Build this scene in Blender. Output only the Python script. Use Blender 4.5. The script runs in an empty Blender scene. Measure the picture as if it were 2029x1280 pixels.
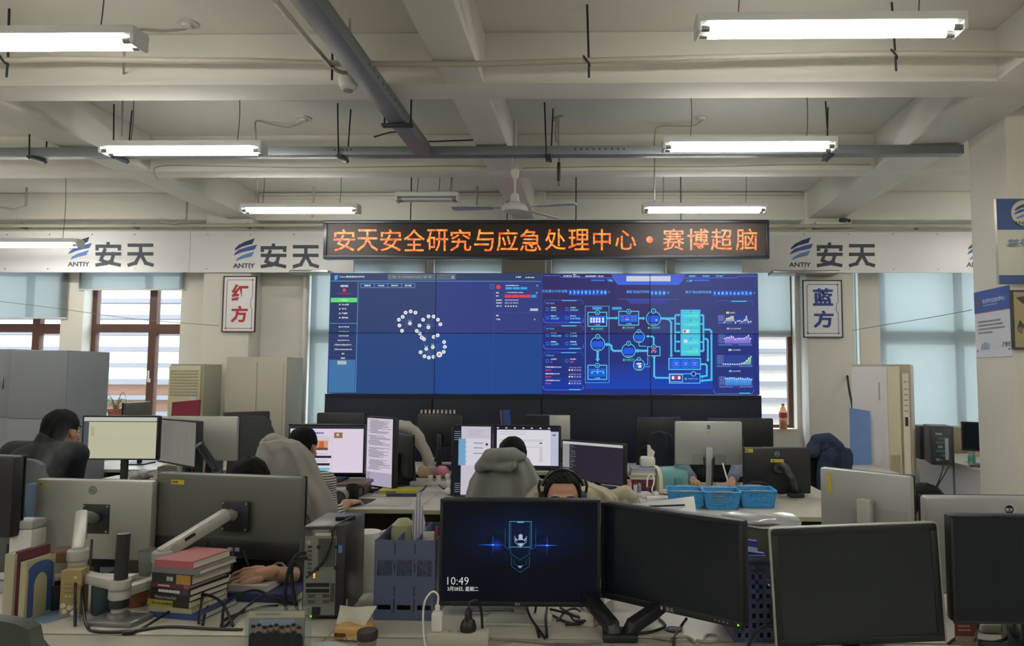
import bpy, bmesh, math, random
from mathutils import Vector, Matrix
random.seed(7)
S = bpy.context.scene
COL = S.collection
PI = math.pi
# ------------------------------------------------------------------ camera
FPX, CX, CY, EYE = 1450.0, 1145.0, 637.0, 1.58
CAMROT = (Matrix.Rotation(math.radians(1.2), 3, 'Z') @ Matrix.Rotation(PI/2 + math.radians(4.2), 3, 'X')
          @ Matrix.Rotation(.0035, 3, 'Z'))
cam_d = bpy.data.cameras.new('camera'); cam = bpy.data.objects.new('camera', cam_d); COL.objects.link(cam)
cam.matrix_world = Matrix.Translation((0, 0, EYE)) @ CAMROT.to_4x4()
cam_d.sensor_width = 36; cam_d.lens = FPX/2029*36
cam_d.shift_x = (1014.5 - CX)/2029; cam_d.shift_y = (CY - 640)/2029
cam_d.clip_start = .05; cam_d.clip_end = 200
S.camera = cam
# ------------------------------------------------------------------ exposure, sky, sun
S.view_settings.view_transform = 'Standard'; S.view_settings.look = 'None'
S.view_settings.gamma = 1; S.view_settings.use_curve_mapping = False
S.view_settings.exposure = 0.25
W = bpy.data.worlds.new('sky'); S.world = W; W.use_nodes = True
W.node_tree.nodes['Background'].inputs[0].default_value = (.9, .95, 1, 1)
W.node_tree.nodes['Background'].inputs[1].default_value = 7.5
sd = bpy.data.lights.new('sun', 'SUN'); sd.energy = 4.5; sd.angle = .01; sd.color = (1, .93, .82)
sun = bpy.data.objects.new('sun', sd); COL.objects.link(sun)
sun.rotation_euler = (math.radians(-52), 0, math.radians(12)); sun.location = (0, 20, 20)
TUBE = 42.0
# ------------------------------------------------------------------ helpers
def ray(px, py):
    return CAMROT @ Vector(((px - CX)/FPX, -(py - CY)/FPX, -1))
def at(px, py, Y):
    d = ray(px, py); return Vector((0, 0, EYE)) + d*(Y/d.y)
def on(px, py, z=.75):
    d = ray(px, py); return Vector((0, 0, EYE)) + d*((z - EYE)/d.z)
def lin(h):
    if not isinstance(h, str): return tuple(h)[:3]
    c = [int(h[i:i+2], 16)/255 for i in (0, 2, 4)]
    return tuple(x/12.92 if x < .04045 else ((x + .055)/1.055)**2.4 for x in c)
_m = {}
def M(h, rough=.6, metal=0, var=0, scale=8, bump=0, key=None, trans=0, spec=None, coat=0):
    k = (h, rough, metal, var, scale, bump, key, trans, spec, coat)
    if k in _m: return _m[k]
    m = bpy.data.materials.new('paint_' + str(key or h)); m.use_nodes = True
    nt = m.node_tree; b = nt.nodes['Principled BSDF']; c = lin(h)
    b.inputs['Base Color'].default_value = (*c, 1); b.inputs['Roughness'].default_value = rough
    b.inputs['Metallic'].default_value = metal
    if trans: b.inputs['Transmission Weight'].default_value = trans
    if spec is not None: b.inputs['Specular IOR Level'].default_value = spec
    if coat: b.inputs['Coat Weight'].default_value = coat
    if var or bump:
        tc = nt.nodes.new('ShaderNodeTexCoord'); n = nt.nodes.new('ShaderNodeTexNoise')
        n.inputs['Scale'].default_value = scale; n.inputs['Detail'].default_value = 4
        nt.links.new(tc.outputs['Object'], n.inputs['Vector'])
        if var:
            mx = nt.nodes.new('ShaderNodeMix'); mx.data_type = 'RGBA'
            mx.inputs[6].default_value = (*[x*(1 - var) for x in c], 1)
            mx.inputs[7].default_value = (*[min(1, x*(1 + var)) for x in c], 1)
            nt.links.new(n.outputs['Fac'], mx.inputs[0]); nt.links.new(mx.outputs[2], b.inputs['Base Color'])
        if bump:
            bp = nt.nodes.new('ShaderNodeBump'); bp.inputs['Strength'].default_value = bump; bp.inputs['Distance'].default_value = .01
            nt.links.new(n.outputs['Fac'], bp.inputs['Height']); nt.links.new(bp.outputs['Normal'], b.inputs['Normal'])
    _m[k] = m; return m
def E(h, s=1.0):
    k = ('E', h, s)
    if k in _m: return _m[k]
    m = bpy.data.materials.new('glow_' + str(h)); m.use_nodes = True; nt = m.node_tree
    b = nt.nodes['Principled BSDF']
    b.inputs['Base Color'].default_value = (.004, .004, .005, 1); b.inputs['Roughness'].default_value = .35; b.inputs['Specular IOR Level'].default_value = .12
    b.inputs['Emission Color'].default_value = (*lin(h), 1); b.inputs['Emission Strength'].default_value = s*(.84 if s < 10 else 1)
    _m[k] = m; return m
def glassy(h='ffffff', fac=.1, rough=.03):
    k = ('G', h, fac, rough)
    if k in _m: return _m[k]
    m = bpy.data.materials.new('clear_' + h); m.use_nodes = True; nt = m.node_tree; nt.nodes.clear()
    o = nt.nodes.new('ShaderNodeOutputMaterial'); mx = nt.nodes.new('ShaderNodeMixShader')
    t = nt.nodes.new('ShaderNodeBsdfTransparent'); g = nt.nodes.new('ShaderNodeBsdfPrincipled')
    t.inputs[0].default_value = (*lin(h), 1); g.inputs['Roughness'].default_value = rough
    g.inputs['Base Color'].default_value = (*lin(h), 1)
    mx.inputs[0].default_value = fac
    nt.links.new(t.outputs[0], mx.inputs[1]); nt.links.new(g.outputs[0], mx.inputs[2]); nt.links.new(mx.outputs[0], o.inputs[0])
    _m[k] = m; return m
def sheer(h, tr=.6, key='blind'):
    k = ('S', h, tr)
    if k in _m: return _m[k]
    m = bpy.data.materials.new('sheer_' + h); m.use_nodes = True; nt = m.node_tree; nt.nodes.clear()
    o = nt.nodes.new('ShaderNodeOutputMaterial'); mx = nt.nodes.new('ShaderNodeMixShader')
    t = nt.nodes.new('ShaderNodeBsdfTranslucent'); g = nt.nodes.new('ShaderNodeBsdfDiffuse')
    t.inputs[0].default_value = (*lin(h), 1); g.inputs[0].default_value = (*lin(h), 1); mx.inputs[0].default_value = 1 - tr
    nt.links.new(t.outputs[0], mx.inputs[1]); nt.links.new(g.outputs[0], mx.inputs[2]); nt.links.new(mx.outputs[0], o.inputs[0])
    _m[k] = m; return m
def stripes(h1, h2, scale=40, axis='Z', rough=.8, width=.5):
    k = ('T', h1, h2, scale, axis)
    if k in _m: return _m[k]
    m = M(h1, rough, key='stripe' + h1 + h2 + axis + str(scale)); nt = m.node_tree; b = nt.nodes['Principled BSDF']
    tc = nt.nodes.new('ShaderNodeTexCoord'); w = nt.nodes.new('ShaderNodeTexWave'); w.bands_direction = axis
    w.inputs['Scale'].default_value = scale; r = nt.nodes.new('ShaderNodeValToRGB'); r.color_ramp.interpolation = 'CONSTANT'
    r.color_ramp.elements[0].color = (*lin(h1), 1); r.color_ramp.elements[1].color = (*lin(h2), 1); r.color_ramp.elements[1].position = width
    nt.links.new(tc.outputs['Object'], w.inputs['Vector']); nt.links.new(w.outputs['Fac'], r.inputs[0]); nt.links.new(r.outputs[0], b.inputs['Base Color'])
    _m[k] = m; return m
def catmull(pts, k=6):
    p = [Vector(q) for q in pts]
    if len(p) < 3: return p
    out = []
    for i in range(len(p) - 1):
        a, b, c, d = p[max(i-1, 0)], p[i], p[i+1], p[min(i+2, len(p)-1)]
        for j in range(k):
            t = j/k
            out.append(.5*((2*b) + (c - a)*t + (2*a - 5*b + 4*c - d)*t*t + (3*b - a - 3*c + d)*t**3))
    out.append(p[-1]); return out
def rotz(a): return Matrix.Rotation(a, 4, 'Z')
def rotx(a): return Matrix.Rotation(a, 4, 'X')
def roty(a): return Matrix.Rotation(a, 4, 'Y')
def tr(*a): return Matrix.Translation(Vector(a[0]) if len(a) == 1 else Vector(a))
class MB:
    def __init__(s): s.v = []; s.f = []; s.mi = []; s.T = None
    def add(s, vs, fs, m=0):
        o = len(s.v)
        s.v += [(s.T @ Vector(q)) if s.T else Vector(q) for q in vs]
        s.f += [[o + i for i in f] for f in fs]; s.mi += [m]*len(fs); return s
    def box(s, c, d, m=0, R=None, b=0):
        x, y, z = d[0]/2, d[1]/2, d[2]/2
        if b > 0:
            b = min(b, x*.98, y*.98, z*.98)
            bm = bmesh.new(); bmesh.ops.create_cube(bm, size=1)
            for v in bm.verts: v.co = Vector((v.co.x*2*x, v.co.y*2*y, v.co.z*2*z))
            bmesh.ops.bevel(bm, geom=bm.edges[:], offset=b, segments=2, affect='EDGES', profile=.5)
            bm.verts.index_update(); vs = [v.co.copy() for v in bm.verts]; fs = [[v.index for v in f.verts] for f in bm.faces]; bm.free()
        else:
            vs = [Vector((i*x, j*y, k*z)) for i in (-1, 1) for j in (-1, 1) for k in (-1, 1)]
            fs = [(0, 1, 3, 2), (4, 6, 7, 5), (0, 4, 5, 1), (2, 3, 7, 6), (0, 2, 6, 4), (1, 5, 7, 3)]
        if R: vs = [(R.to_3x3() if len(R) == 4 else R) @ q for q in vs]
        return s.add([q + Vector(c) for q in vs], fs, m)
    def bx(s, x0, x1, y0, y1, z0, z1, m=0, b=0):
        return s.box(((x0+x1)/2, (y0+y1)/2, (z0+z1)/2), (abs(x1-x0), abs(y1-y0), abs(z1-z0)), m, None, b)
    def tube(s, pts, r, n=8, m=0, k=6, curve=True, cap=True):
        p = catmull(pts, k) if curve else [Vector(q) for q in pts]
        rs = r if isinstance(r, (list, tuple)) else [r]*len(p)
        if len(rs) != len(p): rs = [rs[0] + (rs[-1] - rs[0])*i/(len(p)-1) for i in range(len(p))]
        up = None; vs = []; fs = []
        for i, q in enumerate(p):
            d = (p[min(i+1, len(p)-1)] - p[max(i-1, 0)])
            if d.length < 1e-9: d = Vector((0, 0, 1))
            d.normalize()
            if up is None: up = Vector((0, 0, 1)) if abs(d.z) < .9 else Vector((1, 0, 0))
            a = d.cross(up)
            if a.length < 1e-4: a = d.cross(Vector((0, 1, 0)))
            a.normalize(); bb = a.cross(d).normalized(); up = bb
            for j in range(n):
                t = 2*PI*j/n; vs.append(q + (a*math.cos(t) + bb*math.sin(t))*rs[i])
        for i in range(len(p)-1):
            for j in range(n): fs.append((i*n+j, i*n+(j+1) % n, (i+1)*n+(j+1) % n, (i+1)*n+j))
        if cap: fs.append(tuple(range(n))[::-1]); fs.append(tuple(range((len(p)-1)*n, len(p)*n)))
        return s.add(vs, fs, m)
    def cyl(s, a, b, r, r2=None, n=16, m=0):
        return s.tube([a, b], [r, r if r2 is None else r2], n, m, curve=False)
    def lathe(s, prof, n=24, o=(0, 0, 0), m=0):
        vs = []; fs = []; o = Vector(o)
        for r, z in prof:
            for j in range(n): t = 2*PI*j/n; vs.append(o + Vector((r*math.cos(t), r*math.sin(t), z)))
        for i in range(len(prof)-1):
            for j in range(n): fs.append((i*n+j, i*n+(j+1) % n, (i+1)*n+(j+1) % n, (i+1)*n+j))
        if prof[0][0] > 1e-5: fs.append(tuple(range(n))[::-1])
        if prof[-1][0] > 1e-5: fs.append(tuple(range((len(prof)-1)*n, len(prof)*n)))
        return s.add(vs, fs, m)
    def ball(s, c, r, n=16, m=0, R=None):
        if not isinstance(r, (list, tuple)): r = (r, r, r)
        vs = []; fs = []; h = n//2; c = Vector(c)
        for i in range(h+1):
            a = PI*i/h
            for j in range(n):
                t = 2*PI*j/n; q = Vector((r[0]*math.sin(a)*math.cos(t), r[1]*math.sin(a)*math.sin(t), r[2]*math.cos(a)))
                if R: q = R.to_3x3() @ q
                vs.append(c + q)
        for i in range(h):
            for j in range(n): fs.append((i*n+j, (i+1)*n+j, (i+1)*n+(j+1) % n, i*n+(j+1) % n))
        return s.add(vs, fs, m)
    def prism(s, poly, t0, t1, m=0, T=None):      # polygon in x,z extruded along y from t0 to t1
        n = len(poly); vs = [Vector((x, t0, z)) for x, z in poly] + [Vector((x, t1, z)) for x, z in poly]
        if T: vs = [T @ q for q in vs]
        fs = [tuple(range(n)), tuple(range(2*n-1, n-1, -1))] + [(i, i+n, (i+1) % n + n, (i+1) % n) for i in range(n)]
        return s.add(vs, fs, m)
    def grid(s, fn, nu, nv, m=0, wrap=False):
        vs = [Vector(fn(i/nu, j/nv)) for j in range(nv+1) for i in range(nu + (0 if wrap else 1))]
        w = nu if wrap else nu+1; fs = []
        for j in range(nv):
            for i in range(nu): fs.append((j*w+i, j*w+(i+1) % w, (j+1)*w+(i+1) % w, (j+1)*w+i))
        return s.add(vs, fs, m)
    def mesh(s, name, mats, ang=35):
        me = bpy.data.meshes.new(name); me.from_pydata([tuple(q) for q in s.v], [], s.f)
        for m in (mats if isinstance(mats, (list, tuple)) else [mats]): me.materials.append(m)
        me.polygons.foreach_set('material_index', s.mi)
        bm = bmesh.new(); bm.from_mesh(me); bmesh.ops.recalc_face_normals(bm, faces=bm.faces[:]); bm.to_mesh(me); bm.free()
        me.polygons.foreach_set('use_smooth', [True]*len(me.polygons)); me.set_sharp_from_angle(angle=math.radians(ang))
        me.update(); return me
    def build(s, name, mats, parent=None, loc=(0, 0, 0), rz=0, ang=35):
        o = bpy.data.objects.new(name, s.mesh(name, mats, ang)); COL.objects.link(o)
        o.location = loc; o.rotation_euler = (0, 0, rz); o.parent = parent; return o
def tag(o, label, cat, group=None, kind=None):
    o['label'] = label; o['category'] = cat
    if group: o['group'] = group
    if kind: o['kind'] = kind
    return o
def thing(name, label, cat, loc=(0, 0, 0), rz=0, group=None):
    o = bpy.data.objects.new(name, None); COL.objects.link(o); o.empty_display_size = .05
    o.location = loc; o.rotation_euler = (0, 0, rz); return tag(o, label, cat, group)
def struct(name, mb, mat, parent=None, **k):
    o = mb.build(name, mat, parent, **k)
    if not parent: o['kind'] = 'structure'
    return o
def dup(root, loc, rz=0, label=None):
    r = root.copy(); COL.objects.link(r); r.location = loc; r.rotation_euler = (0, 0, rz)
    if label: r['label'] = label
    for ch in list(root.children):
        c = ch.copy(); COL.objects.link(c); c.parent = r
        for g in list(ch.children):
            d = g.copy(); COL.objects.link(d); d.parent = c
    return r
_tx = {}
def glyphs(body, bold=0, res=2):
    k = (body, bold, res)
    if k in _tx: return _tx[k]
    cu = bpy.data.curves.new('t', 'FONT'); cu.body = body; cu.size = 1; cu.offset = bold; cu.resolution_u = res; cu.fill_mode = 'FRONT'
    ob = bpy.data.objects.new('t', cu); COL.objects.link(ob)
    dg = bpy.context.evaluated_depsgraph_get(); me = bpy.data.meshes.new_from_object(ob.evaluated_get(dg))
    vs = [(v.co.x, v.co.y) for v in me.vertices]; fs = [tuple(p.vertices) for p in me.polygons]
    bpy.data.objects.remove(ob); bpy.data.curves.remove(cu); bpy.data.meshes.remove(me)
    if vs: bb = (min(q[0] for q in vs), max(q[0] for q in vs), min(q[1] for q in vs), max(q[1] for q in vs))
    else: bb = (0, 1, 0, 1)
    _tx[k] = (vs, fs, bb); return _tx[k]
class G:            # flat artwork on a surface: x right, z up, facing -y; later layers sit a hair in front
    def __init__(s, eps=.0006, T=None): s.mb = MB(); s.mats = []; s.y = 0; s.eps = eps; s.T = T
    def mi(s, m):
        if m not in s.mats: s.mats.append(m)
        return s.mats.index(m)
    def up(s, n=1): s.y -= s.eps*n
    def poly(s, pts, m):
        if s.T: pts = [s.T(x, z) for x, z in pts]
        s.k = (getattr(s, 'k', 0) + 1) % 24; yy = s.y - s.k*s.eps/30
        s.mb.add([(x, yy, z) for x, z in pts], [tuple(range(len(pts)))], s.mi(m)); return s
    def rect(s, x0, z0, x1, z1, m): return s.poly([(x0, z0), (x1, z0), (x1, z1), (x0, z1)], m)
    def frame(s, x0, z0, x1, z1, w, m):
        s.rect(x0, z0, x1, z0+w, m); s.rect(x0, z1-w, x1, z1, m); s.rect(x0, z0+w, x0+w, z1-w, m); return s.rect(x1-w, z0+w, x1, z1-w, m)
    def line(s, pts, w, m):
        for (a, b), (c, d) in zip(pts, pts[1:]):
            l = math.hypot(c-a, d-b) or 1; nx, nz = -(d-b)/l*w/2, (c-a)/l*w/2; ex, ez = (c-a)/l*w/2, (d-b)/l*w/2
            s.poly([(a+nx-ex, b+nz-ez), (a-nx-ex, b-nz-ez), (c-nx+ex, d-nz+ez), (c+nx+ex, d+nz+ez)], m)
        return s
    def circ(s, x, z, r, m, n=20, rz=None): return s.poly([(x+r*math.cos(2*PI*i/n), z+(rz or r)*math.sin(2*PI*i/n)) for i in range(n)], m)
    def ring(s, x, z, r, w, m, n=24):
        for i in range(n):
            a, b = 2*PI*i/n, 2*PI*(i+1)/n
            s.poly([(x+q*math.cos(t), z+q*math.sin(t)) for q, t in ((r-w, a), (r, a), (r, b), (r-w, b))], m)
        return s
    def text(s, body, x, z, h, m, bold=0, anchor='l', w=None, res=2):   # h = height of the ink box, z = its bottom
        vs, fs, bb = glyphs(body, bold, res); k = h/(bb[3]-bb[2]); kx = k if w is None else w/(bb[1]-bb[0])
        wd = (bb[1]-bb[0])*kx; x -= {'l': 0, 'c': wd/2, 'r': wd}[anchor]
        if s.T: q = [s.T(x + (a-bb[0])*kx, z - (b-bb[2])*k) for a, b in vs]
        else: q = [(x + (a-bb[0])*kx, z + (b-bb[2])*k) for a, b in vs]
        s.mb.add([(a, s.y, b) for a, b in q], fs, s.mi(m)); return s
    def scrib(s, x, z, h, n, m, sp=1.0):      # n small illegible word blocks on one line
        for i in range(n):
            w = h*random.uniform(.6, 1.9); s.rect(x, z, x+w, z+h, m); x += w + h*.4*sp
        return s
    def build(s, name, parent=None, loc=(0, 0, 0), rz=0):
        return s.mb.build(name, s.mats, parent, loc, rz)
def blob(prims, voxel=.01, sm=4, T=None):
    """one continuous surface from overlapping tapered limbs ('c',p0,r0,p1,r1) and ellipsoids ('e',c,(rx,ry,rz)[,R])"""
    mb = MB()
    for p in prims:
        if p[0] == 'c':
            mb.cyl(p[1], p[3], p[2], p[4], 14); mb.ball(p[1], p[2], 14); mb.ball(p[3], p[4], 14)
        else: mb.ball(p[1], p[2], 20, 0, p[3] if len(p) > 3 else None)
    me = mb.mesh('tmp', M('888888')); ob = bpy.data.objects.new('tmp', me); COL.objects.link(ob)
    r = ob.modifiers.new('r', 'REMESH'); r.mode = 'VOXEL'; r.voxel_size = voxel
    if sm:
        q = ob.modifiers.new('s', 'SMOOTH'); q.iterations = sm; q.factor = .5
    dg = bpy.context.evaluated_depsgraph_get(); m2 = bpy.data.meshes.new_from_object(ob.evaluated_get(dg))
    vs = [v.co.copy() for v in m2.vertices]; fs = [tuple(p.vertices) for p in m2.polygons]
    bpy.data.objects.remove(ob); bpy.data.meshes.remove(me); bpy.data.meshes.remove(m2)
    return vs, fs
def blob_obj(name, prims, mat, parent=None, voxel=.01, sm=4, fold=0, fs=12, ang=80, also=None):
    vs, f = blob(prims, voxel, sm)
    if fold:
        from mathutils import noise
        c = sum(vs, Vector())/len(vs)
        vs = [q + Vector((q.x-c.x, q.y-c.y, 0)).normalized()*fold*noise.noise(Vector((q.x*fs, q.y*fs, q.z*fs*.35))) for q in vs]
    mb = MB(); mb.add(vs, f)
    for pr, vx, s2 in (also or []):
        a, b = blob(pr, vx, s2); mb.add(a, b)
    return mb.build(name, mat, parent, ang=ang)
# ------------------------------------------------------------------ the room
WALL = M('dad6cc', .85, var=.05, scale=2.5, key='wall'); CEIL = M('dcd9d0', .88, var=.035, scale=1.4, key='ceil')
BEAM = M('dad7ce', .88, var=.04, scale=2, key='beam'); WHITE = M('dcdcd8', .5); DARKM = M('2c3036', .5)
X0, X1, Y0, YB, HS, HB = -7.6, 6.6, -3.2, 8.6, 3.70, 3.37
struct('floor', MB().bx(X0, X1, Y0, YB+.3, -.1, 0), M('b8b2a8', .35, var=.08, scale=3))
ceil = MB().bx(X0, X1, Y0, YB+.3, HS, HS+.12); struct('ceiling', ceil, CEIL)
struct('wall_left', MB().bx(X0-.15, X0, Y0, YB+.3, 0, HS), WALL); struct('wall_right', MB().bx(X1, X1+.15, Y0, YB+.3, 0, HS), WALL)
struct('wall_front', MB().bx(X0, X1, Y0-.15, Y0, 0, HS), WALL)
SILL, WTOP = .95, 3.0
openings = [(-7.5, -6.37), (-6.1, -4.92), (-3.4, -1.99), (-1.91, -.6), (-.5, .87), (.95, 2.37), (2.62, 3.12), (3.35, 4.78), (5.0, 6.3)]
wb = MB(); wb.bx(X0, X1, YB, YB+.3, 0, SILL); wb.bx(X0, X1, YB, YB+.3, WTOP, HS)
xs = [X0] + [q for o in openings for q in o] + [X1]
for a, b in zip(xs[::2], xs[1::2]): wb.bx(a, b, YB, YB+.3, SILL, WTOP)
struct('wall_back', wb, WALL)
for i, (a, b) in enumerate([(-4.5, -3.95), (2.42, 2.95), (-1.05, -.55)]):
    struct('trim_%d' % (i+1), MB().bx(a, b, 8.3, YB, 0, HS, 0, .012), WALL)          # pilasters
bm_ = MB()
for y0, y1 in ((-1.55, -1.3), (.42, .68), (2.4, 2.65), (4.38, 4.64), (6.31, 6.52), (8.36, YB)): bm_.bx(X0, X1, y0, y1, HB, HS, 0, .01)
struct('trim_4', bm_, BEAM)
mb_ = MB()
for a, b in ((-7.55, -7.3), (-4.25, -3.94), (-.925, -.675), (2.45, 2.86), (5.8, 6.1)): mb_.bx(a, b, Y0, YB, HB+.005, HS, 0, .01)
struct('trim_5', mb_, BEAM)
cor = MB()
for z, y in ((3.66, 8.33), (3.62, 8.34)): cor.bx(-3.9, 2.4, y, 8.36, z, z+.022)
struct('trim_6', cor, BEAM)
# free-standing column on the right
cl = MB().bx(2.85, 3.4, 5.02, 5.52, 0, HS, 0, .012)
struct('trim_7', cl, WALL)
# windows: dark brown frame, glass
BROWN = M('5a3a30', .5, var=.1, scale=6); GL = glassy('f4fbff', .06)
for i, (a, b) in enumerate(openings):
    r = MB(); y0, y1 = YB+.16, YB+.23; w = .055
    r.bx(a, a+w, y0, y1, SILL, WTOP); r.bx(b-w, b, y0, y1, SILL, WTOP); r.bx(a+w, b-w, y0, y1, SILL, SILL+w); r.bx(a+w, b-w, y0, y1, WTOP-w, WTOP)
    fr = struct('window_%d' % (i+1), r, BROWN)
    if b - a > .8:
        m = a + (b-a)*.64; q = MB(); q.bx(m-.045, m+.045, y0-.01, y1-.005, SILL+w, WTOP-w)
        q.bx(a+w, m-.045, y0-.01, y1-.005, 2.08, 2.18); q.bx(m+.045, b-w, y0-.01, y1-.005, 2.06, 2.18)
        q.build('mullion', BROWN, fr)
        h = MB(); h.box((m, y0-.03, 1.5), (.025, .03, .05), 0, None, .006); h.box((m, y0-.05, 1.55), (.02, .02, .14), 0, None, .008); h.build('handle', WHITE, fr)
    MB().bx(a+w, b-w, y0+.03, y0+.036, SILL+w, WTOP-w).build('pane', GL, fr)
    MB().bx(a+.002, b-.002, YB-.02, YB+.16, SILL, SILL+.02, 0, .004).build('sill', M('d8d2c4', .5), fr)
# roller blinds
BL = sheer('b6bcbc', .8)
def blind(x0, x1, zb, label, y=YB+.06):
    t = thing('roller_blind', label, 'blind', ((x0+x1)/2, y, 3.0), 0, 'pale blue roller blinds'); w = (x1-x0)/2
    MB().bx(-w, w, 0, .003, zb-3.0, -.03).build('cloth', BL, t)
    MB().cyl((-w, 0, -.02), (w, 0, -.02), .018).build('roller_tube', WHITE, t)
    MB().cyl((-w, .002, zb-3.0), (w, .002, zb-3.0), .009, n=8).build('bottom_bar', WHITE, t)
blind(-7.5, -6.28, 2.24, 'pale blue roller blind half lowered in the leftmost window', YB-.03)
blind(-6.15, -4.88, 2.58, 'pale blue roller blind rolled up high over the slatted view', YB-.03)
blind(-3.38, -2.01, 1.0, 'pale blue roller blind lowered beside the left edge of the video wall')
blind(-1.9, -.61, 1.0, 'pale blue roller blind seen above the left screen, second of the four strips')
blind(-.49, .86, 1.0, 'pale blue roller blind seen above the right screen, third of the four strips')
blind(.96, 2.33, 2.05, 'pale blue roller blind half lowered at the right edge of the video wall')
blind(2.64, 3.1, .98, 'narrow strip of pale blue blind right of the blue character sign')
blind(3.37, 4.76, .98, 'wide pale blue roller blind fully lowered with bright pane shapes')
# neighbouring building outside
ext = thing('building', 'overexposed pale building with horizontal slats outside the windows', 'building', (0, 15, 0))
MB().bx(-22, 16, 0, .4, -1, 4.2).build('wall', M('d9cfc6', .9, var=.12, scale=.7), ext)
sl = MB()
for k in range(14): sl.bx(-22, 16, -.22, 0, -.6+k*.33, -.6+k*.33+.09)
o = sl.build('slats', M('646166', .8), ext)
rd = MB(); rd.bx(-20, -4, -.05, 0, -.3, 1.35); rd.build('dado', M('74503e', .9, var=.25, scale=1.5), ext)
struct('ground', MB().bx(-40, 40, 9.1, 40, -.4, -.15), M('9a968e', .9))
# ------------------------------------------------------------------ tube lights
HOUS = M('d8dad6', .45); STEEL = M('9a9a98', .3, 1.0); LAMPM = E('fcfaf2', TUBE); WIRE = M('55504c', .7); CABLE = M('a8a294', .7)
def tube_light(x0, x1, y, z, label, lit=True, dropL=None, dropR=None):
    L = x1-x0; t = thing('tube_light', label, 'ceiling light', ((x0+x1)/2, y, z), 0, 'suspended fluorescent tube lights'); h = L/2
    MB().box((0, 0, .035), (L, .13, .045), 0, None, .012).build('housing', HOUS, t)
    for s in (-1, 1):
        MB().box((s*(h-.012), 0, -.006), (.022, .12, .05), 0, None, .008).build('end_bracket', HOUS, t)
        m = MB().cyl((-h+.06, s*.036, -.012), (h-.06, s*.036, -.012), .0135, n=12)
        b = m.build('tube', LAMPM if lit else M('c9cbc8', .3), t)
        for q in (-1, 1): MB().cyl((q*(h-.024), s*.036, -.012), (q*(h-.062), s*.036, -.012), .0142, n=12).build('end_cap', STEEL, b)
        MB().tube([(s*(h-.2), 0, .055), (s*(h-.2)+.01, 0, (HS-z)*.5), (s*(h-.2)-.005, 0, HS-z-.002)], .0028, 6).build('hanger_wire', WIRE, t)
    return t
tube_light(.47, 1.70, 3.30, 3.18, 'nearest tube light at top right, brightest and largest')
tube_light(.48, 1.69, 5.04, 3.18, 'lit tube light right of centre in front of the grey cable tray')
tube_light(.47, 1.67, 7.0, 3.18, 'lit tube light just above the right end of the red dot-matrix sign')
tube_light(-3.35, -2.13, 3.30, 3.14, 'lit tube light cut off by the top left edge')
tube_light(-3.51, -2.34, 5.06, 3.17, 'lit tube light at left in front of the grey cable tray')
tube_light(-3.44, -2.28, 7.0, 3.18, 'lit tube light above the second wall logo from left')
tube_light(-6.6, -5.38, 7.5, 2.93, 'low hung tube light touching the leftmost wall logo')
for x in (-6.6, -3.4, .5, 4.3):
    for y in (.2, -1.9):
        if 1: tube_light(x, x+1.2, y, 3.18, 'lit tube light hung behind the viewer, %s row at %s' % ('near' if y > 0 else 'far', {-6.6: 'left', -3.4: 'centre', .5: 'right', 4.3: 'far right'}[x]))
for y, n in ((3.3, 'front'), (5.05, 'middle'), (7.0, 'rear')):  # outer lamps out of view, added to raise the room's fill light
    tube_light(4.3, 5.5, y, 3.18, 'lit tube light beyond the right column, ' + n + ' one')
    if y < 6: tube_light(-6.6, -5.4, y, 3.18, 'lit tube light beyond the left edge, ' + n + ' one')
p = at(785, 392, 6.9); q = at(910, 392, 6.9)
t = tube_light(p.x, q.x, 6.9, p.z-.01, 'short unlit tube light hanging left of the ceiling fan', lit=False)
# ------------------------------------------------------------------ wall boards and signs
SLATE = M('434a55', .55); NAVY = M('2b3a63', .5); MIDB = M('3f5f9c', .5); LITB = M('5f88c4', .5)
def logo(g, ox, oy, k, full=True, mats=None):      # the company mark, in source pixels around (ox, oy)
    a, b, c, d = mats or (NAVY, MIDB, LITB, SLATE)
    f = lambda pts: [(ox + (x-635)*k, oy + (y-235)*k) for x, y in pts]
    g.poly(f([(395, 218), (398, 204), (420, 183), (460, 163), (512, 146), (498, 178), (440, 194)]), a)
    g.poly(f([(390, 246), (396, 232), (418, 212), (470, 196), (526, 182), (511, 211), (440, 226)]), b)
    g.poly(f([(400, 279), (410, 262), (440, 244), (509, 222), (494, 251), (440, 264)]), c)
    g.text('ANTIY', ox + (385-635)*k, oy + (318-235)*k, 27*k, d, .03, w=128*k)
    if not full: return
    t = 20*k; L = lambda pts, w=t: g.line(f(pts), w, d)
    L([(620, 186), (620, 200)]); L([(556, 201), (686, 201)]); L([(556, 201), (556, 216)]); L([(685, 201), (685, 216)])
    L([(556, 245), (686, 245)]); L([(600, 222), (578, 280), (604, 292), (684, 309)]); L([(652, 245), (640, 285), (610, 300), (556, 309)])
    L([(742, 195), (872, 195)]); L([(742, 245), (872, 245)]); L([(808, 195), (808, 245), (778, 298), (742, 309)]); L([(808, 245), (838, 298), (874, 309)])
def board(x0, x1, z0, z1, y, label, logos, name='banner_board'):
    t = thing(name, label, 'banner', ((x0+x1)/2, y, z0), 0, 'white logo boards under the beam'); w = (x1-x0)/2
    MB().bx(-w, w, -.012, .012, 0, z1-z0).build('panel', M('e2e0e0', .35), t)
    for i, (ox, oy) in enumerate(logos):
        g = G(T=lambda px, py: ((at(px, py, y).x - (x0+x1)/2), at(px, py, y).z - z0)); g.y = -.014; logo(g, ox, oy, 1/2.93); g.build('logo', t)
    for i in range(int((x1-x0)/.5)):
        for z in (.04, z1-z0-.04): MB().cyl((-w+.2+i*.5, -.016, z), (-w+.2+i*.5, -.012, z), .008, n=8).build('screw', STEEL, t)
YB_ = 8.27
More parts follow.
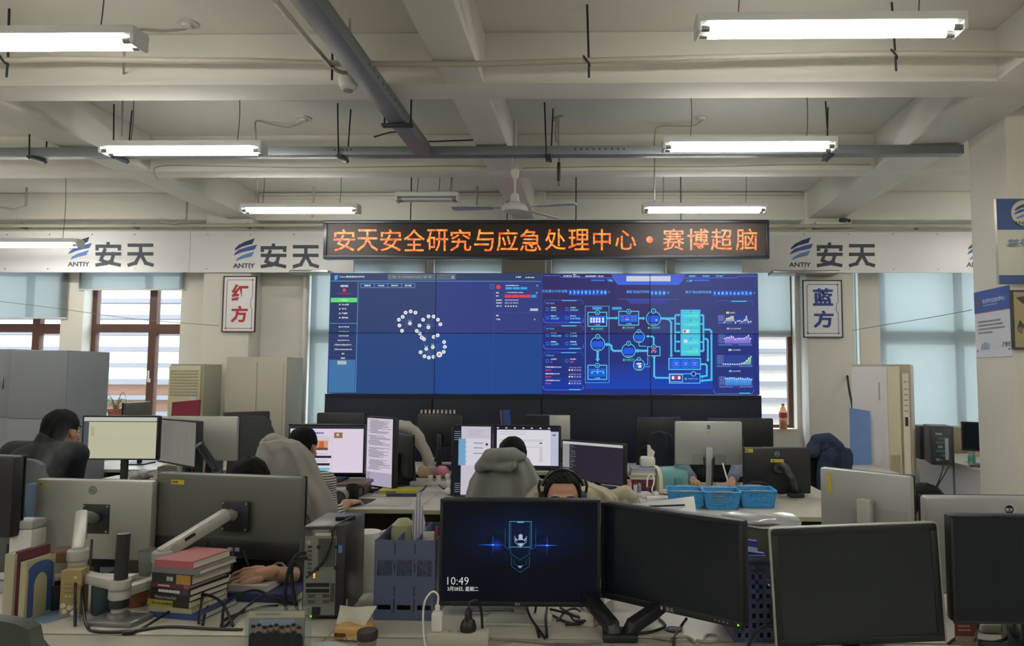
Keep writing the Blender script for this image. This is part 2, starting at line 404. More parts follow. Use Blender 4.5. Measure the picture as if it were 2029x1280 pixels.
board(-7.5, at(377, 500, YB_).x, 2.745, 3.225, YB_, 'white wall board with company logo at far left behind the low tube light', [(221, 500)])
board(at(377, 500, YB_).x+.004, at(702, 500, YB_).x, 2.745, 3.225, YB_, 'white wall board with company logo left of the red dot-matrix sign', [(548, 503)])
board(at(1470, 500, YB_).x, 5.6, 2.745, 3.225, YB_, 'white wall board with company logo right of the red dot-matrix sign', [(1648, 501), (1999, 501)])
def char_sign(x0, y0, x1, y1, Y, chars, col, label):
    a, b = at(x0, y1, Y), at(x1, y0, Y); w, h = b.x-a.x, b.z-a.z
    t = thing('character_sign', label, 'sign', (a.x, Y, a.z))
    MB().bx(0, w, 0, .012, 0, h).build('panel', M('e4e4e6', .3), t)
    f = MB(); e = .012
    f.bx(-e, 0, -.006, .014, -e, h+e); f.bx(w, w+e, -.006, .014, -e, h+e); f.bx(0, w, -.006, .014, -e, 0); f.bx(0, w, -.006, .014, h, h+e)
    f.build('frame', DARKM, t)
    g = G(); g.y = -.002; m = M(col, .5)
    for i, c in enumerate(chars): g.text(c, w/2+.005, h*.555 - i*h*.40, h*.315, m, .035, 'c', w=w*.54)
    e = w*.09; g.line([(e*1.4, h-e), (w-e, h-e), (w-e, h*.62), (w-e*1.5, h*.58), (w-e*1.5, h*.46), (w-e, h*.42), (w-e, e), (e, e), (e, h-e*1.6), (e*1.4, h-e)], .006, m)
    for x, z in ((w-e, h-e), (e, e), (w-e, e)): g.rect(x-.009, z-.009, x+.009, z+.009, m)
    g.build('lettering', t)
char_sign(441, 549, 507, 656, 8.27, '红方', 'b8303c', 'framed white sign with two red characters above the beige cabinet')
char_sign(1594, 557, 1666, 667, 8.27, '蓝方', '2c4290', 'framed white sign with two blue characters on the right pillar')
# ------------------------------------------------------------------ dot-matrix sign
def ledmat():
    m = bpy.data.materials.new('led_amber'); m.use_nodes = True; nt = m.node_tree; b = nt.nodes['Principled BSDF']
    tc = nt.nodes.new('ShaderNodeTexCoord'); mp = nt.nodes.new('ShaderNodeMapping'); mp.inputs['Scale'].default_value = (9, 1, 30)
    n = nt.nodes.new('ShaderNodeTexNoise'); n.inputs['Scale'].default_value = 1.6; n.inputs['Detail'].default_value = 5
    r = nt.nodes.new('ShaderNodeValToRGB'); r.color_ramp.elements[0].position = .4; r.color_ramp.elements[1].position = .6
    r.color_ramp.elements[0].color = (1, .06, .015, 1); r.color_ramp.elements[1].color = (1, .38, .05, 1)
    nt.links.new(tc.outputs['Object'], mp.inputs[0]); nt.links.new(mp.outputs[0], n.inputs['Vector']); nt.links.new(n.outputs['Fac'], r.inputs[0])
    nt.links.new(r.outputs[0], b.inputs['Emission Color']); b.inputs['Emission Strength'].default_value = 1.1; b.inputs['Base Color'].default_value = (.02, .01, .01, 1)
    return m
YL = 7.42
a, b = at(641, 513, YL), at(1523, 436, YL)
t = thing('dot_matrix_sign', 'long black dot-matrix sign with glowing orange characters above the video wall', 'sign', ((a.x+b.x)/2, YL, a.z))
w, h = (b.x-a.x)/2, b.z-a.z; e = .032
f = MB()
for q in ((-w, w, 0, e), (-w, w, h-e, h), (-w, -w+e, e, h-e), (w-e, w, e, h-e)): f.bx(q[0], q[1], -.02, .08, q[2], q[3], 0, .004)
f.build('frame', M('20242c', .35), t)
MB().bx(-w+e, w-e, 0, .075, e, h-e).build('display', M('352d2b', .7, var=.1, scale=300), t)
LED = ledmat(); ox_, oz_ = (a.x+b.x)/2, a.z
def led(body, x, y, h, w_):
    g = G(T=lambda px, py: (at(px, py, YL).x - ox_, at(px, py, YL).z - oz_)); g.y = -.003; g.text(body, x, y, h, LED, .004, 'c', w=w_) if body else g.circ(x, y, h, LED); g.build('character', t)
def box_of(x, y): return 640 + x/3.368, 420 + y/3.368
chars = '安天安全研究与应急'
for i, c in enumerate(chars):
    x = 640 + (143 + i*155.3)/3.368; led(c, x, 420+262/3.368, 146/3.368, 142/3.368 if c not in '与' else 132/3.368)
for c, x in zip('处理中心', (136, 292, 447, 605)): led(c, 1060+x/3.368, 420+(256 if c != '心' else 252)/3.368, (142 if c != '心' else 130)/3.368, (140 if c != '中' else 118)/3.368)
led('', 1060+765/3.368, 420+185/3.368, 6.6, 0)
for c, x in zip('赛博超脑', (925, 1088, 1245, 1412)): led(c, 1060+x/3.368, 420+256/3.368, 144/3.368, 142/3.368)
for px in (812, 1004, 1141, 1350):
    q = at(px, 436, YL); MB().cyl((q.x - t.location.x, .03, h), (q.x - t.location.x, .03, HS-.002-a.z), .006, n=8).build('hanger_rod', DARKM, t)
# ------------------------------------------------------------------ video wall on black base cabinets
YV = 7.5; vx0, vx1 = -2.732, 1.690; vz0, vz1 = 1.386, 2.627
BLK = M('14161c', .4); NAVC = M('141a2a', .55, var=.1, scale=2, spec=.3)
t = thing('display_wall', 'video wall of eight bezel-less panels showing two blue dashboards', 'video wall', ((vx0+vx1)/2, YV, vz0))
pw, ph = (vx1-vx0)/4, (vz1-vz0)/2; cx = (vx0+vx1)/2
for i in range(4):
    for j in range(2): MB().bx(vx0+i*pw-cx+.0015, vx0+(i+1)*pw-cx-.0015, 0, .09, j*ph+.0015, (j+1)*ph-.0015, 0, .002).build('display_panel', BLK, t)
B = MB()
for i in range(5): B.bx(vx0+i*pw-cx-.02, vx0+i*pw-cx+.02, .092, .16, .0, 2*ph)
B.build('mounting_frame', DARKM, t)
def vmap(ax, ay, sc): return lambda x, y: (at(ax + x/sc, ay + y/sc, YV).x - cx, at(ax + x/sc, ay + y/sc, YV).z - vz0)
def seams(g, i0):
    g.up(); g.T = None
    g.rect(vx0+i0*pw-cx, ph-.0035, vx0+(i0+2)*pw-cx, ph+.0035, E('101830', .6)); g.rect(vx0+(i0+1)*pw-cx-.0035, 0, vx0+(i0+1)*pw-cx+.0035, 2*ph, E('101830', .6))
Wt, Gy, Rd, Cy = E('e8ecf4'), E('8d97b0'), E('d83c48'), E('4cb8ea')
# left dashboard (graph of linked nodes)
g = G(.0005); g.y = -.003; x0 = vx0-cx
g.rect(x0, 0, x0+pw, ph, E('28467e')); g.rect(x0+pw, 0, x0+2*pw, ph, E('21468c')); g.rect(x0, ph, x0+pw, 2*ph, E('30406e')); g.rect(x0+pw, ph, x0+2*pw, 2*ph, E('343f80'))
g.T = vmap(640, 420, 3.368); g.up()
SB = E('2b3a66'); BR = E('5a83b8')
g.poly([(58, 408), (1457, 408), (1456, 458), (56, 458)], E('344064')); g.poly([(57, 466), (232, 466), (216, 985), (42, 985)], SB)
g.poly([(41, 987), (216, 987), (212, 1204), (36, 1204)], E('4172a6'))
g.up(); g.poly([(56, 458), (1456, 461), (1456, 466), (56, 464)], BR); g.line([(236, 464), (218, 1200)], 5, BR)
g.poly([(54, 573), (229, 573), (227, 603), (53, 603)], E('5fd873')); g.line([(48, 744), (224, 744)], 5, BR)
for i in range(8): g.line([(47-i, 778+i*29.5), (222-i, 778+i*29.5)], 1.2, E('46608f'))
g.rect(434, 418, 888, 450, E('56606e')); g.frame(434, 418, 888, 450, 2.5, E('7f8c90'))
g.frame(252, 476, 615, 506, 2.5, E('6da7e2'))
for x in (343, 433, 525): g.line([(x, 476), (x, 506)], 2.5, E('6da7e2'))
g.line([(1140, 470), (1133, 1200)], 1.5, E('42589a')); g.line([(1140, 672), (1440, 672)], 1.5, E('42589a'))
g.up(); logo_m = (E('3d8fe0'), E('58b0f0'), E('3d8fe0'), Wt)
for d in (0, 10, 20): g.poly([(76+d*.1, 428+d), (86, 424+d), (102, 419+d), (97, 428+d), (80, 436+d)], E('4fb0f5'))
g.text('TI-Data 威胁情报综合分析平台', 110, 439, 13, Wt, .015, w=168, res=1)
g.text('IP、域名、URL、HASH/MD5/SHA1/SHA256、邮箱、组织', 446, 439, 10, E('b4bab4'), .01, w=280, res=1); g.ring(867, 436, 8, 2.5, Wt)
g.text('首页', 1300, 440, 11, Wt, .02, res=1); g.circ(1291, 435, 4, Wt); g.text('admin', 1350, 441, 9, Wt, .02, w=62, res=1)
for x, s in ((297, '溯源图谱'), (388, '节点信息'), (478, '拓展分析图'), (569, '显示设置')): g.text(s, x, 497, 11, Wt, .02, 'c', w=44, res=1)
g.text('威胁判定', 143, 502, 15, Wt, .03, 'c', w=54, res=1); g.circ(143, 522, 11, E('e8404a')); g.text('TrojanWin32.Generic', 143, 550, 10, E('c84058'), .01, 'c', w=100, res=1)
g.text('基础信息', 146, 594, 11, E('b8f8c4'), .02, 'c', w=40, res=1); g.circ(115, 588, 3.5, E('b8f8c4'))
for y, s, w_ in ((618, 'Whois信息', 48), (647, '子域名', 30), (677, '样本解析', 40), (706, '情报信息', 42)):
    g.text(s, 126, y+5, 11, Wt, .03, w=w_, res=1); g.circ(113, y, 5, Wt, 8)
for i, s in enumerate(('98.101.172.148', 'testwelding.com', '210.97.32.189', 'baiyy-bdml.com', '1178bef1e542baa29917...', '523server.zereucaet.com', '更多', '同源文')):
    g.text(s, 140-i*.8, 768+i*29.8+4, 10, E('66c88c') if i == 1 else Wt, .025, 'c', w=(70, 70, 66, 78, 118, 116, 20, 30)[i], res=1)
g.rect(97, 993, 157, 1018, E('b0b4bc')); g.text('加载更多', 127, 1011, 9, E('e8e8ec'), .02, 'c', w=36, res=1)
# node graph
def node(x, y, r=12.5, red=False):
    g.up(); g.circ(x, y, r, Wt, 18); g.up(); g.ring(x, y, r*.48, r*.16, E('d04040') if red else E('9a9aa0'), 10); g.circ(x, y, r*.22, E('d04040') if red else E('a8a8ac'), 8); g.y += 2*g.eps
hubs = [((581, 744), [(507, 719), (533, 700), (552, 672), (586, 664), (618, 672), (511, 758), (528, 793), (627, 794)]),
        ((704, 770), [(645, 758), (669, 719), (705, 697), (739, 698), (768, 719), (784, 750), (627, 794), (675, 849)]),
        ((734, 902), [(740, 834), (766, 823), (809, 868), (814, 900), (806, 934), (777, 951), (738, 967), (707, 972), (678, 963)]),
        ((690, 914), [(652, 936), (678, 963), (707, 972), (738, 967), (660, 838)])]
for h_, sp in hubs:
    for q in sp: g.line([h_, q], 1.4, E('6f7fa8'))
for h_, sp in hubs:
    for q in sp:
        if q not in ((660, 838), (777, 951)): node(*q)
for h_, _ in hubs:
    node(*h_); g.text('Group', h_[0], h_[1]-14, 9, E('c8d0e0'), .02, 'c', w=24, res=1)
node(648, 812); node(660, 838, 13, True); node(777, 951, 19, True)
# right information column
g.frame(1113, 483, 1142, 511, 2, E('5a8fd0')); g.text('<', 1127, 501, 9, E('5a8fd0'), .01, 'c'); g.circ(1171, 501, 15, E('e0404a')); g.text('testwelding.com', 1218, 497, 11, Wt, .03, w=88, res=1)
g.up()
for x in (1218, 1268, 1318): g.rect(x, 502, x+45, 517, E('3fa4e8'))
g.text('判定', 1155, 545, 10, Wt, .03, res=1); g.text('TrojanWin32.Donoff.htm', 1229, 543, 9, Wt, .03, w=108, res=1); g.circ(1220, 538, 4, E('c04060')); g.text('标签', 1155, 566, 10, Wt, .03, res=1)
for x, w_ in ((1213, 44), (1260, 50), (1313, 36), (1351, 34)): g.rect(x, 553, x+w_, 572, E('e0404c'))
g.rect(1390, 553, 1424, 572, E('4a90e0'))
for y, s, v in ((588, '首次发现', '2017-04-27 02:10:04'), (607, '最后发现', '2021-11-26 13:02:10')): g.text(s, 1155, y+5, 9, Wt, .03, w=40, res=1); g.text(v, 1214, y+4, 8, Wt, .025, w=90, res=1)
g.text('威胁等级', 1155, y+26, 9, Wt, .03, w=38, res=1)
for i in range(5): g.circ(1220+i*17.5, 629, 5.5, E('f0dcc0'), 5)
g.rect(1382, 644, 1435, 661, E('b8bcc8')); g.text('备注', 1155, 696, 10, Wt, .03, res=1); g.text('户籍地', 1155, 722, 10, Wt, .03, w=28, res=1); g.text('无', 1408, 722, 9, Wt, .02)
for q in ((1430, 492), (1427, 540)): g.rect(q[0]-6, q[1]-6, q[0]+6, q[1]+6, E('4f9ed8'))
seams(g, 0); g.build('screen_image', t)
# right dashboard (pipeline diagram)
g = G(.0005); g.y = -.003; x0 = vx0-cx+2*pw
g.rect(x0, 0, x0+pw, ph, E('23307a')); g.rect(x0+pw, 0, x0+2*pw, ph, E('26337a')); g.rect(x0, ph, x0+pw, 2*ph, E('332f66')); g.rect(x0+pw, ph, x0+2*pw, 2*ph, E('384078'))
g.up(); g.T = vmap(1060, 420, 3.368); C1, C2, LN = E('4cc0ea'), E('62d2f2'), E('4a62d0')
# deepening blue towards the bottom of the central panel
for i in range(12): g.rect(336, 1012+i*14, 1186, 1027+i*14, E(('26358a', '24378e', '223992', '203b96', '1f3c9a', '1e3d9e', '1d3ea2', '1c3fa6', '1b40aa', '1b42b0', '1b43b2', '1b44b4')[i]))
for i in range(9): g.rect(60, 1060+i*14, 322, 1075+i*14, E(('22307a', '20317e', '1f3284', '1e338a', '1d3490', '1c3596', '1b369c', '1a379f', '1a38a2')[i]))
for i in range(5): g.rect(60, 655+i*17, 324, 673+i*17, E(('30307a', '2c3486', '283792', '24389c', '2139a4')[i])); g.rect(60, 836+i*16, 322, 853+i*16, E(('26307c', '24307f', '223184', '213189', '20328e')[i]))
g.poly([(505, 415), (1010, 415), (955, 482), (555, 482)], E('4a5cc0')); g.poly([(530, 450), (985, 450), (958, 483), (552, 483)], E('3a62e0'))
g.up(); g.line([(60, 425), (160, 425), (180, 437), (520, 440), (555, 484), (957, 484), (1000, 440), (1340, 440), (1365, 428), (1480, 428)], 3, E('5b7ae8'))
g.rect(610, 428, 905, 463, E('c8ccd8')); g.circ(631, 445, 8, E('c84040')); g.scrib(643, 441, 8, 6, E('b07878'), .3)
g.text('10:49:29', 190, 434, 13, Wt, .02, w=56, res=1); g.text('2023-03-28', 254, 434, 8, Wt, .02, w=46, res=1); g.text('星期二', 254, 423, 8, Wt, .02, w=24, res=1); g.text('统计时间范围：近30日', 336, 434, 10, Wt, .03, w=120, res=1)
for x, s in ((1050, '采集监控'), (1141, '系统监控'), (1232, '生产监控')): g.text(s, x, 434, 11, C2, .03, 'c', w=48, res=1)
g.poly([(370, 452), (470, 452), (462, 461), (378, 461)], E('3f6af0')); g.poly([(1068, 452), (1168, 452), (1160, 461), (1060, 461)], E('3f6af0'))
for x in (480, 493, 506): g.poly([(x, 450), (x+9, 450), (x+20, 465), (x+11, 465)], C2 if x == 493 else E('5b86e8'))
for x in (1030, 1043, 1012): g.poly([(x+8, 452), (x+16, 452), (x+4, 467), (x-4, 467)], C2 if x == 1030 else E('5b86e8'))
def counter(x0, y, lab, xl, n, x1, unit):
    g.text(lab, xl, y+19, 20, E('50a0e8'), .02, w=x0-xl-6, res=1); k = (x1-x0)/len(n)
    for i, c in enumerate(n):
        g.rect(x0+i*k+1, y-2, x0+(i+1)*k-2, y+36, E('2a52c8')); g.up(); g.text(c, x0+(i+.5)*k, y+26, 19, E('7adff0'), .015, 'c', w=k*(.25 if c == '1' else .6)); g.y += g.eps
    g.text(unit, x1+4, y+25, 18, E('50a0e8'), .015)
counter(224, 520, '历史累计分析总数', 48, '1301821748', 482, '个'); counter(768, 524, '集群总运行时间', 610, '1058', 874, '天'); counter(1186, 526, '累计输出规则总数', 1003, '1483166054', 1450, '个')
g.line([(552, 582), (957, 584)], 2, E('4878d8')); g.poly([(607, 584), (903, 584), (875, 614), (635, 614)], E('37429a')); g.text('运行状态图', 754, 609, 16, C1, .03, 'c', w=86, res=1)
def panel(x0, y0, x1, y1, title):
    g.line([(x0+4, y0+28), (x0+4, y0+10), (x0+14, y0), (x1-14, y0), (x1-4, y0+10), (x1-4, y0+28)], 2.5, LN)
    g.line([(x0, y1-28), (x0, y1-12), (x0+14, y1), (x1-14, y1), (x1, y1-12), (x1, y1-28)], 2.5, E('6b86e8'))
    g.rect((x0+x1)/2-15, y0-1, (x0+x1)/2+86, y0+6, C1); g.rect(x1-96, y1-6, x1-22, y1+1, C1)
    if title: g.text(title, x0+16, y0+28, 13, E('3f94e0'), .03, w=56, res=1)
panel(58, 588, 326, 740, '资产信息'); panel(58, 758, 324, 914, '生产信息'); panel(56, 936, 324, 1188, '异常信息'); panel(1193, 594, 1458, 1212, '')
def stat(x, y, lab, val, w_, col=None):
    g.frame(x, y+6, x+20, y+26, 3, E('3f86f0')); g.text(lab, x+32, y+9, 9, Wt, .03, w=40, res=1); g.text(val, x+32, y+28, 13, col or E('52dcf0'), .03, w=w_, res=1)
stat(74, 634, '机器总数', '5365', 36); stat(203, 634, 'CPU核心数', '107334', 52); stat(74, 690, '内存大小', '670.637', 56); stat(203, 690, '磁盘大小', '104.75PB', 68)
stat(74, 806, '样本数', '9782.34万', 70); stat(203, 806, '近24小时样本增', '3.54亿', 48); stat(74, 862, '特征库总数', '12.23万', 52); stat(203, 862, '特征库容量', '1.54亿', 48)
stat(74, 978, '24小时异常数', '3', 10, E('e84050')); stat(203, 978, '近七日异常数', '24', 22, E('e84050'))
for i, (s, d) in enumerate((('样本统计检查 08:21:34:36', 2), ('日志分析检查 08:21:34:37', 2), ('API分析检查 08:21:24:35', 1))):
    y = 1040+i*44.5; g.text(s, 70, y, 10, Wt, .03, w=(106, 96, 98)[i], res=1); g.text('高危风险', 70, y+21, 10, E('e04070'), .03, w=38, res=1); g.text('2023-03-28 11:34:36', 228, y+2, 8, E('b0a8e0'), .02, w=82, res=1)
    for k in range(5):
        (g.circ(230+k*18, y+15, 6, E('f8e8d0'), 6) if k < d else g.ring(230+k*18, y+15, 6, 2, E('c8ccf0'), 8))
    g.line([(70, y+28), (312, y+28)], 1, E('3d4fb0'))
# diagram, drawn in the coordinates of its own close view
g.T = vmap(1140, 590, 6.737)
def pipe(pts, w=24, head=True, m=C1):
    g.line(pts, w, m)
    if head:
        (a, b), (c, d) = pts[-2:]; l = math.hypot(c-a, d-b); ux, uy = (c-a)/l, (d-b)/l; k = w*1.05
        g.poly([(c+ux*k*1.3, d+uy*k*1.3), (c-uy*k, d+ux*k), (c+uy*k, d-ux*k)], m)
def cbox(x0, y0, x1, y1, badge, img=True):
    g.frame(x0, y0, x1, y1, 10, C2); g.up()
    if img: g.rect(x0+20, y0+58, x1-20, y1-44, E('1f5ae0')); g.line([(x0+20, y0+58), (x1-20, y0+58)], 3, E('70a0f0')); g.text('样本采集', (x0+x1)/2, y1-16, 15, E('8fd8f0'), .02, 'c', w=70, res=1)
    g.circ(badge, y0+8, 34, C2, 20); g.up(); g.circ(badge, y0+8, 26, E('203070'), 16); g.up(); g.poly([(badge-12, y0+18), (badge, y0-8), (badge+12, y0+18)], C2); g.y += 3*g.eps
def cnode(x, y, r, img='1f5ae0', s='样本分析'):
    g.circ(x, y, r, C2, 30); g.up(); g.circ(x, y, r-9, E('252c70'), 28); g.up(); k = r*.62
    g.poly([(x-k, y-r*.38), (x+k, y-r*.38), (x+r*.78, y-r*.1), (x+r*.78, y+r*.2), (x+k, y+r*.5), (x-k, y+r*.5), (x-r*.78, y+r*.2), (x-r*.78, y-r*.1)], E(img)); g.text(s, x, y+r*.8, 13, E('8fd8f0'), .02, 'c', w=r*.75, res=1)
    g.circ(x, y-r, r*.34, C2, 18); g.up(); g.circ(x, y-r, r*.25, E('203070'), 14); g.up(); g.poly([(x-8, y-r+9), (x, y-r-10), (x+8, y-r+9)], C2); g.y += 4*g.eps
g.frame(130, 110, 452, 1135, 6, E('5fb4f0')); pipe([(425, 272), (540, 272)]); pipe([(850, 275), (900, 275)]); pipe([(1142, 277), (1330, 277)], 28, False)
pipe([(1200, 280), (1255, 292), (1278, 330), (1280, 765)]); pipe([(1332, 712), (1332, 240), (1345, 230), (1375, 230)], 20)
for y in (348, 460, 586, 712): pipe([(1332, y), (1375, y)], 20)
g.rect(1405, 160, 1668, 776, E('48c4e4')); g.up()
for y in (182, 298, 412, 542, 662):
    g.rect(1422, y, 1655, y+92, E('52cfe4')); g.frame(1422, y, 1655, y+92, 4, E('3aa0d0')); g.rect(1500, y+44, 1640, y+70, E('62e0b8')); g.rect(1438, y+22, 1560, y+32, E('3fa8c8')); g.circ(1538, y+2, 12, E('3a8cc0'), 6); g.text('特征分析', 1440, y+82, 14, E('3aa0c4'), .02, res=1)
g.up(); g.rect(1436, 425, 1520, 470, E('e0e4e8')); g.rect(1446, 432, 1475, 464, E('d04444')); g.circ(1473, 579, 24, E('e0dcd8'))
pipe([(1668, 232), (1700, 234), (1708, 250), (1710, 700), (1700, 710), (1670, 712)], 24, False); pipe([(1668, 350), (1708, 350)], 22, False); pipe([(1668, 592), (1708, 592)], 22, False)
pipe([(1720, 424), (1790, 426), (1815, 450), (1818, 1096), (1700, 1106)], 24); pipe([(1720, 548), (1755, 552), (1768, 575), (1768, 825)], 24)
pipe([(1672, 886), (1740, 888), (1754, 910), (1754, 1040), (1700, 1050)], 24)
g.rect(1242, 802, 1674, 962, C2); g.up(); g.rect(1252, 812, 1664, 952, E('1f58d8')); g.up()
for x in (1342, 1466, 1588): g.ring(x, 884, 52, 5, E('4a90e8')); g.text('大数据', x, 878, 18, E('8fb8f4'), .02, 'c', w=56, res=1); g.text('分析库', x, 904, 18, E('8fb8f4'), .02, 'c', w=56, res=1)
g.frame(1248, 1010, 1668, 1144, 9, C2); g.frame(1260, 1024, 1434, 1124, 6, E('c8d0f0')); g.circ(1576, 1016, 34, C2); g.up(); g.circ(1576, 1016, 25, E('203070')); g.y += g.eps
for x, m in ((1287, Wt), (1329, Rd), (1370, Wt)): g.rect(x, 1046, x+32, 1090, m)
g.circ(1475, 1082, 15, E('4cc090')); g.text('46,371,176', 1508, 1092, 18, E('5fe0e8'), .03, w=126, res=1)
pipe([(1248, 1070), (1075, 1068), (1052, 1045), (1052, 800)], 24); pipe([(958, 708), (836, 708)], 30); pipe([(612, 710), (510, 708), (485, 685), (480, 645), (460, 626), (425, 624)], 26)
pipe([(298, 712), (298, 815)], 30); pipe([(1045, 620), (1045, 535), (1030, 518), (972, 516)], 22); pipe([(850, 600), (852, 645), (935, 648)], 10); pipe([(930, 892), (965, 890), (967, 800)], 9); pipe([(998, 800), (998, 920), (942, 922)], 9)
g.up(); cbox(164, 190, 424, 386, 295); cbox(575, 176, 850, 370, 713); cbox(164, 896, 424, 1094, 293); cbox(958, 648, 1134, 780, 1047, False)
cnode(1042, 278, 100); cnode(848, 524, 78); cnode(299, 616, 98); cnode(711, 706, 96); cnode(848, 896, 78)
g.up(2)
for i in range(5):
    for j in range(2): g.rect(199+i*37+(10 if i == 4 else 0), 266+j*36, 224+i*37+(10 if i == 4 else 0), 296+j*36, Wt)
for x in (616, 745, 788):
    for y in (253, 290): g.rect(x, y, x+28, y+14, E('5a88e8'))
g.poly([(668, 284), (694, 254), (720, 284)], E('d84858')); g.rect(664, 286, 720, 302, E('48b8e8')); g.circ(1044, 274, 10, E('6fb4f0')); g.rect(998, 286, 1018, 308, Wt); g.rect(1070, 286, 1092, 308, Wt)
g.circ(842, 520, 26, E('48b8f0')); g.circ(842, 514, 9, E('1f5ae0')); g.rect(282, 604, 306, 626, Wt); g.rect(268, 628, 330, 634, E('a8c8f0')); g.rect(284, 644, 314, 660, Wt)
g.rect(690, 734, 738, 750, E('e04878')); g.line([(696, 715), (732, 696)], 8, E('b050a0')); g.rect(818, 870, 880, 890, Wt); g.rect(838, 900, 880, 934, Wt); g.rect(826, 906, 846, 922, E('d84858'))
g.line([(222, 1000), (226, 982), (372, 982), (376, 1000)], 12, C1); g.line([(298, 960), (298, 1000)], 14, C1)
for x in (222, 298, 375): g.circ(x, 1002, 13, C1)
for a, b in ((1025, 712), (1048, 692), (1070, 712)): g.circ(a, b, 14, E('e04858')); g.circ(a-6, b+16, 6, Wt)
for x0, y, s in ((246, 416, '3,330,468'), (664, 400, '2,330,468'), (1002, 402, '4,352,368'), (668, 830, '14,852,736')):
    g.circ(x0-20, y, 15, E('4cc090')); g.frame(x0, y-20, x0+130, y+20, 3, E('3f9a9a')); g.text(s, x0+12, y+9, 18, E('5fe0e8'), .03, w=106, res=1)
g.rect(228, 124, 355, 158, E('3f9ae0')); g.rect(490, 124, 618, 160, E('3f9ae0'))
# trend charts
g.T = vmap(1400, 640, 8.536); g.y = -.006
def chart(y0, xl, xr, yt, pts, col, leg, lx, txt, w_):
    g.rect(lx, leg-17, lx+52, leg+14, E(col)); g.text(txt, lx+66, leg+12, 24, E('c8ccd8'), .02, w=w_, res=1)
    g.rect(xl-120, yt, xr+30, y0+46, E('2a4494')); g.up()
    n = len(pts)
    for i in range(n-1):
        a, b = xl+(xr-xl)*i/(n-1), xl+(xr-xl)*(i+1)/(n-1)
        ya, yb = pts[i], pts[i+1]; c = lin(col); base = lin('2e52b8')
        for k in range(4):
            f = k/4; f2 = (k+1)/4; mm = E(tuple(round(c[q]*(.75-f*.55)+base[q]*(.25+f*.55), 3) for q in range(3)))
            g.poly([(a, ya+(y0-ya)*f), (b, yb+(y0-yb)*f), (b, yb+(y0-yb)*f2), (a, ya+(y0-ya)*f2)], mm)
    g.up(); g.line([(xl, yt), (xl, y0)], 4, E('8a98c8')); g.line([(xl, y0), (xr, y0)], 4, E('6f86d8'))
    for i, q in enumerate(pts): g.circ(xl+(xr-xl)*i/(n-1), q, 11, Wt, 10)
    for k in range(6): g.text('1,200,000', xl-14, yt+14+(y0-yt)*k/6, 17, E('a8b2d8'), .01, 'r', w=90, res=1)
    for x in (xl-100, xr-200): g.text('2023-03-27 00:00:00', x, y0+34, 17, E('a8b2e0'), .01, w=220, res=1)
    g.y += 2*g.eps
chart(-25, 300, 745, -130, [-12, -78, -84, -110, -104, 2, -34, -38, -22, -46, -112, -18, -24], 'e8d888', -172, 330, '采集趋势', 90)
chart(344, 305, 742, 185, [262, 246, 244, 224, 238, 272, 260, 260, 262, 256, 238, 210, 266], 'b890e8', 97, 338, '近七日上传样本趋势', 180)
chart(704, 280, 750, 545, [694, 694, 694, 694, 696, 698, 696, 694, 682, 672, 638, 596, 568], 'a8e878', 458, 368, '近七日提取规则', 136)
chart(1052, 318, 758, 905, [938, 934, 930, 930, 930, 944, 936, 932, 942, 948, 934, 946, 956], '5ab4f8', 815, 375, '近七日拦截趋势', 136)
g.y = -.009; seams(g, 2); g.build('screen_image', t)
c = thing('base_cabinet', 'long dark navy cabinet carrying the video wall', 'cabinet', (cx, YV-.02, 0)); hw = (vx1-vx0)/2+.015
MB().bx(-hw, hw, 0, .5, 0, vz0-.006).build('body', NAVC, c)
for i in range(4):
    d = MB().bx(-hw+.01+i*hw/2, -hw+(i+1)*hw/2-.01, -.018, 0, .06, vz0-.05, 0, .004).build('door', NAVC, c)
    for s in (-1, 1): MB().box((-hw+(i+.5)*hw/2+s*.45, -.024, 1.12), (.012, .012, .16), 0, None, .004).build('handle', BLK, d)
# ------------------------------------------------------------------ things under the ceiling
GALV = M('777d80', .45, .25, var=.1, scale=12); PIPE = M('b3ae9f', .5); ROD = M('35383c', .5, .5)
# grey cable trays
YT = 5.62
t = thing('cable_tray', 'long grey steel cable tray running across the room', 'cable tray', (0, YT, 3.29))
tm = MB(); tm.bx(-7.5, 2.848, -.05, .05, 0, .07, 0, .004); tm.build('channel', GALV, t)
for px in (75, 240, 680, 1087, 1640):
    x = at(px, 290, YT).x
    MB().box((x, 0, -.012), (.05, .16, .022), 0, None, .004).build('bracket', DARKM, t)
    for s in (-1, 1): MB().cyl((x+s*.012, s*.066, -.03), (x+s*.03, s*.066, HS-3.29-.002), .006, n=8).build('hanger_rod', ROD, t)
h = MB()
for px in [668+i*8 for i in range(5)] + [1140+i*12 for i in range(9)]:
    x = at(px, 284, YT).x; h.cyl((x, -.0515, .042), (x, -.049, .042), .007, n=8)
h.build('perforation', BLK, t)
XT = -1.33
t = thing('cable_tray', 'grey steel cable tray running away from the viewer to the cross tray', 'cable tray', (XT, 0, 3.28))
MB().bx(-.06, .06, -2.5, YT-.055, 0, .09, 0, .004).build('channel', GALV, t)
for y in (2.75, 4.83):
    MB().box((0, y, -.014), (.21, .05, .022), 0, None, .004).build('bracket', DARKM, t)
    for s in (-1, 1): MB().cyl((s*.09, y, -.03), (s*.09, y, HS-3.28-.002), .006, n=8).build('hanger_rod', ROD, t)
h = MB()
for i in range(8): h.cyl((.0595, 4.0+i*.09, .05), (.0612, 4.0+i*.09, .05), .008, n=8)
h.build('perforation', BLK, t)
c = MB().tube([at(742, 283, YT)+Vector((0, -.02, .04)), at(790, 278, YT)+Vector((0, -.05, .05)), at(840, 279, YT-.06), at(890, 284, YT-.02)+Vector((0, 0, .02)), at(945, 282, YT)+Vector((0, 0, .02))], .006, 6)
tag(c.build('black_cable', M('26282a', .6)), 'black cable lying on the junction of the two trays', 'cable')
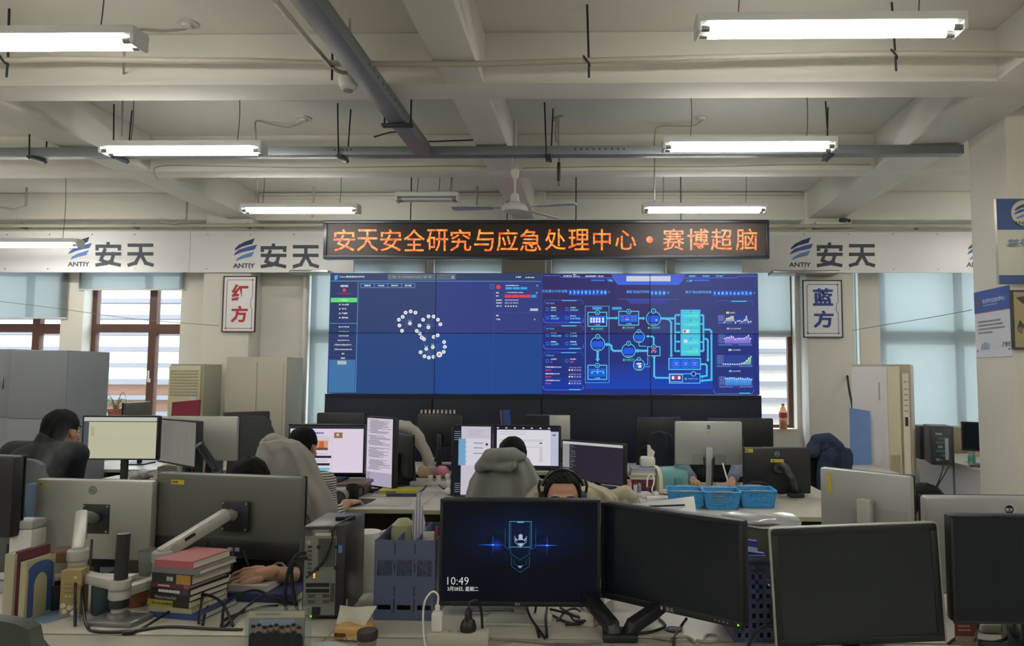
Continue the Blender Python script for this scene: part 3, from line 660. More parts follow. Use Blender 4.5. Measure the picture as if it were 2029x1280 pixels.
# beige conduit across the front
YP = 4.05
pts = [at(x, y, YP) for x, y in ((-60, 121), (0, 120), (110, 117), (300, 119), (500, 121), (640, 125), (820, 127), (960, 126), (1100, 122), (1300, 117), (1500, 112), (1750, 107), (2029, 108), (2120, 109))]
t = thing('conduit_pipe', 'beige pipe running across the whole ceiling in front', 'pipe', (0, YP, pts[6].z))
MB().tube([q - Vector(t.location) for q in pts], .017, 12).build('pipe', PIPE, t)
q = at(978, 126, YP) - Vector(t.location); MB().cyl((q.x-.022, q.y, q.z), (q.x+.022, q.y, q.z), .0175, n=14).build('coupling', PIPE, t)
for px, pz in ((12, 120), (655, 125), (1163, 120), (1770, 107)):
    q = at(px, pz, YP) - Vector(t.location)
    b = MB().tube([(q.x, q.y, HS-.002-t.location.z), (q.x+.01, q.y, q.z+.02), (q.x+.012, q.y-.004, q.z-.1)], .0065, 8, curve=False).build('hanger_rod', ROD, t)
    MB().tube([(q.x-.02, q.y-.018, q.z+.02), (q.x-.008, q.y-.024, q.z), (q.x+.01, q.y-.022, q.z-.022), (q.x+.018, q.y, q.z-.03)], .006, 6).build('clamp', ROD, b)
a = at(655, 130, YP); b = at(540, 0, YP-1.0)
MB().tube([(at(545, 0, 2.78)), at(560, 18, 2.95), at(610, 78, 3.55), a], .0135, 10).build('conduit_pipe', PIPE)
tag(bpy.data.objects['conduit_pipe.001'], 'beige pipe running beside the near cable tray to the pipe clamp', 'pipe')
o = MB().tube([at(656, 128, YP), at(664, 138, YP), at(680, 144, YP+.05), at(697, 143, YP+.1)], .011, 10).build('flexible_conduit', PIPE); tag(o, 'short curved grey conduit from the clamp to the smoke detector', 'conduit')
p = at(690, 165, 4.2)
t = thing('smoke_detector', 'white cup-shaped detector hanging beside the near cable tray', 'detector', tuple(p))
MB().lathe([(.0, .075), (.02, .074), (.022, .05), (.058, .045), (.06, .02), (.048, -.03), (.03, -.042), (0, -.044)], 24).build('body', M('d0cec8', .5), t)
MB().lathe([(.031, -.0425), (.026, -.05), (0, -.051)], 20).build('sensor', M('8a8884', .5), t)
MB().cyl((0, 0, .07), (0, 0, HB-p.z-.002 if False else HS-p.z-.002), .008, n=8).build('stem', PIPE, t)
# ceiling roses with dangling wires
def rose(px, py, label, pts):
    q = on(px, py, HS-.012); t = thing('ceiling_rose', label, 'ceiling rose', (q.x, q.y, HS))
    MB().lathe([(0, -.035), (.03, -.033), (.036, -.015), (.06, -.012), (.062, -.001), (0, -.001)], 20).build('base', M('c8c5bc', .5), t)
    MB().tube([Vector((0, 0, -.03))] + [at(x, y, Y) - Vector(t.location) for x, y, Y in pts], .006, 6).build('flex', M('8f8a80', .6), t)
q = on(371, 49, HS).y
rose(371, 48, 'round ceiling rose at upper left with looping cable', [(366, 58, q), (320, 62, q), (262, 58, q-.05), (247, 68, q-.1), (246, 112, q-.15), (243, 200, 4.9), (241, 270, 5.06)])
q = on(602, 237, HS).y
rose(602, 236, 'small ceiling rose left of the near tray with looping cable', [(598, 243, q), (572, 252, q), (540, 247, q), (512, 240, q), (506, 246, q), (507, 270, q-.1), (508, 340, 6.6), (512, 402, 6.98)])
q = on(1390, 234, HS).y
rose(1390, 233, 'small ceiling rose at right with looping cable', [(1386, 242, q), (1370, 249, q), (1310, 250, q), (1298, 262, q), (1297, 330, q), (1297, 400, 7.0)])
def hang(name, label, pts, r, m=CABLE, cat='cable'):
    o = MB().tube([at(*p) for p in pts], r, 7).build(name, m); return tag(o, label, cat)
hang('hanging_cable', 'thick grey cable hanging to the unlit tube light', [(865, 205, 6.6), (872, 212, 6.6), (888, 214, 6.6), (898, 225, 6.6), (899, 270, 6.7), (894, 300, 6.8), (896, 340, 6.9), (892, 388, 6.9)], .011)
hang('hanging_cable', 'grey cable tied in a loop hanging beside the cross tray rods', [(1107, 204, 5.9), (1107, 235, 5.9), (1096, 237, 5.88), (1115, 228, 5.85), (1130, 218, 5.85), (1130, 209, 5.86), (1118, 212, 5.88), (1106, 228, 5.9), (1101, 260, 5.9), (1103, 282, 5.9)], .011)
hang('hanging_cable', 'grey cable hanging from loop down to the black plug', [(1108, 206, 5.95), (1107, 260, 5.95), (1108, 310, 5.95), (1107, 324, 5.95)], .008)
p = at(1107, 345, 5.95)
t = thing('hanging_plug', 'black cylindrical plug dangling from grey cable above the sign', 'plug', tuple(p))
MB().lathe([(0, .1), (.012, .098), (.014, .08), (.014, -.05), (.01, -.06), (0, -.061)], 12).build('grip', M('1f2024', .4), t)
MB().lathe([(.007, -.06), (.008, -.1), (0, -.102)], 10).build('tip', M('8a6a60', .5), t)
# surface wiring on the second beam
def wire(label, pts, r=.0045, m=CABLE): return hang('surface_wire', label, pts, r, m, 'wire')
wire('thin wire along the second beam left of the middle beam', [(312, 356, 6.3), (313, 330, 6.3), (420, 329, 6.3), (600, 332, 6.3), (720, 331, 6.3), (880, 329, 6.3), (970, 329, 6.3)])
wire('thin wire along the second beam right of the middle beam', [(1035, 333, 6.3), (1200, 330, 6.3), (1400, 330, 6.3), (1560, 326, 6.3), (1725, 326, 6.3)])
wire('thin wire sagging across the window at left', [(0, 597, 8.1), (120, 612, 8.1), (250, 630, 8.1), (360, 640, 8.15), (434, 645, 8.25)], .003, M('6a6660', .6))
wire('thin wire running from the right blind to the right column', [(1688, 655, 8.25), (1745, 645, 8.1), (1850, 628, 7.4), (1926, 614, 6.2)], .003, M('6a6660', .6))
# wall pipes above the boards
for i, (x0, x1, y, z) in enumerate(((-7.5, at(640, 445, 8.2).x, 8.22, at(100, 446, 8.2).z), (at(1480, 450, 8.2).x, 5.6, 8.22, at(1700, 447, 8.2).z))):
    t = thing('wall_pipe', 'white pipe above the logo boards at %s' % ('left', 'right')[i], 'pipe', (x0, y, z))
    MB().cyl((0, 0, 0), (x1-x0, 0, 0), .022, n=12).build('pipe', PIPE, t); MB().cyl((0, .03, -.05), (x1-x0, .03, -.05), .012, n=10).build('pipe', PIPE, t)
    for k in range(3): MB().box(((x1-x0)*(.2+.3*k), .05, 0), (.02, .1, .06)).build('bracket', STEEL, t)
for i, (x, y) in enumerate(((52, 388), (370, 415), (620, 410), (945, 390))):
    p = at(x, y, 8.1); q = MB().tube([(p.x, p.y, HS-.002), (p.x, p.y, p.z-.12), (p.x-.14, p.y, p.z-.16), (p.x-.3, p.y, p.z-.13)][:(4 if i < 2 else 2)], .012, 8, curve=False)
    tag(q.build('pipe_drop', PIPE), ('thin bent pipe stub dropping from the ceiling at far left', 'thin bent pipe stub dropping from the ceiling above the second logo board', 'straight pipe stub dropping behind the left end of the dot-matrix sign', 'straight pipe stub dropping left of the ceiling fan')[i], 'pipe')
for px in (794, 1423):
    p = at(px, 357, 8.3); g_ = MB()
    for k in range(4): g_.tube([p + Vector((math.cos(u)*.06+(k-1.5)*.05, -.01*k, math.sin(u)*.05)) for u in [j*PI/4 for j in range(9)]], .005, 6)
    tag(g_.build('cable_coil', CABLE), 'small coil of cable fixed high on the back beam %s of the fan' % ('left' if px < 1000 else 'right'), 'cable')
# ceiling fan
YF = 6.0; p = at(1020, 411, YF); t = thing('ceiling_fan', 'white three-bladed ceiling fan in front of the dot-matrix sign', 'ceiling fan', tuple(p)); zz = at(1020, 346, YF).z-p.z
FW = M('d0cec6', .4)
MB().lathe([(0, .045), (.05, .04), (.1, .015), (.115, -.01), (.1, -.035), (.05, -.05), (0, -.052)], 28).build('motor', FW, t)
MB().lathe([(0, .12), (.03, .115), (.038, .08), (.04, .045), (0, .044)], 20).build('motor_cap', FW, t)
MB().cyl((0, 0, .11), (0, 0, zz-.03), .009, n=12).build('downrod', FW, t)
MB().lathe([(0, zz-.04), (.016, zz-.04), (.034, zz-.01), (.036, zz+.04), (0, zz+.042)], 20).build('cup', FW, t); MB().cyl((0, 0, zz+.04), (0, 0, HS-p.z-.002), .012, n=10).build('hanger_stem', FW, t)
for k, a in enumerate((math.radians(176), math.radians(52), math.radians(-14))):
    m = MB(); m.T = rotz(a) @ rotx(math.radians(4 if k != 1 else 10))
    m.box((.15, 0, 0), (.12, .03, .006)); m.prism([(.19, -.045), (.5, -.06), (.53, -.045), (.53, .045), (.5, .06), (.19, .045)], -.003, .003, T=rotx(PI/2))
    m.build('blade', M('aeaeaa', .4), t)
# security camera and white boxes by the right pillar
p = at(1660, 441, 8.24); t = thing('security_camera', 'small security camera above the right logo board', 'camera', tuple(p))
MB().box((-.1, 0, -.01), (.3, .05, .05), 0, None, .01).build('wall_bar', FW, t); MB().box((.05, -.04, .02), (.09, .05, .04), 0, None, .01).build('body', DARKM, t); MB().cyl((.1, -.05, .02), (.12, -.06, .0), .018, n=12).build('lens', BLK, t)
# door closer like bars above the signs
for px0, px1, py, s in ((575, 652, 550, 'left edge of the video wall'), (1530, 1662, 549, 'blue character sign')):
    a, b = at(px0, py, 8.1), at(px1, py, 8.1)
    o = MB().box(((a.x+b.x)/2, 8.18, 2.7272), (b.x-a.x, .24, .035), 0, None, .006).build('metal_rail', STEEL); tag(o, 'short metal rail under the board near the ' + s, 'rail')
# signs on the right column
p0 = at(1971, 395, 5.0)
t = thing('wall_sign', 'large blue and silver sign with company logo on the right column', 'sign', (p0.x, 4.985, at(1990, 562, 4.98).z))
hgt = p0.z - t.location.z; BLU = M('33508c', .4); SIL = M('b4b4a4', .3, .4)
MB().bx(0, 1.0, 0, .03, 0, hgt).build('panel', SIL, t)
MB().bx(0, 1.0, -.004, 0, 0, hgt*.1).build('lower_band', BLU, t); MB().bx(0, 1.0, -.004, 0, hgt*.635, hgt).build('upper_band', BLU, t)
g = G(); g.y = -.006; g.circ(.182, hgt*.83, .087, SIL, 40); g.up(); g.T = lambda x, y: (.185+(x-455)*.0011, hgt*.83-(y-232)*.00095)
logo(g, 635, 235, 1.0, False, (NAVY, MIDB, LITB, SLATE)); g.T = None
g.text('基础软硬件', .065, hgt*.43, .055, M('7f94b0', .4), .02, w=.45); g.rect(.17, hgt*.372, .6, hgt*.378, NAVY); g.build('lettering', t)
# notice on the side of the column, stands square to the wall
z0, z1 = at(1935, 709, 5.5).z, at(1930, 580, 5.5).z
t = thing('notice_board', 'white notice with blue heading on the side of the right column', 'notice', (2.845, 5.5, z0), -PI/2); w = .47; h = z1-z0
MB().bx(0, w, 0, .004, 0, h).build('panel', M('d6d8dc', .3), t)
g = G(); g.y = -.001; g.rect(0, h*.68, w, h, M('3d5aa6', .4)); g.rect(0, h*.665, w, h*.68, M('a85a5a', .4)); g.up()
g.text('安全研究与应急处理中心', w*.25, h*.80, .035, M('c8d0e4', .4), .02, w=w*.62); g.scrib(w*.25, h*.765, .008, 20, M('9fb0d4', .4), .3)
g.circ(w*.12, h*.835, .042, M('5a5f78', .4)); g.ring(w*.12, h*.835, .034, .006, M('c0a080', .4)); g.circ(w*.12, h*.83, .016, M('b86a60', .4))
for k in range(4): g.scrib(w*.1, h*(.52-.055*k), .013, 17 if k < 3 else 12, M('8a8e98', .5), .5)
for x in (.16, .2, .25, .29, .33, .38): g.line([(w*x, h*.13), (w*(x+.03), h*(.2 if x != .25 else .22)), (w*(x+.015), h*.12)], .008, M('86aacb', .4))
g.text('安天', w*.83, h*.14, .035, SLATE, .02); g.line([(w*.77, h*.14), (w*.79, h*.2), (w*.81, h*.2)], .007, SLATE); g.build('print', t)
for x, z in ((.03, .05), (w-.03, .05), (w-.03, h-.03), (.03, h-.03)): MB().cyl((x, -.004, z), (x, 0, z), .008, n=10).build('stud', STEEL, t)
p = at(2007, 692, 5.0); zt = at(2007, 575, 5.0).z
t = thing('framed_picture', 'framed tan picture with dark aircraft silhouettes on the right column', 'picture', (p.x, 4.99, p.z)); h = zt-p.z
f = MB(); f.bx(0, .5, 0, .028, 0, .012); f.bx(0, .5, 0, .028, h-.012, h); f.bx(0, .012, 0, .028, .012, h-.012); f.bx(.488, .5, 0, .028, .012, h-.012); f.build('frame', M('3c3a36', .4), t)
g = G(); g.y = .004; g.rect(.012, .012, .488, h-.012, M('a89a74', .5, var=.12, scale=9)); g.up(); D = M('4a4438', .5)
g.poly([(.03, h-.05), (.09, h-.04), (.16, h-.1), (.13, h-.13), (.1, h-.1), (.07, h-.09)], D); g.poly([(.05, h-.2), (.08, h-.24), (.06, h-.3), (.03, h-.26)], D); g.circ(.05, h-.27, .02, M('787058', .5)); g.build('print', t)
# ------------------------------------------------------------------ desks
DTOP = M('bdb8ac', .38, var=.07, scale=5); DEDGE = M('a8a488', .5); DLEG = M('a9a58c', .55); DPAN = M('4c463e', .6)
def desk(x0, x1, y0, y1, label, side=1, panel=DPAN, z=.75):
    t = thing('desk', label, 'desk', ((x0+x1)/2, (y0+y1)/2, 0), 0, 'office desks in rows'); w, d = (x1-x0)/2-.002, (y1-y0)/2-.002
    b = MB().bx(-w, w, -d, d, z-.025, z, 0, .003); top = b.build('top', DTOP, t)
    MB().bx(-w, w, -d-.0015, -d, z-.026, z-.001).build('edge_band', DEDGE, top)
    for s in (-1, 1): MB().bx(s*w, s*(w-.03), -d+.02, d-.02, 0, z-.026).build('leg_panel', DLEG, t)
    MB().bx(-w+.032, w-.032, d*.55*side-.009, d*.55*side+.009, .2, z-.027).build('modesty_panel', panel, t)
for i, (a, b) in enumerate(((-2.24, -.84), (-.84, .56), (.56, 1.96))):
    n = ('left', 'centre', 'right')[i]
    desk(a, b, 1.66, 2.365, 'nearest %s desk, this side of the seam, seen along the bottom edge' % n)
    desk(a, b, 2.375, 3.08, 'nearest %s desk, far side of the seam, joined back to back' % n)
desk(-3.64, -2.25, 2.375, 3.08, 'near desk at the left edge under the black monitor')
for i, (a, b, y) in enumerate(((-3.9, -2.5, 4.6), (-2.49, -1.09, 4.57), (-1.09, .31, 4.55), (.31, 1.66, 4.42))):
    n = ('far left under the yellow screen', 'under the article screen with mouse pad', 'behind the grey hooded jacket', 'under the three blue baskets')[i]
    desk(a, b, y, y+.7, 'middle row desk ' + n, 1); desk(a, b, y+.705, y+1.4, 'middle row desk back to back with the one ' + n, -1)
for i, (a, b) in enumerate(((-4.6, -3.2), (-3.19, -1.79), (-1.78, -.38), (-.37, 1.03), (1.04, 2.64))):
    desk(a, b, 6.35, 7.05, 'far row desk below the video wall, ' + ('behind the pot plant', 'in front of the beige cabinet', 'under the toy-topped monitor', 'under the monitor with grey sticker', 'with the navy coat beside it')[i])
# white desk by the right window, runs away from the viewer
WD = M('cfccd2', .4, var=.05, scale=6)
t = thing('desk', 'white desk with panelled side by the right window', 'desk', (3.5, 7.3, 0), 0, 'office desks in rows')
MB().bx(0, .65, -.75, .78, .725, .75, 0, .004).build('top', M('cac7bd', .4), t); MB().bx(.02, .045, -.70, -.02, .02, .724).build('leg_panel', WD, t); MB().bx(.02, .045, .03, .76, .02, .724).build('leg_panel', WD, t)
MB().bx(.035, .06, -.02, .03, .0, .724).build('post', M('6b6258', .5), t); MB().bx(.05, .6, -.7, -.68, .02, .724).build('end_panel', M('b5a98f', .5), t)
# ------------------------------------------------------------------ monitors
CASE = M('1a1c20', .42); SCR = M('171d26', .22, spec=.35); SILV = M('a9aba8', .38, .35); GRYB = M('62655f', .42, .3); SILD = M('a9aaa2', .42, .3); YEL = M('c8b83a', .5)
def mon(label, xl, ytl, xr, ytr, ybl, Yl, Yr, back=False, m=CASE, art=None, stand=True, z=.75, bez=.014, front=SCR, roll=0, badge=None, depth=.045, neck=CASE, group=None, low=0, lean=0):
    PL, PR = at(xl, ytl, Yl), at(xr, ytr, Yr); w = math.hypot(PR.x-PL.x, PR.y-PL.y); rz = math.atan2(PR.y-PL.y, PR.x-PL.x)
    zt = (PL.z+PR.z)/2 if not roll else PL.z + (PR.z-PL.z)/2; h = PL.z - at(xl, ybl, Yl).z; c = (PL+PR)/2
    t = thing('monitor', label, 'monitor', (c.x, c.y, z), rz + (PI if back else 0), group); w2 = w/2; z1 = zt-z; z0 = z1-h
    T = tr(0, 0, (z0+z1)/2) @ roty(-roll) @ rotx(-lean) @ tr(0, 0, -(z0+z1)/2)
    b = MB(); b.T = T; b.bx(-w2, w2, 0, depth, z0, z1, 0, min(.012, depth*.3)); cs = b.build('casing', m, t)
    f = MB(); f.T = T; k = low or bez
    f.bx(-w2, w2, -.006, 0, z0, z0+k, 0, .002); f.bx(-w2, w2, -.006, 0, z1-bez, z1, 0, .002); f.bx(-w2, -w2+bez, -.006, 0, z0+k, z1-bez, 0, .002); f.bx(w2-bez, w2, -.006, 0, z0+k, z1-bez, 0, .002)
    f.build('bezel', CASE, t)
    s = MB(); s.T = T; s.bx(-w2+bez, w2-bez, -.003, 0, z0+k, z1-bez); s.build('screen', front, t)
    if art:
        W_, H_ = w-2*bez, h-k-bez; g = G(.0004); g.y = -.0036; g.mb.T = T @ tr(-w2+bez, 0, z0+k); art(g, W_, H_); g.build('screen_image', t)
    if stand:
        n = MB(); n.box((0, depth+.02, (z1*.62)/2+.006), (.05, .028, z1*.62), 0, None, .008); n.build('stand_neck', neck, t)
        MB().bx(-.11, .11, -.05, .16, 0, .012, 0, .005).build('stand_base', neck, t)
    t['w'] = w; t['h'] = h; t['z0'] = z0; t['d'] = depth
    if badge:
        q = G(.0005, None); q.mb.T = T @ tr(0, depth+.001, z1-h*.13) @ rotz(PI); col = badge[1]
        q.circ(0, 0, h*.055, M(badge[0], .4), 28); q.up()
        if badge[0] != 'none': q.ring(0, 0, h*.055, .0025, M(col, .4), 28)
        q.text(badge[2], 0, -h*.018, h*.036, M(col, .4), .02, 'c', w=h*.075); q.build('badge', cs)
    return t
def sticker(t, x, z, w=.05, h=.014, m=YEL, name='sticker', txt=True):   # on the back of a monitor
    o = [c for c in t.children if c.name.startswith('casing')][0]
    g = G(.0004); g.mb.T = tr(0, t['d']+.001, 0) @ rotz(PI); g.rect(-x-w/2, z-h/2, -x+w/2, z+h/2, m); g.up()
    if txt and w > h: g.scrib(-x-w*.4, z-h*.2, h*.4, int(w/h*.6), M('5a5424', .6), .3)
    g.build(name, o)
def ports(t, x0, x1, z0, z1):
    o = [c for c in t.children if c.name.startswith('casing')][0]; d = t['d']
    MB().bx(x0, x1, d, d+.002, z0, z1).build('port_recess', M('7d7f7c', .5), o)
    for i in range(2):
        x = x0+(x1-x0)*(.35+.3*i); MB().tube([(x, d+.003, z1-.02), (x, d+.012, z0), (x+.01, d+.02, z0-.09)], .005, 6).build('cable', CASE, t)
def T_(m): return lambda g, W_, H_: None
Wh = E('dcdadf', .9)
def lockscreen(g, W_, H_):
    g.rect(0, 0, W_, H_, E('060a14')); u = g.up; u()
    for k in range(10):      # the wallpaper's dark blue glow
        f = 1-k/10; g.circ(W_*.5, H_*.66, W_*.52*f, E(tuple(lin('060a14')[q]*f + lin('0c1838')[q]*(1-f) for q in range(3))), 40, rz=H_*.34*f if H_*.34*f < H_*.33 else H_*.335); u(.2)
    cx = W_*.503; k = H_/650.0; mp = lambda x, y: (cx + (x-1287)*k*.98, H_ - (y-62)*k); A, Bc = E('3f86a8'), E('24567a')
    L = lambda pts, w, m: g.line([mp(*q) for q in pts], w*k, m)
    for sx, s in ((1100, 1), (1470, -1)):
        for i in range(6): g.circ(*mp(sx+s*25, 343), (70-i*10)*k, E(('070d20', '08102a', '091436', '0a1a48', '0b2260', '0d2c80')[i]), 24); u(.2)
        g.poly([mp(sx-110, 343), mp(sx, 338), mp(sx+80, 343), mp(sx, 348)], E('2858d0')); g.poly([mp(sx-3, 285), mp(sx+3, 285), mp(sx+1, 405), mp(sx-1, 405)], E('1c3a9a')); u(); g.circ(*mp(sx, 343), 6*k, E('78a8f8'), 10)
    u(); L([(1212, 188), (1362, 188), (1362, 355), (1212, 355), (1212, 188)], 5, A); L([(1222, 200), (1222, 398), (1287, 440), (1352, 398), (1352, 200)], 3, Bc)
    L([(1212, 188), (1212, 370), (1184, 355), (1184, 235)], 3, Bc); L([(1362, 188), (1362, 370), (1392, 355), (1392, 235)], 3, Bc); L([(1228, 420), (1228, 480), (1287, 520), (1350, 480), (1350, 420)], 3, Bc); L([(1246, 430), (1246, 468), (1287, 478), (1330, 468), (1330, 430)], 2, Bc)
    g.rect(*mp(1265, 195), *mp(1310, 185), E('80b8d0')); Sv = E('aab4cc')
    g.circ(*mp(1289, 284), 14*k, Sv, 20); g.poly([mp(1268, 308), mp(1276, 296), mp(1302, 296), mp(1312, 308)], Sv); g.poly([mp(1268, 330), mp(1312, 330), mp(1290, 352)], Sv); L([(1250, 285), (1252, 322), (1288, 358), (1326, 322), (1330, 285)], 5, E('788aa8'))
    L([(1256, 300), (1262, 312)], 7, Sv); L([(1322, 300), (1316, 312)], 7, Sv); g.poly([mp(1268, 478), mp(1306, 478), mp(1287, 495)], E('6f8ae8'))
    g.text('10:49', W_*.035, H_*.165, H_*.078, E('d8d8d8'), -.012, w=W_*.137); g.text('3月28日, 星期二', W_*.036, H_*.10, H_*.047, E('c8c8c8'), .008, w=W_*.2); g.circ(W_*.972, H_*.035, .005, E('a0a8b0'), 8)
m1 = mon('centre black monitor showing 10:49 lock screen', 873, 988, 1190, 989, 1200, 2.53, 2.53, art=lockscreen, bez=.011, low=.016, neck=SILD)
g = G(); g.text('安天', -.006, m1['z0']+.003, .008, M('b0b4b8', .4), .01, 'c'); g.mb.T = None; g.y = -.008
bz = [c for c in m1.children if c.name.startswith('bezel')][0]
g = G(); g.y = -.0075; g.text('安天', -.006, m1['z0']+.004, .009, M('b0b4b8', .4), .01, 'c'); g.build('logo', bz)
m2 = mon('black monitor with dark screen on black arm, right of the lock screen', 1192, 999, 1472, 1027, 1187, 2.58, 2.27, stand=False, bez=.014, low=.022)
bz = [c for c in m2.children if c.name.startswith('bezel')][0]
g = G(); g.y = -.0075; zq = m2['z0']; g.text('安天', .01, zq+.004, .014, M('b0b4b8', .4), .01, 'c'); g.circ(-.022, zq+.011, .006, M('b0b4b8', .4))
for i in range(4): g.circ(.17+i*.014, zq+.011, .0028, M('8a8e90', .4), 8)
g.circ(.247, zq+.011, .0032, E('86d838', 1.5), 10); g.build('logo', bz)
m3 = mon('glossy black monitor with silver rim at bottom right', 1531, 1051, 1859, 1033, 1284, 2.24, 2.24, stand=True, bez=.02, roll=math.radians(2.6), m=SILD, front=M('1f272c', .08, spec=.5), low=.02)
f = MB(); w2, z0, z1 = m3['w']/2+.003, m3['z0']-.003, m3['z0']+m3['h']+.003; f.T = tr(0, 0, (z0+z1)/2) @ roty(-math.radians(2.6)) @ tr(0, 0, -(z0+z1)/2)
f.tube([(-w2, -.004, z0), (-w2, -.004, z1-.012), (-w2+.004, -.004, z1-.003), (-w2+.012, -.004, z1), (w2-.012, -.004, z1), (w2-.004, -.004, z1-.003), (w2, -.004, z1-.012), (w2, -.004, z0)], .0035, 8, curve=False); f.build('metal_rim', SILV, m3)
m4 = mon('black monitor cut off by the right edge', 1881, 1016, 2237, 1026, 1231, 2.2, 2.2, bez=.008)
m5 = mon('upright portrait silver monitor seen from behind with vertical yellow sticker', 1632, 926, 1812, 941, 1088, 2.64, 2.41, back=True, m=SILV, stand=False, depth=.03)
sticker(m5, .12, m5['z0']+m5['h']-.05, .014, .07); MB().bx(-.14, -.02, .03, .034, m5['z0']+.05, m5['z0']+.17).build('port_recess', SILD, m5)
n = MB(); n.box((-.02, .06, m5['z0']*.5+.1), (.05, .03, m5['z0']+.2), 0, None, .008); n.build('stand_neck', SILD, m5); MB().bx(-.09, .05, -.02, .09, 0, .012, 0, .005).build('stand_base', SILD, m5)
m6 = mon('silver monitor with black logo badge seen from behind at right edge', 1820, 979, 2150, 982, 1171, 2.72, 2.72, back=True, m=SILV, badge=('16181c', 'd8dadc', '安天'), neck=SILD)
m7 = mon('silver monitor with round logo seen from behind on white arm, left one', 85, 948, 316, 949, 1102, 3.04, 3.0, back=True, m=SILD, stand=False, badge=('8f918c', '60635e', 'DELL'), depth=.04)
sticker(m7, m7['w']*.42, m7['z0']+m7['h']-.02)
m8 = mon('dark grey monitor seen from behind on raised white arm', 323, 947, 609, 930, 1106, 3.04, 2.92, back=True, m=GRYB, stand=False, depth=.04)
sticker(m8, m8['w']*.34, m8['z0']+m8['h']-.035, .06, .018)
w2 = m8['w']/2; MB().bx(-w2+.004, w2-.004, .018, .044, m8['z0']+.003, m8['z0']+.075, 0, .004).build('lower_case', CASE, m8)
g = G(); g.mb.T = tr(0, .045, 0) @ rotz(PI); g.rect(.02, m8['z0']+.03, .042, m8['z0']+.045, SILV); g.rect(.05, m8['z0']+.03, .072, m8['z0']+.045, SILV); g.text('DELL', 0, m8['z0']+.09, .012, M('45484a', .5), .01, 'c'); g.build('port_labels', m8)
m9 = mon('black monitor seen from behind at the left edge', -150, 898, 52, 899, 1052, 3.0, 2.9, back=True, stand=True, depth=.05)
g = G(); g.mb.T = tr(0, .052, 0) @ rotz(PI); g.line([(.08, m9['z0']+m9['h']*.7), (.15, m9['z0']+m9['h']*.86)], .004, M('8a2c30', .4)); g.build('red_reflection', m9)  # screen reflection painted on the casing as a thin red line
def inbox(g, W_, H_):
    g.rect(0, 0, W_, H_, E('b6b59a')); g.up(); g.rect(0, 0, W_*.07, H_*.9, E('4a5058')); g.rect(0, H_*.92, W_, H_, E('b9b9b2')); g.rect(0, H_*.885, W_, H_*.905, E('4b5156')); g.up()
    for i in range(5): g.scrib(W_*.1, H_*(.74-.045*i), H_*.014, 4+i % 2, E('6c6c60'), .6)
    for i in range(9): g.rect(W_*.1, H_*(.5-.05*i), W_*.97, H_*(.5-.05*i)+.0012, E('a2a188'))
m10 = mon('bright pale yellow screen of the far left desk', 165, 823, 315.6, 824, 911, 5.25, 5.25, art=inbox, bez=.012)
def greysheet(g, W_, H_):
    g.rect(0, 0, W_, H_, E('6d6c66')); g.up()
    for x in (.15, .55, .75):
        for i in range(12): g.scrib(W_*x, H_*(.85-.06*i), H_*.018, 2, E('555650'), .5)
m11 = mon('grey screen angled beside the pale yellow screen', 316.5, 829, 392, 833, 916, 5.35, 4.98, art=greysheet, bez=.012)
m12 = mon('silver monitor seen from behind right of the yellow screen', 340, 824, 476, 825, 911, 5.6, 5.6, back=True, m=SILD)
m13 = mon('black monitor seen from behind before the beige cabinet', 443, 815, 533, 816, 872, 6.6, 6.85, back=True)
m14 = mon('small grey monitor seen from behind below the slatted window', 243, 797, 291, 796, 826, 6.55, 6.95, back=True, m=GRYB)
def article(g, W_, H_):
    g.rect(0, 0, W_, H_, E('d9cbdc')); g.up(); g.rect(0, H_*.94, W_, H_, E('2b2d36')); g.rect(W_*.575, 0, W_*.585, H_*.94, E('cfc0d4')); g.up()
    g.scrib(W_*.3, H_*.83, H_*.035, 5, E('5a62a8'), .4)
    for i in range(4): g.rect(W_*.29, H_*(.78-.035*i), W_*(.55 if i else .5), H_*(.79-.035*i), E('b9aabf'))
    g.rect(W_*.325, H_*.48, W_*.52, H_*.69, E('c89878')); g.up(); g.rect(W_*.325, H_*.48, W_*.52, H_*.53, E('6a4038')); g.poly([(W_*.39, H_*.53), (W_*.4, H_*.66), (W_*.46, H_*.67), (W_*.47, H_*.53)], E('c0623e')); g.rect(W_*.28, H_*.31, W_*.57, H_*.36, E('23262c')); g.rect(W_*.28, H_*.15, W_*.55, H_*.2, E('23262c')); g.rect(W_*.34, H_*.05, W_*.55, H_*.1, E('52b8c4'))
    for y in (.4, .26, .23): g.rect(W_*.29, H_*y, W_*.52, H_*(y+.012), E('b0a2b8'))
    g.rect(W_*.6, H_*.74, W_*.715, H_*.86, E('8a6a58')); g.up(); g.circ(W_*.65, H_*.81, H_*.03, E('e0c888'), 14)
m15 = mon('wide screen showing an article with an orange picture', 573, 840, 724.5, 841, 939, 5.1, 5.1, art=article, bez=.012, z=.842)
def codepage(g, W_, H_):
    g.rect(0, 0, W_, H_, E('cdc2d2')); g.up(); g.rect(0, 0, W_, H_*.2, E('a8a0b4')); g.up()
    for i in range(58):
        y = .97-.0128*i
        if i in (16, 17, 30, 31, 44, 45): continue
        g.rect(W_*(.05+.1*random.random()), H_*y, W_*(.35+.62*random.random()), H_*(y+.006), E('74707f' if i % 3 else '57555f'))
    for i in range(14): g.scrib(W_*.05, H_*(.18-.0125*i), H_*.006, 7, E('6a6878'), .5)
m16 = mon('tall portrait screen full of code left of the white coat', 727, 825, 782, 827, 963, 5.3, 5.12, art=codepage, bez=.012)
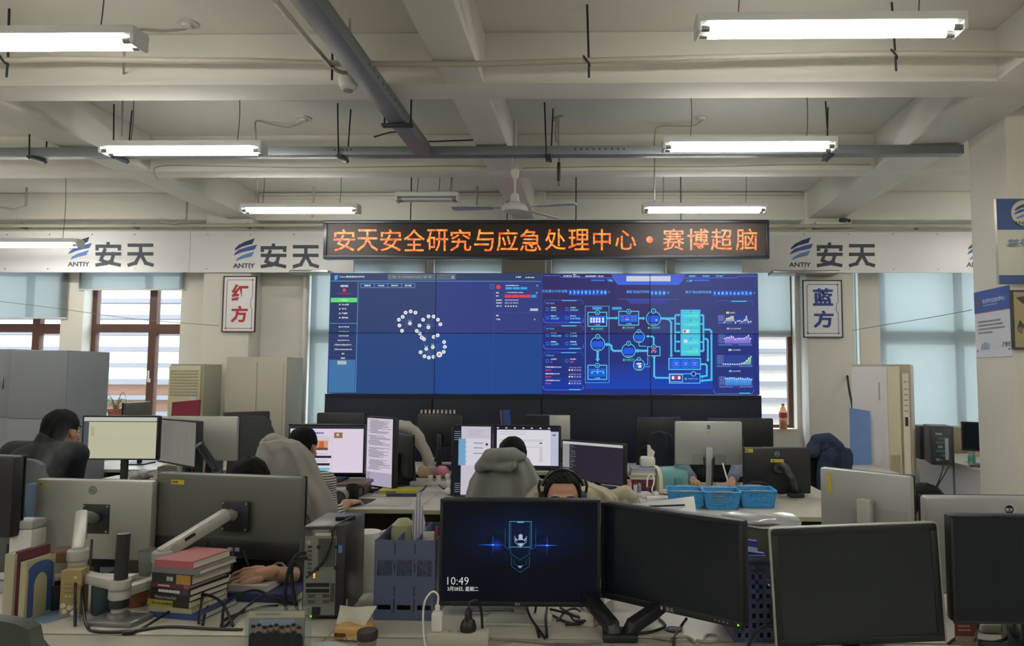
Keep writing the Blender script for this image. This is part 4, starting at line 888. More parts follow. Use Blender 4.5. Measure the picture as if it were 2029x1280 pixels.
def chat(g, W_, H_):
    g.rect(0, 0, W_, H_, E('c2bcc8')); g.up(); g.rect(0, 0, W_*.22, H_, E('15181f')); g.rect(W_*.15, H_*.43, W_*.34, H_*.82, E('6f9fc4')); g.rect(W_*.34, H_*.43, W_, H_*.82, E('cfcbd6')); g.up()
    for i in range(5): g.rect(W_*.03, H_*(.92-.03*i), W_*.2, H_*(.928-.03*i), E('8a90a0'))
    for i in range(8): g.rect(W_*.4, H_*(.95-.013*i), W_*(.7+.25*random.random()), H_*(.953-.013*i), E('a09aa8'))
    for y in (.75, .68, .6): g.rect(W_*.55, H_*y, W_*.8, H_*(y+.014), E('8088a0'))
    g.circ(W_*.9, H_*.74, W_*.035, E('2a3a68'), 12)
    for i in range(5): g.circ(W_*.36, H_*(.77-.07*i), W_*.015, E('8a94a8'), 8)
    for i in range(5): g.rect(W_*.06, H_*(.04+.03*i), W_*.2, H_*(.046+.03*i), E('9aa0aa'))
m17 = mon('tall portrait chat screen left of the grey hooded jacket', 895.6, 842, 975.7, 842, 983, 5.08, 5.05, art=chat, bez=.010)
def desktop(g, W_, H_):
    g.rect(0, 0, W_, H_, E('1c1e28')); g.up(); g.rect(W_*.05, H_*.02, W_*.87, H_*.92, E('d6d2da')); g.rect(W_*.87, H_*.02, W_*.99, H_*.88, E('b7b9d0')); g.up()
    for i in range(7): g.rect(W_*(.05+.13*i), H_*.95, W_*(.08+.13*i), H_*.98, E('c8ccd8'))
    for y in (.86, .8, .66, .63, .48): g.rect(W_*.1, H_*y, W_*(.4+.4*random.random()), H_*(y+.012), E('a9a6b4'))
    g.rect(W_*.28, H_*.665, W_*.78, H_*.672, E('8898c0'))
    for i in range(9): g.rect(W_*.7, H_*(.44-.04*i), W_*.75, H_*(.455-.04*i), E('a4a2b0'))
    for q in ((.7, .57), (.9, .78)): g.rect(W_*q[0], H_*q[1], W_*(q[0]+.045), H_*(q[1]+.03), E('3a4a80'))
m18 = mon('landscape browser screen behind the grey hooded jacket', 976, 842, 1111, 843.6, 925, 5.45, 5.4, art=desktop, bez=.010)
def term(g, W_, H_):
    g.rect(0, 0, W_, H_, E('2a2733')); g.up(); g.rect(0, H_*.93, W_, H_, E('b8b8b8')); g.rect(0, 0, W_*.12, H_*.93, E('8f9190')); g.up()
    for i in range(24): g.scrib(W_*.14, H_*(.88-.035*i), H_*.014, random.randint(2, 9), E('5e5a68' if i % 4 else '78747f'), .5)
m19 = mon('dark terminal screen right of the grey hooded jacket', 1113.7, 871.7, 1237, 879, 950, 5.6, 5.25, art=term, bez=.010)
m20 = mon('silver monitor with black badge seen from behind behind the blue baskets', 1336, 833, 1468, 836, 918, 5.42, 5.42, back=True, m=SILV, badge=('16181c', 'd0d4d6', '安天'), neck=SILV)
ports(m20, -.12, .12, m20['z0']+.005, m20['z0']+.075); sticker(m20, 0, m20['z0']+m20['h']*.74, .03, .006)
MB().bx(-.13, .13, -.02, .2, 0, .028, 0, .006).build('stand_foot', M('c4c2c0', .4), m20)
m21 = mon('black monitor with yellow labels seen from behind on black arm', 1471, 886, 1602, 886.5, 976, 5.2, 5.2, back=True, stand=False, badge=('1a1c20', 'b8bcc0', '安天'))
sticker(m21, m21['w']*.42, m21['z0']+m21['h']-.02, .055, .026); sticker(m21, 0, m21['z0']+m21['h']*.72, .09, .022)
m22 = mon('black monitor seen from behind below the window with the bottle', 1400, 828, 1530, 829, 884, 6.7, 6.7, back=True)
m23 = mon('black monitor seen from behind in front of the cabinet, left of silver monitor', 1260, 826, 1348, 826, 892, 6.75, 6.75, back=True)
m24 = mon('black monitor seen from behind above the article screen', 631, 817, 727, 818, 872, 6.7, 6.7, back=True)
m25 = mon('black monitor with small toy figures on its top edge', 829, 820, 920, 820, 886, 6.7, 6.7, back=True)
m26 = mon('black and silver monitor seen from behind beside the blue folder', 1040, 822, 1130, 822, 886, 6.6, 6.6, back=True, m=SILD)
q = MB(); w2 = m26['w']/2; q.bx(-.02, w2, .044, .047, m26['z0'], m26['z0']+m26['h']); q.build('dark_half', CASE, m26); sticker(m26, w2*.72, m26['z0']+m26['h']*.72, .06, .08, M('5a8a8c', .5, var=.4, scale=40), 'picture_sticker', False)
m27 = mon('black monitor seen from behind between portrait screen and white coat', 786, 859, 821, 858, 940, 5.75, 5.45, back=True)
m28 = mon('black monitor on the white desk by the right window', 1904, 836, 1990, 838, 893, 7.0, 6.75)
# toy figures along one monitor
for i in range(9):
    x = m25.location.x - m25['w']*.42 + i*m25['w']*.085*1.05; zz = .75+m25['z0']+m25['h']
    a = MB().ball((0, 0, .012), (.011, .011, .012), 10); a.ball((0, 0, .028), (.009, .009, .008), 10); a.ball((-.006, 0, .036), .003, 6); a.ball((.006, 0, .036), .003, 6)
    tag(a.build('toy_figure', M('c9b8a4', .5), None, (x, 6.7-.022, zz)), 'tiny toy figure standing in the row along the top of a black monitor', 'toy', 'toy figures on the monitor')
# ------------------------------------------------------------------ cabinets and appliances along the far side
GCAB = M('80858b', .5, var=.05, scale=3); BEIGE = M('aaa496', .45); BEIGED = M('a0998a', .5)
def cabinet(name, label, x0, x1, y0, y1, z, mat, doors, label2='cabinet'):
    t = thing(name, label, label2, ((x0+x1)/2, (y0+y1)/2, 0)); w, d = (x1-x0)/2, (y1-y0)/2
    MB().bx(-w, w, -d, d, 0, z, 0, .006).build('body', mat, t)
    for (u0, u1, v0, v1, hx) in doors:
        o = MB().bx(-w+2*w*u0+.004, -w+2*w*u1-.004, -d-.008, -d, z*v0+.004, z*v1-.004, 0, .003).build('door', mat, t)
        if hx is not None: MB().box((-w+2*w*hx, -d-.014, z*(v0+v1)/2), (.014, .012, .09), 0, None, .004).build('handle', STEEL, o)
    return t
zc = at(80, 694, 5.8).z
cabinet('metal_locker', 'grey metal locker behind the person in black, right one of the pair', at(23, 700, 5.8).x, at(137, 700, 5.8).x, 5.8, 6.3, zc, GCAB, [(0, 1, .69, 1, None), (0, 1, .05, .69, None)])
cabinet('metal_locker', 'grey metal locker cut off by the left edge, left one of the pair', -5.3, at(22, 700, 5.8).x, 5.82, 6.3, zc+.01, GCAB, [(0, 1, .69, 1, .9), (0, 1, .05, .69, .9)])
h = at(141, 746, 5.95); o = MB().tube([h+Vector((0, 0, .06)), h+Vector((.0, 0, .03)), h+Vector((.03, 0, .0)), h+Vector((.02, 0, -.03)), h+Vector((-.03, 0, -.035)), h+Vector((-.015, 0, 0)), h+Vector((0, 0, .03))], .005, 6)
tag(o.build('clothes_hanger', M('6f8fb8', .5)), 'small blue clothes hanger hooked on the side of the grey locker', 'hanger')
x0, x1 = at(447, 760, 7.55).x, at(567, 760, 7.55).x
cabinet('steel_cupboard', 'beige two-door steel cupboard under the sign with red characters', x0, x1, 7.55, 7.98, at(500, 707, 7.55).z, BEIGE, [(.04, .52, .33, .97, .49), (.52, .96, .33, .97, .56), (.04, .52, .03, .32, None), (.52, .96, .03, .32, None)], 'cupboard')
# standing air conditioners
ACB = M('c4bd9c', .4); ACG = M('9c9884', .5)
t = thing('air_conditioner', 'beige floor-standing air conditioner beside the slatted window', 'air conditioner', (at(365, 760, 7.75).x, 7.95, 0)); zt = at(365, 721, 7.75).z; w = .17
MB().bx(-w, w+.03, -.18, .2, 0, zt, 0, .01).build('body', ACG, t); MB().bx(-w, w, -.2, -.18, zt*.58, zt-.02, 0, .006).build('grille_panel', ACB, t); MB().bx(-w, w, -.2, -.18, .05, zt*.575, 0, .006).build('front_panel', ACB, t)
s_ = MB()
for i in range(9): s_.bx(-w+.02, w-.02, -.206, -.2, zt*.80+i*.032, zt*.80+i*.032+.012)
s_.build('louvre', ACG, t); MB().cyl((0, -.212, zt*.72), (0, -.2, zt*.72), .042, n=24).build('dial', STEEL, t); MB().bx(.07, .13, -.204, -.2, zt*.75, zt*.79).build('display', M('b8c4c8', .3), t)
p = at(1745, 760, 6.95); t = thing('air_conditioner', 'white floor-standing air conditioner between right blinds and blue board', 'air conditioner', (p.x+.12, 7.2, 0), math.radians(-28)); zt = at(1745, 722, 7.0).z; ACW = M('d0cdd0', .4)
MB().bx(-.26, .26, -.17, .17, 0, zt, 0, .01).build('body', M('a8a18c', .5), t); MB().bx(-.26, .06, -.19, -.17, .02, zt-.02, 0, .006).build('front_panel', ACW, t)
MB().bx(.06, .17, -.19, -.17, .02, zt-.02, 0, .004).build('side_strip', M('c9c2a4', .4), t); s_ = MB()
for i in range(5): s_.bx(.075+i*.018, .083+i*.018, -.196, -.19, zt*.22, zt*.5)
s_.build('vent', ACG, t)
g = G(); g.y = -.192; g.rect(.19, zt*.4, .245, zt*.95, M('dcd6c0', .4)); g.up(); g.scrib(.2, zt*.9, .012, 2, M('8a8a88', .5))
for i in range(5): g.rect(.2, zt*(.86-.03*i), .235, zt*(.866-.03*i), M('9a968a', .5))
g.rect(.205, zt*.66, .232, zt*.71, M('2a3038', .3)); g.rect(-.02, zt*.8, -.006, zt*.9, M('a4a2a8', .5)); g.build('label_strip', t)
MB().cyl((-.06, 0, 0), (-.06, 0, .001), .01).build
tag(MB().tube([(at(598, 800, 8.4).x, 8.42, 0), (at(598, 800, 8.4).x, 8.42, 2.73)], .035, 14, curve=False).build('drain_pipe', M('cfccc6', .5)), 'white vertical pipe between beige cupboard and blue blind', 'pipe')
# blue board, wires at right
p = at(1683, 915, 7.06); q = at(1721, 812, 7.06)
t = thing('display_board', 'light blue glossy board standing on the far right desk', 'board', (p.x, 7.02, .75)); MB().prism([(0, -.03), (q.x-p.x, -.03), (q.x-p.x, q.z-.75-.01), (0, q.z-.75+.02)], 0, .012).build('sheet', M('6f8fc8', .2, var=.2, scale=2.5), t)
tag(MB().tube([at(1679, 745, 8.296), at(1683, 775, 8.1), at(1689, 808, 8.0), at(1690, 840, 8.0)], .012, 7).build('black_cable', CASE), 'black cable hanging behind the light blue board', 'cable')
# ------------------------------------------------------------------ small builders
def book(label, x, y, z, w, d, h, rz, col, page='d8d2c0', name='book', group=None, spine=None, txt=None, tcol='d8d4c8', cover=None):
    t = thing(name, label, 'book', (x, y, z), rz, group); c = M(col, .5)
    b = MB(); b.bx(-w/2, w/2, -d/2, d/2, 0, .0025); b.bx(-w/2, w/2, -d/2, d/2, h-.0025, h); b.bx(-w/2, w/2, -d/2, -d/2+.003, .0025, h-.0025); b.build('cover', c, t)
    MB().bx(-w/2+.003, w/2-.003, -d/2+.003, d/2-.003, .0025, h-.0025).build('pages', stripes(page, 'b4ae9c', 90, 'Z'), t)
    if txt or spine:
        g = G(.0003); g.y = -d/2-.0005
        if spine: g.rect(w*spine[0]-w/2, .001, w*spine[1]-w/2, h-.001, M(spine[2], .5)); g.up()
        if txt and txt[0] == '#': g.scrib(-w*(.3 if len(txt) < 3 else .12), h*.28, h*.42, 6 if len(txt) < 3 else 2, M(tcol, .5), .25)
        elif txt: g.text(txt, -w*.38, h*.25, h*.5, M(tcol, .5), .01, w=min(w*.55, len(txt)*h*.55))
        g.build('spine_print', t)
    return t
def mug(name, label, x, y, r, h, mat, cat='mug', handle=True, z=.75, prof=None, rz=0):
    t = thing(name, label, cat, (x, y, z), rz)
    MB().lathe(prof or [(0, 0), (r*.9, 0), (r, h*.1), (r, h), (r-.004, h), (r-.005, h*.12), (0, h*.1)], 28).build('cup', mat, t)
    if handle: MB().tube([(r-.002, 0, h*.8), (r+.025, 0, h*.78), (r+.03, 0, h*.5), (r+.02, 0, h*.28), (r-.002, 0, h*.25)], .006, 8).build('handle', mat, t)
    return t
def cable(label, pts, r=.0042, m=None, name='cable'):
    return tag(MB().tube(pts, r, 7, k=8).build(name, m or CASE), label, 'cable')
def D(x, y, z=.755): return on(x, y, z)
WHP = M('d8d6d0', .45); LBLUE = M('3f9ad2', .4); PAPER = M('d6d4cc', .8)
# far left: plant, red board, bottle on the sill
p = at(222, 820, 8.42)
t = thing('potted_plant', 'spider plant in a terracotta pot under the slatted window', 'plant', (p.x, 8.49, .9705))
MB().lathe([(0, 0), (.06, 0), (.085, .17), (.095, .175), (.095, .2), (.08, .2), (.078, .18), (0, .175)], 20).build('pot', M('9a5a44', .7), t); lf = MB()
for i in range(16):
    a = random.uniform(0, 2*PI); l = random.uniform(.12, .26); u = random.uniform(.05, .25); c_, s_ = math.cos(a), math.sin(a)*.5
    lf.tube([(0, 0, .18), (c_*l*.4, s_*l*.4, .2+u*.7), (c_*l*.8, s_*l*.8, .2+u*.6), (c_*l*1.1, s_*l, .14+u*.2)], [.006, .001], 5)
lf.build('leaves', M('6a7a5a', .6), t)
p0, p1 = at(336, 823, 6.9), at(394, 823, 6.9)
tag(MB().prism([(p0.x, .76), (p1.x-.02, .76), (p1.x, at(396, 792, 6.9).z), (p0.x+.02, at(339, 797, 6.9).z)], 6.9, 6.93).build('red_board', M('8a3040', .5)), 'dark red board leaning in front of the beige air conditioner', 'board')
tag(MB().box(((p0.x+p1.x)/2, 6.9, .755), (.3, .12, .008)).build('board_stand', DARKM), 'dark flat stand holding up the red board', 'stand')
p = at(1552, 850, 8.5)
t = thing('drink_bottle', 'plastic bottle of amber drink with red label on the right window sill', 'bottle', (p.x, 8.5, .971))
MB().lathe([(0, 0), (.042, 0), (.046, .02), (.044, .1), (.046, .19), (.03, .235), (.014, .26), (.014, .28), (0, .281)], 20).build('bottle', glassy('e8c8a0', .35), t); MB().lathe([(0, .003), (.041, .003), (.043, .1), (0, .101)], 18).build('drink', M('c08840', .3), t)
MB().lathe([(.0468, .13), (.0472, .19)], 20).build('wrapper', M('b04450', .5), t); MB().lathe([(.015, .272), (.016, .292), (0, .293)], 14).build('cap', M('b84048', .5), t)
# left middle desk
def heater(label, x, y, rz, s=1.0):
    t = thing('fan_heater', label, 'heater', (x, y, .75), rz); TE = M('5f9496', .45); CR = M('cfc9ae', .45)
    pr = [(math.cos(a)*.085*s, .07*s+math.sin(a)*.075*s) for a in [PI*i/12 for i in range(13)]]; full = [(.085*s, .008)] + pr + [(-.085*s, .008)]
    MB().prism(full, -.09*s, .085*s).build('shell', TE, t); MB().prism([(a*1.08, b*1.06) for a, b in full], .085*s, .11*s).build('front_rim', CR, t); MB().bx(-.09*s, .09*s, -.1*s, .11*s, 0, .02*s, 0, .006).build('base', CR, t)
    q = MB()
    for i in range(10): z = .02*s+i*.0125*s; q.bx(-.065*s, .065*s, .111*s, .114*s, z, z+.006*s)
    q.build('grille', M('4a6668', .5), t); MB().box((-.088*s, -.02*s, .06*s), (.006, .05*s, .05*s), 0, None, .002).build('side_panel', M('4a8488', .4), t)
    return t
p = on(336, 958, .75); heater('teal fan heater lying at the edge of the yellow screen desk', p.x, p.y+.02, math.radians(195))
p = on(1324, 968, .75); heater('teal and cream fan heater beside the magazine pile', p.x, p.y-.06, math.radians(110), 1.18)
def crumple(name, label, c, r, mat, cat, n=22, amp=.25, fs=14):
    from mathutils import noise
    mb = MB(); mb.ball((0, 0, r[2]), r, n); mb.v = [q*(1) + (q-Vector((0, 0, r[2])))*amp*noise.noise(q*fs) for q in mb.v]; mb.v = [Vector((q.x, q.y, max(.001, q.z))) for q in mb.v]
    return tag(mb.build(name, mat, None, tuple(c), ang=25), label, cat)
p = on(283, 950, .75); crumple('plastic_bag', 'crumpled grey plastic bag beside the teal heater at left', p, (.12, .06, .035), M('9a9a98', .35), 'bag', 26, .5, 22)
t = thing('monitor_mount', 'black monitor arm leaning beside the angled grey screen', 'monitor arm', tuple(on(432, 960, .75)))
l = lambda x, y, Y: at(x, y, Y) - Vector(t.location)
MB().tube([Vector((0, 0, 0)), l(428, 930, 4.95)], .022, 10, curve=False).build('post', CASE, t); MB().tube([l(428, 930, 4.95), l(412, 905, 4.95), l(394, 880, 4.9)], .026, 10).build('boom', CASE, t); MB().cyl((0, 0, 0), (0, 0, .012), .05).build('base', CASE, t)
p = on(415, 955, .75); t = thing('paper_stack', 'upright stack of papers and folder beside the black monitor arm', 'papers', (p.x-.05, p.y+.12, .75))
MB().box((-.05, 0, .12), (.012, .1, .24), 0, roty(.12)).build('folder', PAPER, t); MB().box((.03, .02, .14), (.1, .01, .27), 0, None).build('sheet', M('5a6878', .5, var=.5, scale=30), t)
for i, c in enumerate(('2a2c34', '7a3438', '3a5a4a', '30323c', '8a8478', '24262c')):
    p = on(356+i*8, 955, .75); o = MB().box((0, 0, .1), (.024, .14, .2), 0, None, .002).build('upright_book', M(c, .5), None, (p.x, p.y+.18, .75)); tag(o, ('black', 'red', 'green', 'charcoal', 'grey', 'dark')[i] + ' upright book under the angled grey screen', 'book', 'upright books on the left middle desk')
t = thing('desk_shelf', 'wooden monitor riser under the article screen', 'shelf', (on(690, 965, .75).x, 5.12, .75)); MB().bx(-.3, .25, -.13, .15, .07, .09, 0, .003).build('board', M('6a5a4c', .5), t)
for s in (-1, 1): MB().bx(s*.22-.01, s*.22+.01, -.12, .14, 0, .069).build('foot', M('6a5a4c', .5), t)
p = on(695, 985, .75); t = thing('paper_tube', 'grey rolled tube lying beside the black box with yellow letter', 'tube', (p.x, 4.86, .7855)); MB().tube([(0, -.07, 0), (0, .1, .0)], .035, 20, curve=False, cap=False).build('wall', M('8a8880', .6), t); MB().tube([(0, -.069, 0), (0, .1, .0)], .028, 20, curve=False).build('core', M('5a5856', .7), t)
p = on(669, 985, .75); t = thing('carton', 'small black box with yellow letter V', 'box', (p.x, 4.88, .75)); MB().bx(-.07, .07, 0, .06, 0, .055, 0, .003).build('body', CASE, t); g = G(); g.y = -.001; g.text('V', .045, .015, .024, M('c8a840', .4), .02, 'c'); g.build('print', t)
p = on(708, 980, .75); mug('mug', 'black mug right of the grey rolled tube', p.x+.03, 4.91, .042, .1, CASE, rz=.3)
t = thing('keyboard', 'white keyboard half hidden by the striped sleeve', 'keyboard', tuple(on(655, 990, .75)), math.radians(8)); MB().bx(-.26, .05, -.06, .06, 0, .018, 0, .004).build('body', M('9a9a98', .5), t)
for r_ in range(4):
    k = MB()
    for c_ in range(14): k.bx(-.25+c_*.021, -.232+c_*.021, -.05+r_*.026, -.03+r_*.026, .018, .026)
    k.build('key_row', WHP, t)
q0 = [on(a, b, .752) for a, b in ((668, 1000), (712, 1001), (733, 989), (690, 988))]
tag(MB().prism([(0, 0)]*0 or [(-.14, 0), (.12, 0), (.12, .003), (-.14, .003)], -.1, .1).build('mouse_pad', M('1a1b1e', .7), None, tuple(on(700, 994, .75))), 'black mouse pad under the hand on the middle desk', 'mouse pad')
p = on(778, 986, .75)
q = on(770, 999, .751); tag(MB().bx(-.14, .14, -.06, .06, 0, .0015).build('printed_sheet', M('a8a6a4', .6, var=.4, scale=18), None, tuple(q)), 'printed paper sheet lying flat in front of the tall code screen', 'paper')
book('white book under the yellow one on the middle desk', p.x, p.y+.1, .75, .3, .14, .022, .03, '2f3a6a', spine=(0, .32, 'c8c4b4'))
book('yellow book lying on top below the tall code screen', p.x+.02, p.y+.1, .7722, .26, .13, .02, .02, 'a8a038', txt='##', tcol='4a4a2a')
t = thing('power_strip', 'white power strip with plugs beside the tissue pack on middle desk', 'power strip', tuple(on(855, 962, .75)), .05); MB().bx(-.16, .1, -.03, .03, 0, .03, 0, .006).build('body', WHP, t)
for x in (-.01, .05): MB().bx(x-.016, x+.016, -.018, .018, .0305, .075, 0, .004).build('plug', WHP, t)
p = on(838, 950, .75); t = thing('tissue_pack', 'flowery tissue pack beside the pink ball', 'tissues', (p.x, p.y+.15, .75)); MB().bx(-.07, .07, -.05, .05, 0, .09, 0, .02).build('pack', M('b8a088', .6, var=.4, scale=25), t); MB().prism([(-.03, .09), (.03, .09), (.06, .16), (.02, .14), (-.01, .17)], -.008, .006).build('tissue', PAPER, t)
p = on(857, 955, .75); tag(MB().ball((0, 0, .05), (.06, .06, .05), 20).build('pink_ball', M('c87890', .5), None, (p.x+.03, p.y+.2, .752)), 'pink round cushion toy beside the flowery tissue pack', 'toy')
t = thing('figurine', 'small white figurine left of the chat screen', 'figurine', (at(885, 950, 5.02).x, 5.1, .75))
b = MB(); b.ball((0, 0, .03), (.03, .025, .03)); b.ball((.005, 0, .085), (.025, .022, .03)); b.ball((-.005, 0, .13), (.022, .02, .022)); b.ball((.018, 0, .16), (.008, .008, .016)); b.build('body', M('c8c6c0', .5), t)
for i, (a, b, c) in enumerate((((868, 960), (880, 968), (892, 962)), ((800, 968), (830, 975), (845, 962)))): cable('thin loose cable on the middle desk near the %s' % ('white figurine' if i == 0 else 'yellow book'), [D(*a), D(*b), D(*c)], .005)
# centre and right of the middle row
t = thing('magazine_pile', 'pile of magazines and papers right of the terminal screen', 'papers', (at(1275, 930, 5.4).x, 5.42, .75))
MB().bx(-.09, .09, -.09, .09, 0, .085, 0, .003).build('red_box', M('6a2638', .5), t); z = .0855
for i, (c, w) in enumerate((('c8c2ae', .1), ('a8a49a', .105), ('d4d0c4', .095), ('b8b4a8', .1), ('9aa0b4', .1))): MB().box((random.uniform(-.008, .008), 0, z+.008), (w*2, .2, .0155)).build('magazine', M(c, .6), t); z += .0158
t2 = thing('tissue_box', 'white soft tissue pack with raised tissue on the magazine pile', 'tissues', (t.location.x+.03, 5.42, .75+z+.0002)); MB().bx(-.055, .055, -.05, .05, 0, .075, 0, .018).build('pack', WHP, t2); MB().prism([(-.0, .072), (.045, .072), (.055, .11), (.03, .13), (.02, .155), (.0, .16)], -.006, .006).build('tissue', PAPER, t2)
for i, (px, h, c, cap, l_) in enumerate(((1248, .085, 'c8a098', 'c8a098', 'pale pink'), (1259, .07, 'd0d0d0', 'b04040', 'white with red cap'), (1267, .065, '6a8ab0', 'b8b838', 'blue with yellow cap'))):
    p = on(px, 976, .75); o = thing('small_bottle', l_ + ' little bottle in the row beside the magazine pile', 'bottle', tuple(p)); MB().lathe([(0, 0), (.014, 0), (.014, h*.75), (.01, h*.8)], 14).build('body', M(c, .4), o); MB().lathe([(.011, h*.8), (.011, h), (0, h)], 12).build('cap', M(cap, .4), o)
p = on(1290, 985, .75); t = thing('power_strip', 'white socket block with black plug below the teal heater', 'power strip', tuple(p)); MB().bx(-.07, .05, -.04, .04, 0, .035, 0, .006).build('body', WHP, t); MB().bx(-.02, .02, -.02, .02, .0352, .07, 0, .008).build('plug', CASE, t)
p = on(1305, 995, .75); tag(MB().bx(-.08, .08, -.035, .035, 0, .035, 0, .005).build('white_box', WHP, None, tuple(p)), 'flat white box left of the blue baskets', 'box')
cable('white cable curling over the red box near the teal heater', [at(1282, 965, 5.1), at(1284, 945, 5.15), at(1292, 940, 5.2), at(1296, 955, 5.15), at(1292, 972, 5.05), D(1300, 985)], .005, WHP); cable('black cable from the socket block past the teal heater', [D(1290, 975, .8), D(1300, 978), D(1330, 980), D(1372, 978)], .005)
def basket(x, y, label, rz=0, inner=None):
    t = thing('plastic_basket', label, 'basket', (x, y, .75), rz, 'blue plastic baskets'); w0, w1, d0, d1, h = .094, .114, .08, .098, .108
    def wall(a0, b0, a1, b1, n, name):      # perforated sloping wall between a bottom edge and a top edge
        mb = MB(); P_ = lambda u, v: a0.lerp(b0, u).lerp(a1.lerp(b1, u), v)
        for i in range(n+1): mb.tube([P_(i/n, 0), P_(i/n, 1)], .0036, 4, curve=False)
        for j in range(7): mb.tube([P_(0, .12+j*.12), P_(1, .12+j*.12)], .0036, 4, curve=False)
        nn = (b0-a0).cross(a1-a0).normalized()*.0025
        for u0, u1, v0, v1 in ((0, 1, 0, .14), (0, 1, .84, 1), (0, .09, 0, 1), (.91, 1, 0, 1)):
            q = [P_(u0, v0), P_(u1, v0), P_(u1, v1), P_(u0, v1)]; mb.add([a-nn for a in q]+[a+nn for a in q], [(0, 1, 2, 3), (7, 6, 5, 4), (0, 4, 5, 1), (1, 5, 6, 2), (2, 6, 7, 3), (3, 7, 4, 0)])
        mb.build(name, LBLUE, t)
    V = Vector; B_ = [V((-w0, -d0, .004)), V((w0, -d0, .004)), V((w0, d0, .004)), V((-w0, d0, .004))]; T2 = [V((-w1, -d1, h)), V((w1, -d1, h)), V((w1, d1, h)), V((-w1, d1, h))]
    for i, n in enumerate((16, 13, 16, 13)): wall(B_[i], B_[(i+1) % 4], T2[i], T2[(i+1) % 4], n, 'side_wall')
    MB().bx(-w0, w0, -d0, d0, 0, .005, 0, .002).build('bottom', LBLUE, t)
    r = MB()
    for i in range(4): r.tube([T2[i], T2[(i+1) % 4]], .006, 6, curve=False)
    r.build('rim', LBLUE, t)
    for s in (-1, 1): MB().tube([(-.055, s*(d1+.004), h), (-.045, s*(d1+.012), h+.004), (.045, s*(d1+.012), h+.004), (.055, s*(d1+.004), h)], .0055, 6).build('handle', M('8a9aa4', .4), t)
    return t
for px, py, s, rz in ((1361, 1008, 'blue plastic basket, leftmost of three, partly behind the grey lid', -.06), (1432, 1010, 'blue plastic basket in the middle of the row of three', -.05), (1503, 1007, 'blue plastic basket, rightmost of three, with black item inside', -.03)):
    p = on(px, py, .75); basket(p.x, p.y+.08, s, rz)
p = on(1500, 985, .75); tag(MB().bx(-.04, .04, -.03, .03, 0, .1, 0, .006).build('charger_brick', CASE, None, (p.x, p.y+.01, .756)), 'black charger standing in the rightmost blue basket', 'charger')
p = on(1432, 985, .75); tag(MB().bx(-.045, .045, -.03, .03, 0, .085, 0, .006).build('grey_carton', M('9a9690', .5), None, (p.x, p.y+.02, .756)), 'grey box standing in the middle blue basket', 'box')
p = on(1432, 1005, .75); tag(MB().bx(-.05, .03, -.015, .015, 0, .06, 0, .005).build('paper_packet', M('c09080', .6, var=.3, scale=40), None, (p.x, p.y+.02, .757)), 'pinkish packet at the front of the middle blue basket', 'packet')
t = thing('monitor_mount', 'black arm holding the monitor with yellow labels', 'monitor arm', tuple(on(1577, 985, .75)))
l = lambda x, y, Y: at(x, y, Y) - Vector(t.location)
MB().bx(-.05, .05, -.04, .05, 0, .03, 0, .005).build('base', CASE, t); MB().tube([Vector((0, 0, .03)), l(1570, 950, 5.0), l(1563, 940, 5.03)], .022, 12).build('lower_arm', M('26282c', .35), t); MB().tube([l(1563, 940, 5.03), l(1556, 925, 5.05), l(1545, 925, 5.1)], .025, 12).build('upper_arm', M('303236', .35), t); MB().cyl(l(1543, 927, 5.08), l(1541, 927, 5.146), .035, n=16).build('mount_plate', CASE, t)
cable('black cable drooping below the monitor with yellow labels', [at(1475, 962, 5.1), at(1500, 955, 5.05), at(1525, 962, 5.05), D(1545, 978), D(1580, 980)], .006); cable('white cable hanging in front of the silver monitor stand', [at(1432, 918, 5.35), at(1438, 940, 5.3), at(1443, 955, 5.28), D(1448, 968)], .006, WHP)
cable('dark cable from the silver monitor to the desk', [at(1412, 905, 5.36), at(1412, 935, 5.28), at(1411, 955, 5.25), D(1409, 968)], .006)
# right end desk: computers, bottle, mask, partitions
def pc(label, x, y, w, d, h, z, rz, col='26282c', detail=True):
    t = thing('computer_tower', label, 'computer', (x, y, z), rz); MB().bx(-w/2, w/2, -d/2, d/2, 0, h, 0, .006).build('case', M(col, .4), t)
    g = MB(); g.bx(-w/2+.012, w/2-.03, -d/2-.003, -d/2, .02, h-.02, 0, .001); g.build('rear_plate', M('7d7f7c', .4, .5) if detail else M('3a3c42', .4), t)
    return t
p = at(1862, 905, 7.1); t = pc('black computer with beige ports at the end of the white desk', p.x+.04, 7.2, .2, .36, .36, .75, -.25, '2a2e34', False)
g = G(); g.y = -.186
for i in range(7): g.rect(-.06+.02*(i % 2), .04+.04*i, .0+.025*(i % 3), .06+.04*i, M(('8a8e94', '5a5e66', '3a6a6a')[i % 3], .4))
g.rect(.02, .05, .05, .25, M('9a9ea4', .4)); g.build('ports', t)
p = at(1833, 888, 7.55); t = pc('black computer with white labels on the white desk, farther one', p.x+.03, 7.62, .19, .3, .33, .75, -.1, '24262a', False); g = G(); g.y = -.156
g.rect(-.05, .22, .03, .31, M('b8b8b4', .5)); g.rect(-.06, .16, .06, .19, M('a0a09c', .5)); g.rect(-.03, .08, .02, .14, M('b0b0ac', .5)); g.build('labels', t)
p = at(1908, 912, 6.75); t = thing('water_bottle', 'clear water bottle with green label on the white desk', 'bottle', (3.545, 7.0, .7502)); MB().lathe([(0, 0), (.03, 0), (.032, .05), (.03, .1), (.032, .14), (.014, .19), (.014, .21), (0, .21)], 18).build('bottle', glassy('dfeee8', .3), t); MB().lathe([(.0325, .03), (.0325, .09)], 18).build('wrapper', M('5a9a88', .5), t); MB().lathe([(.015, .2), (.015, .222), (0, .222)], 12).build('cap', M('d8dcdc', .4), t)
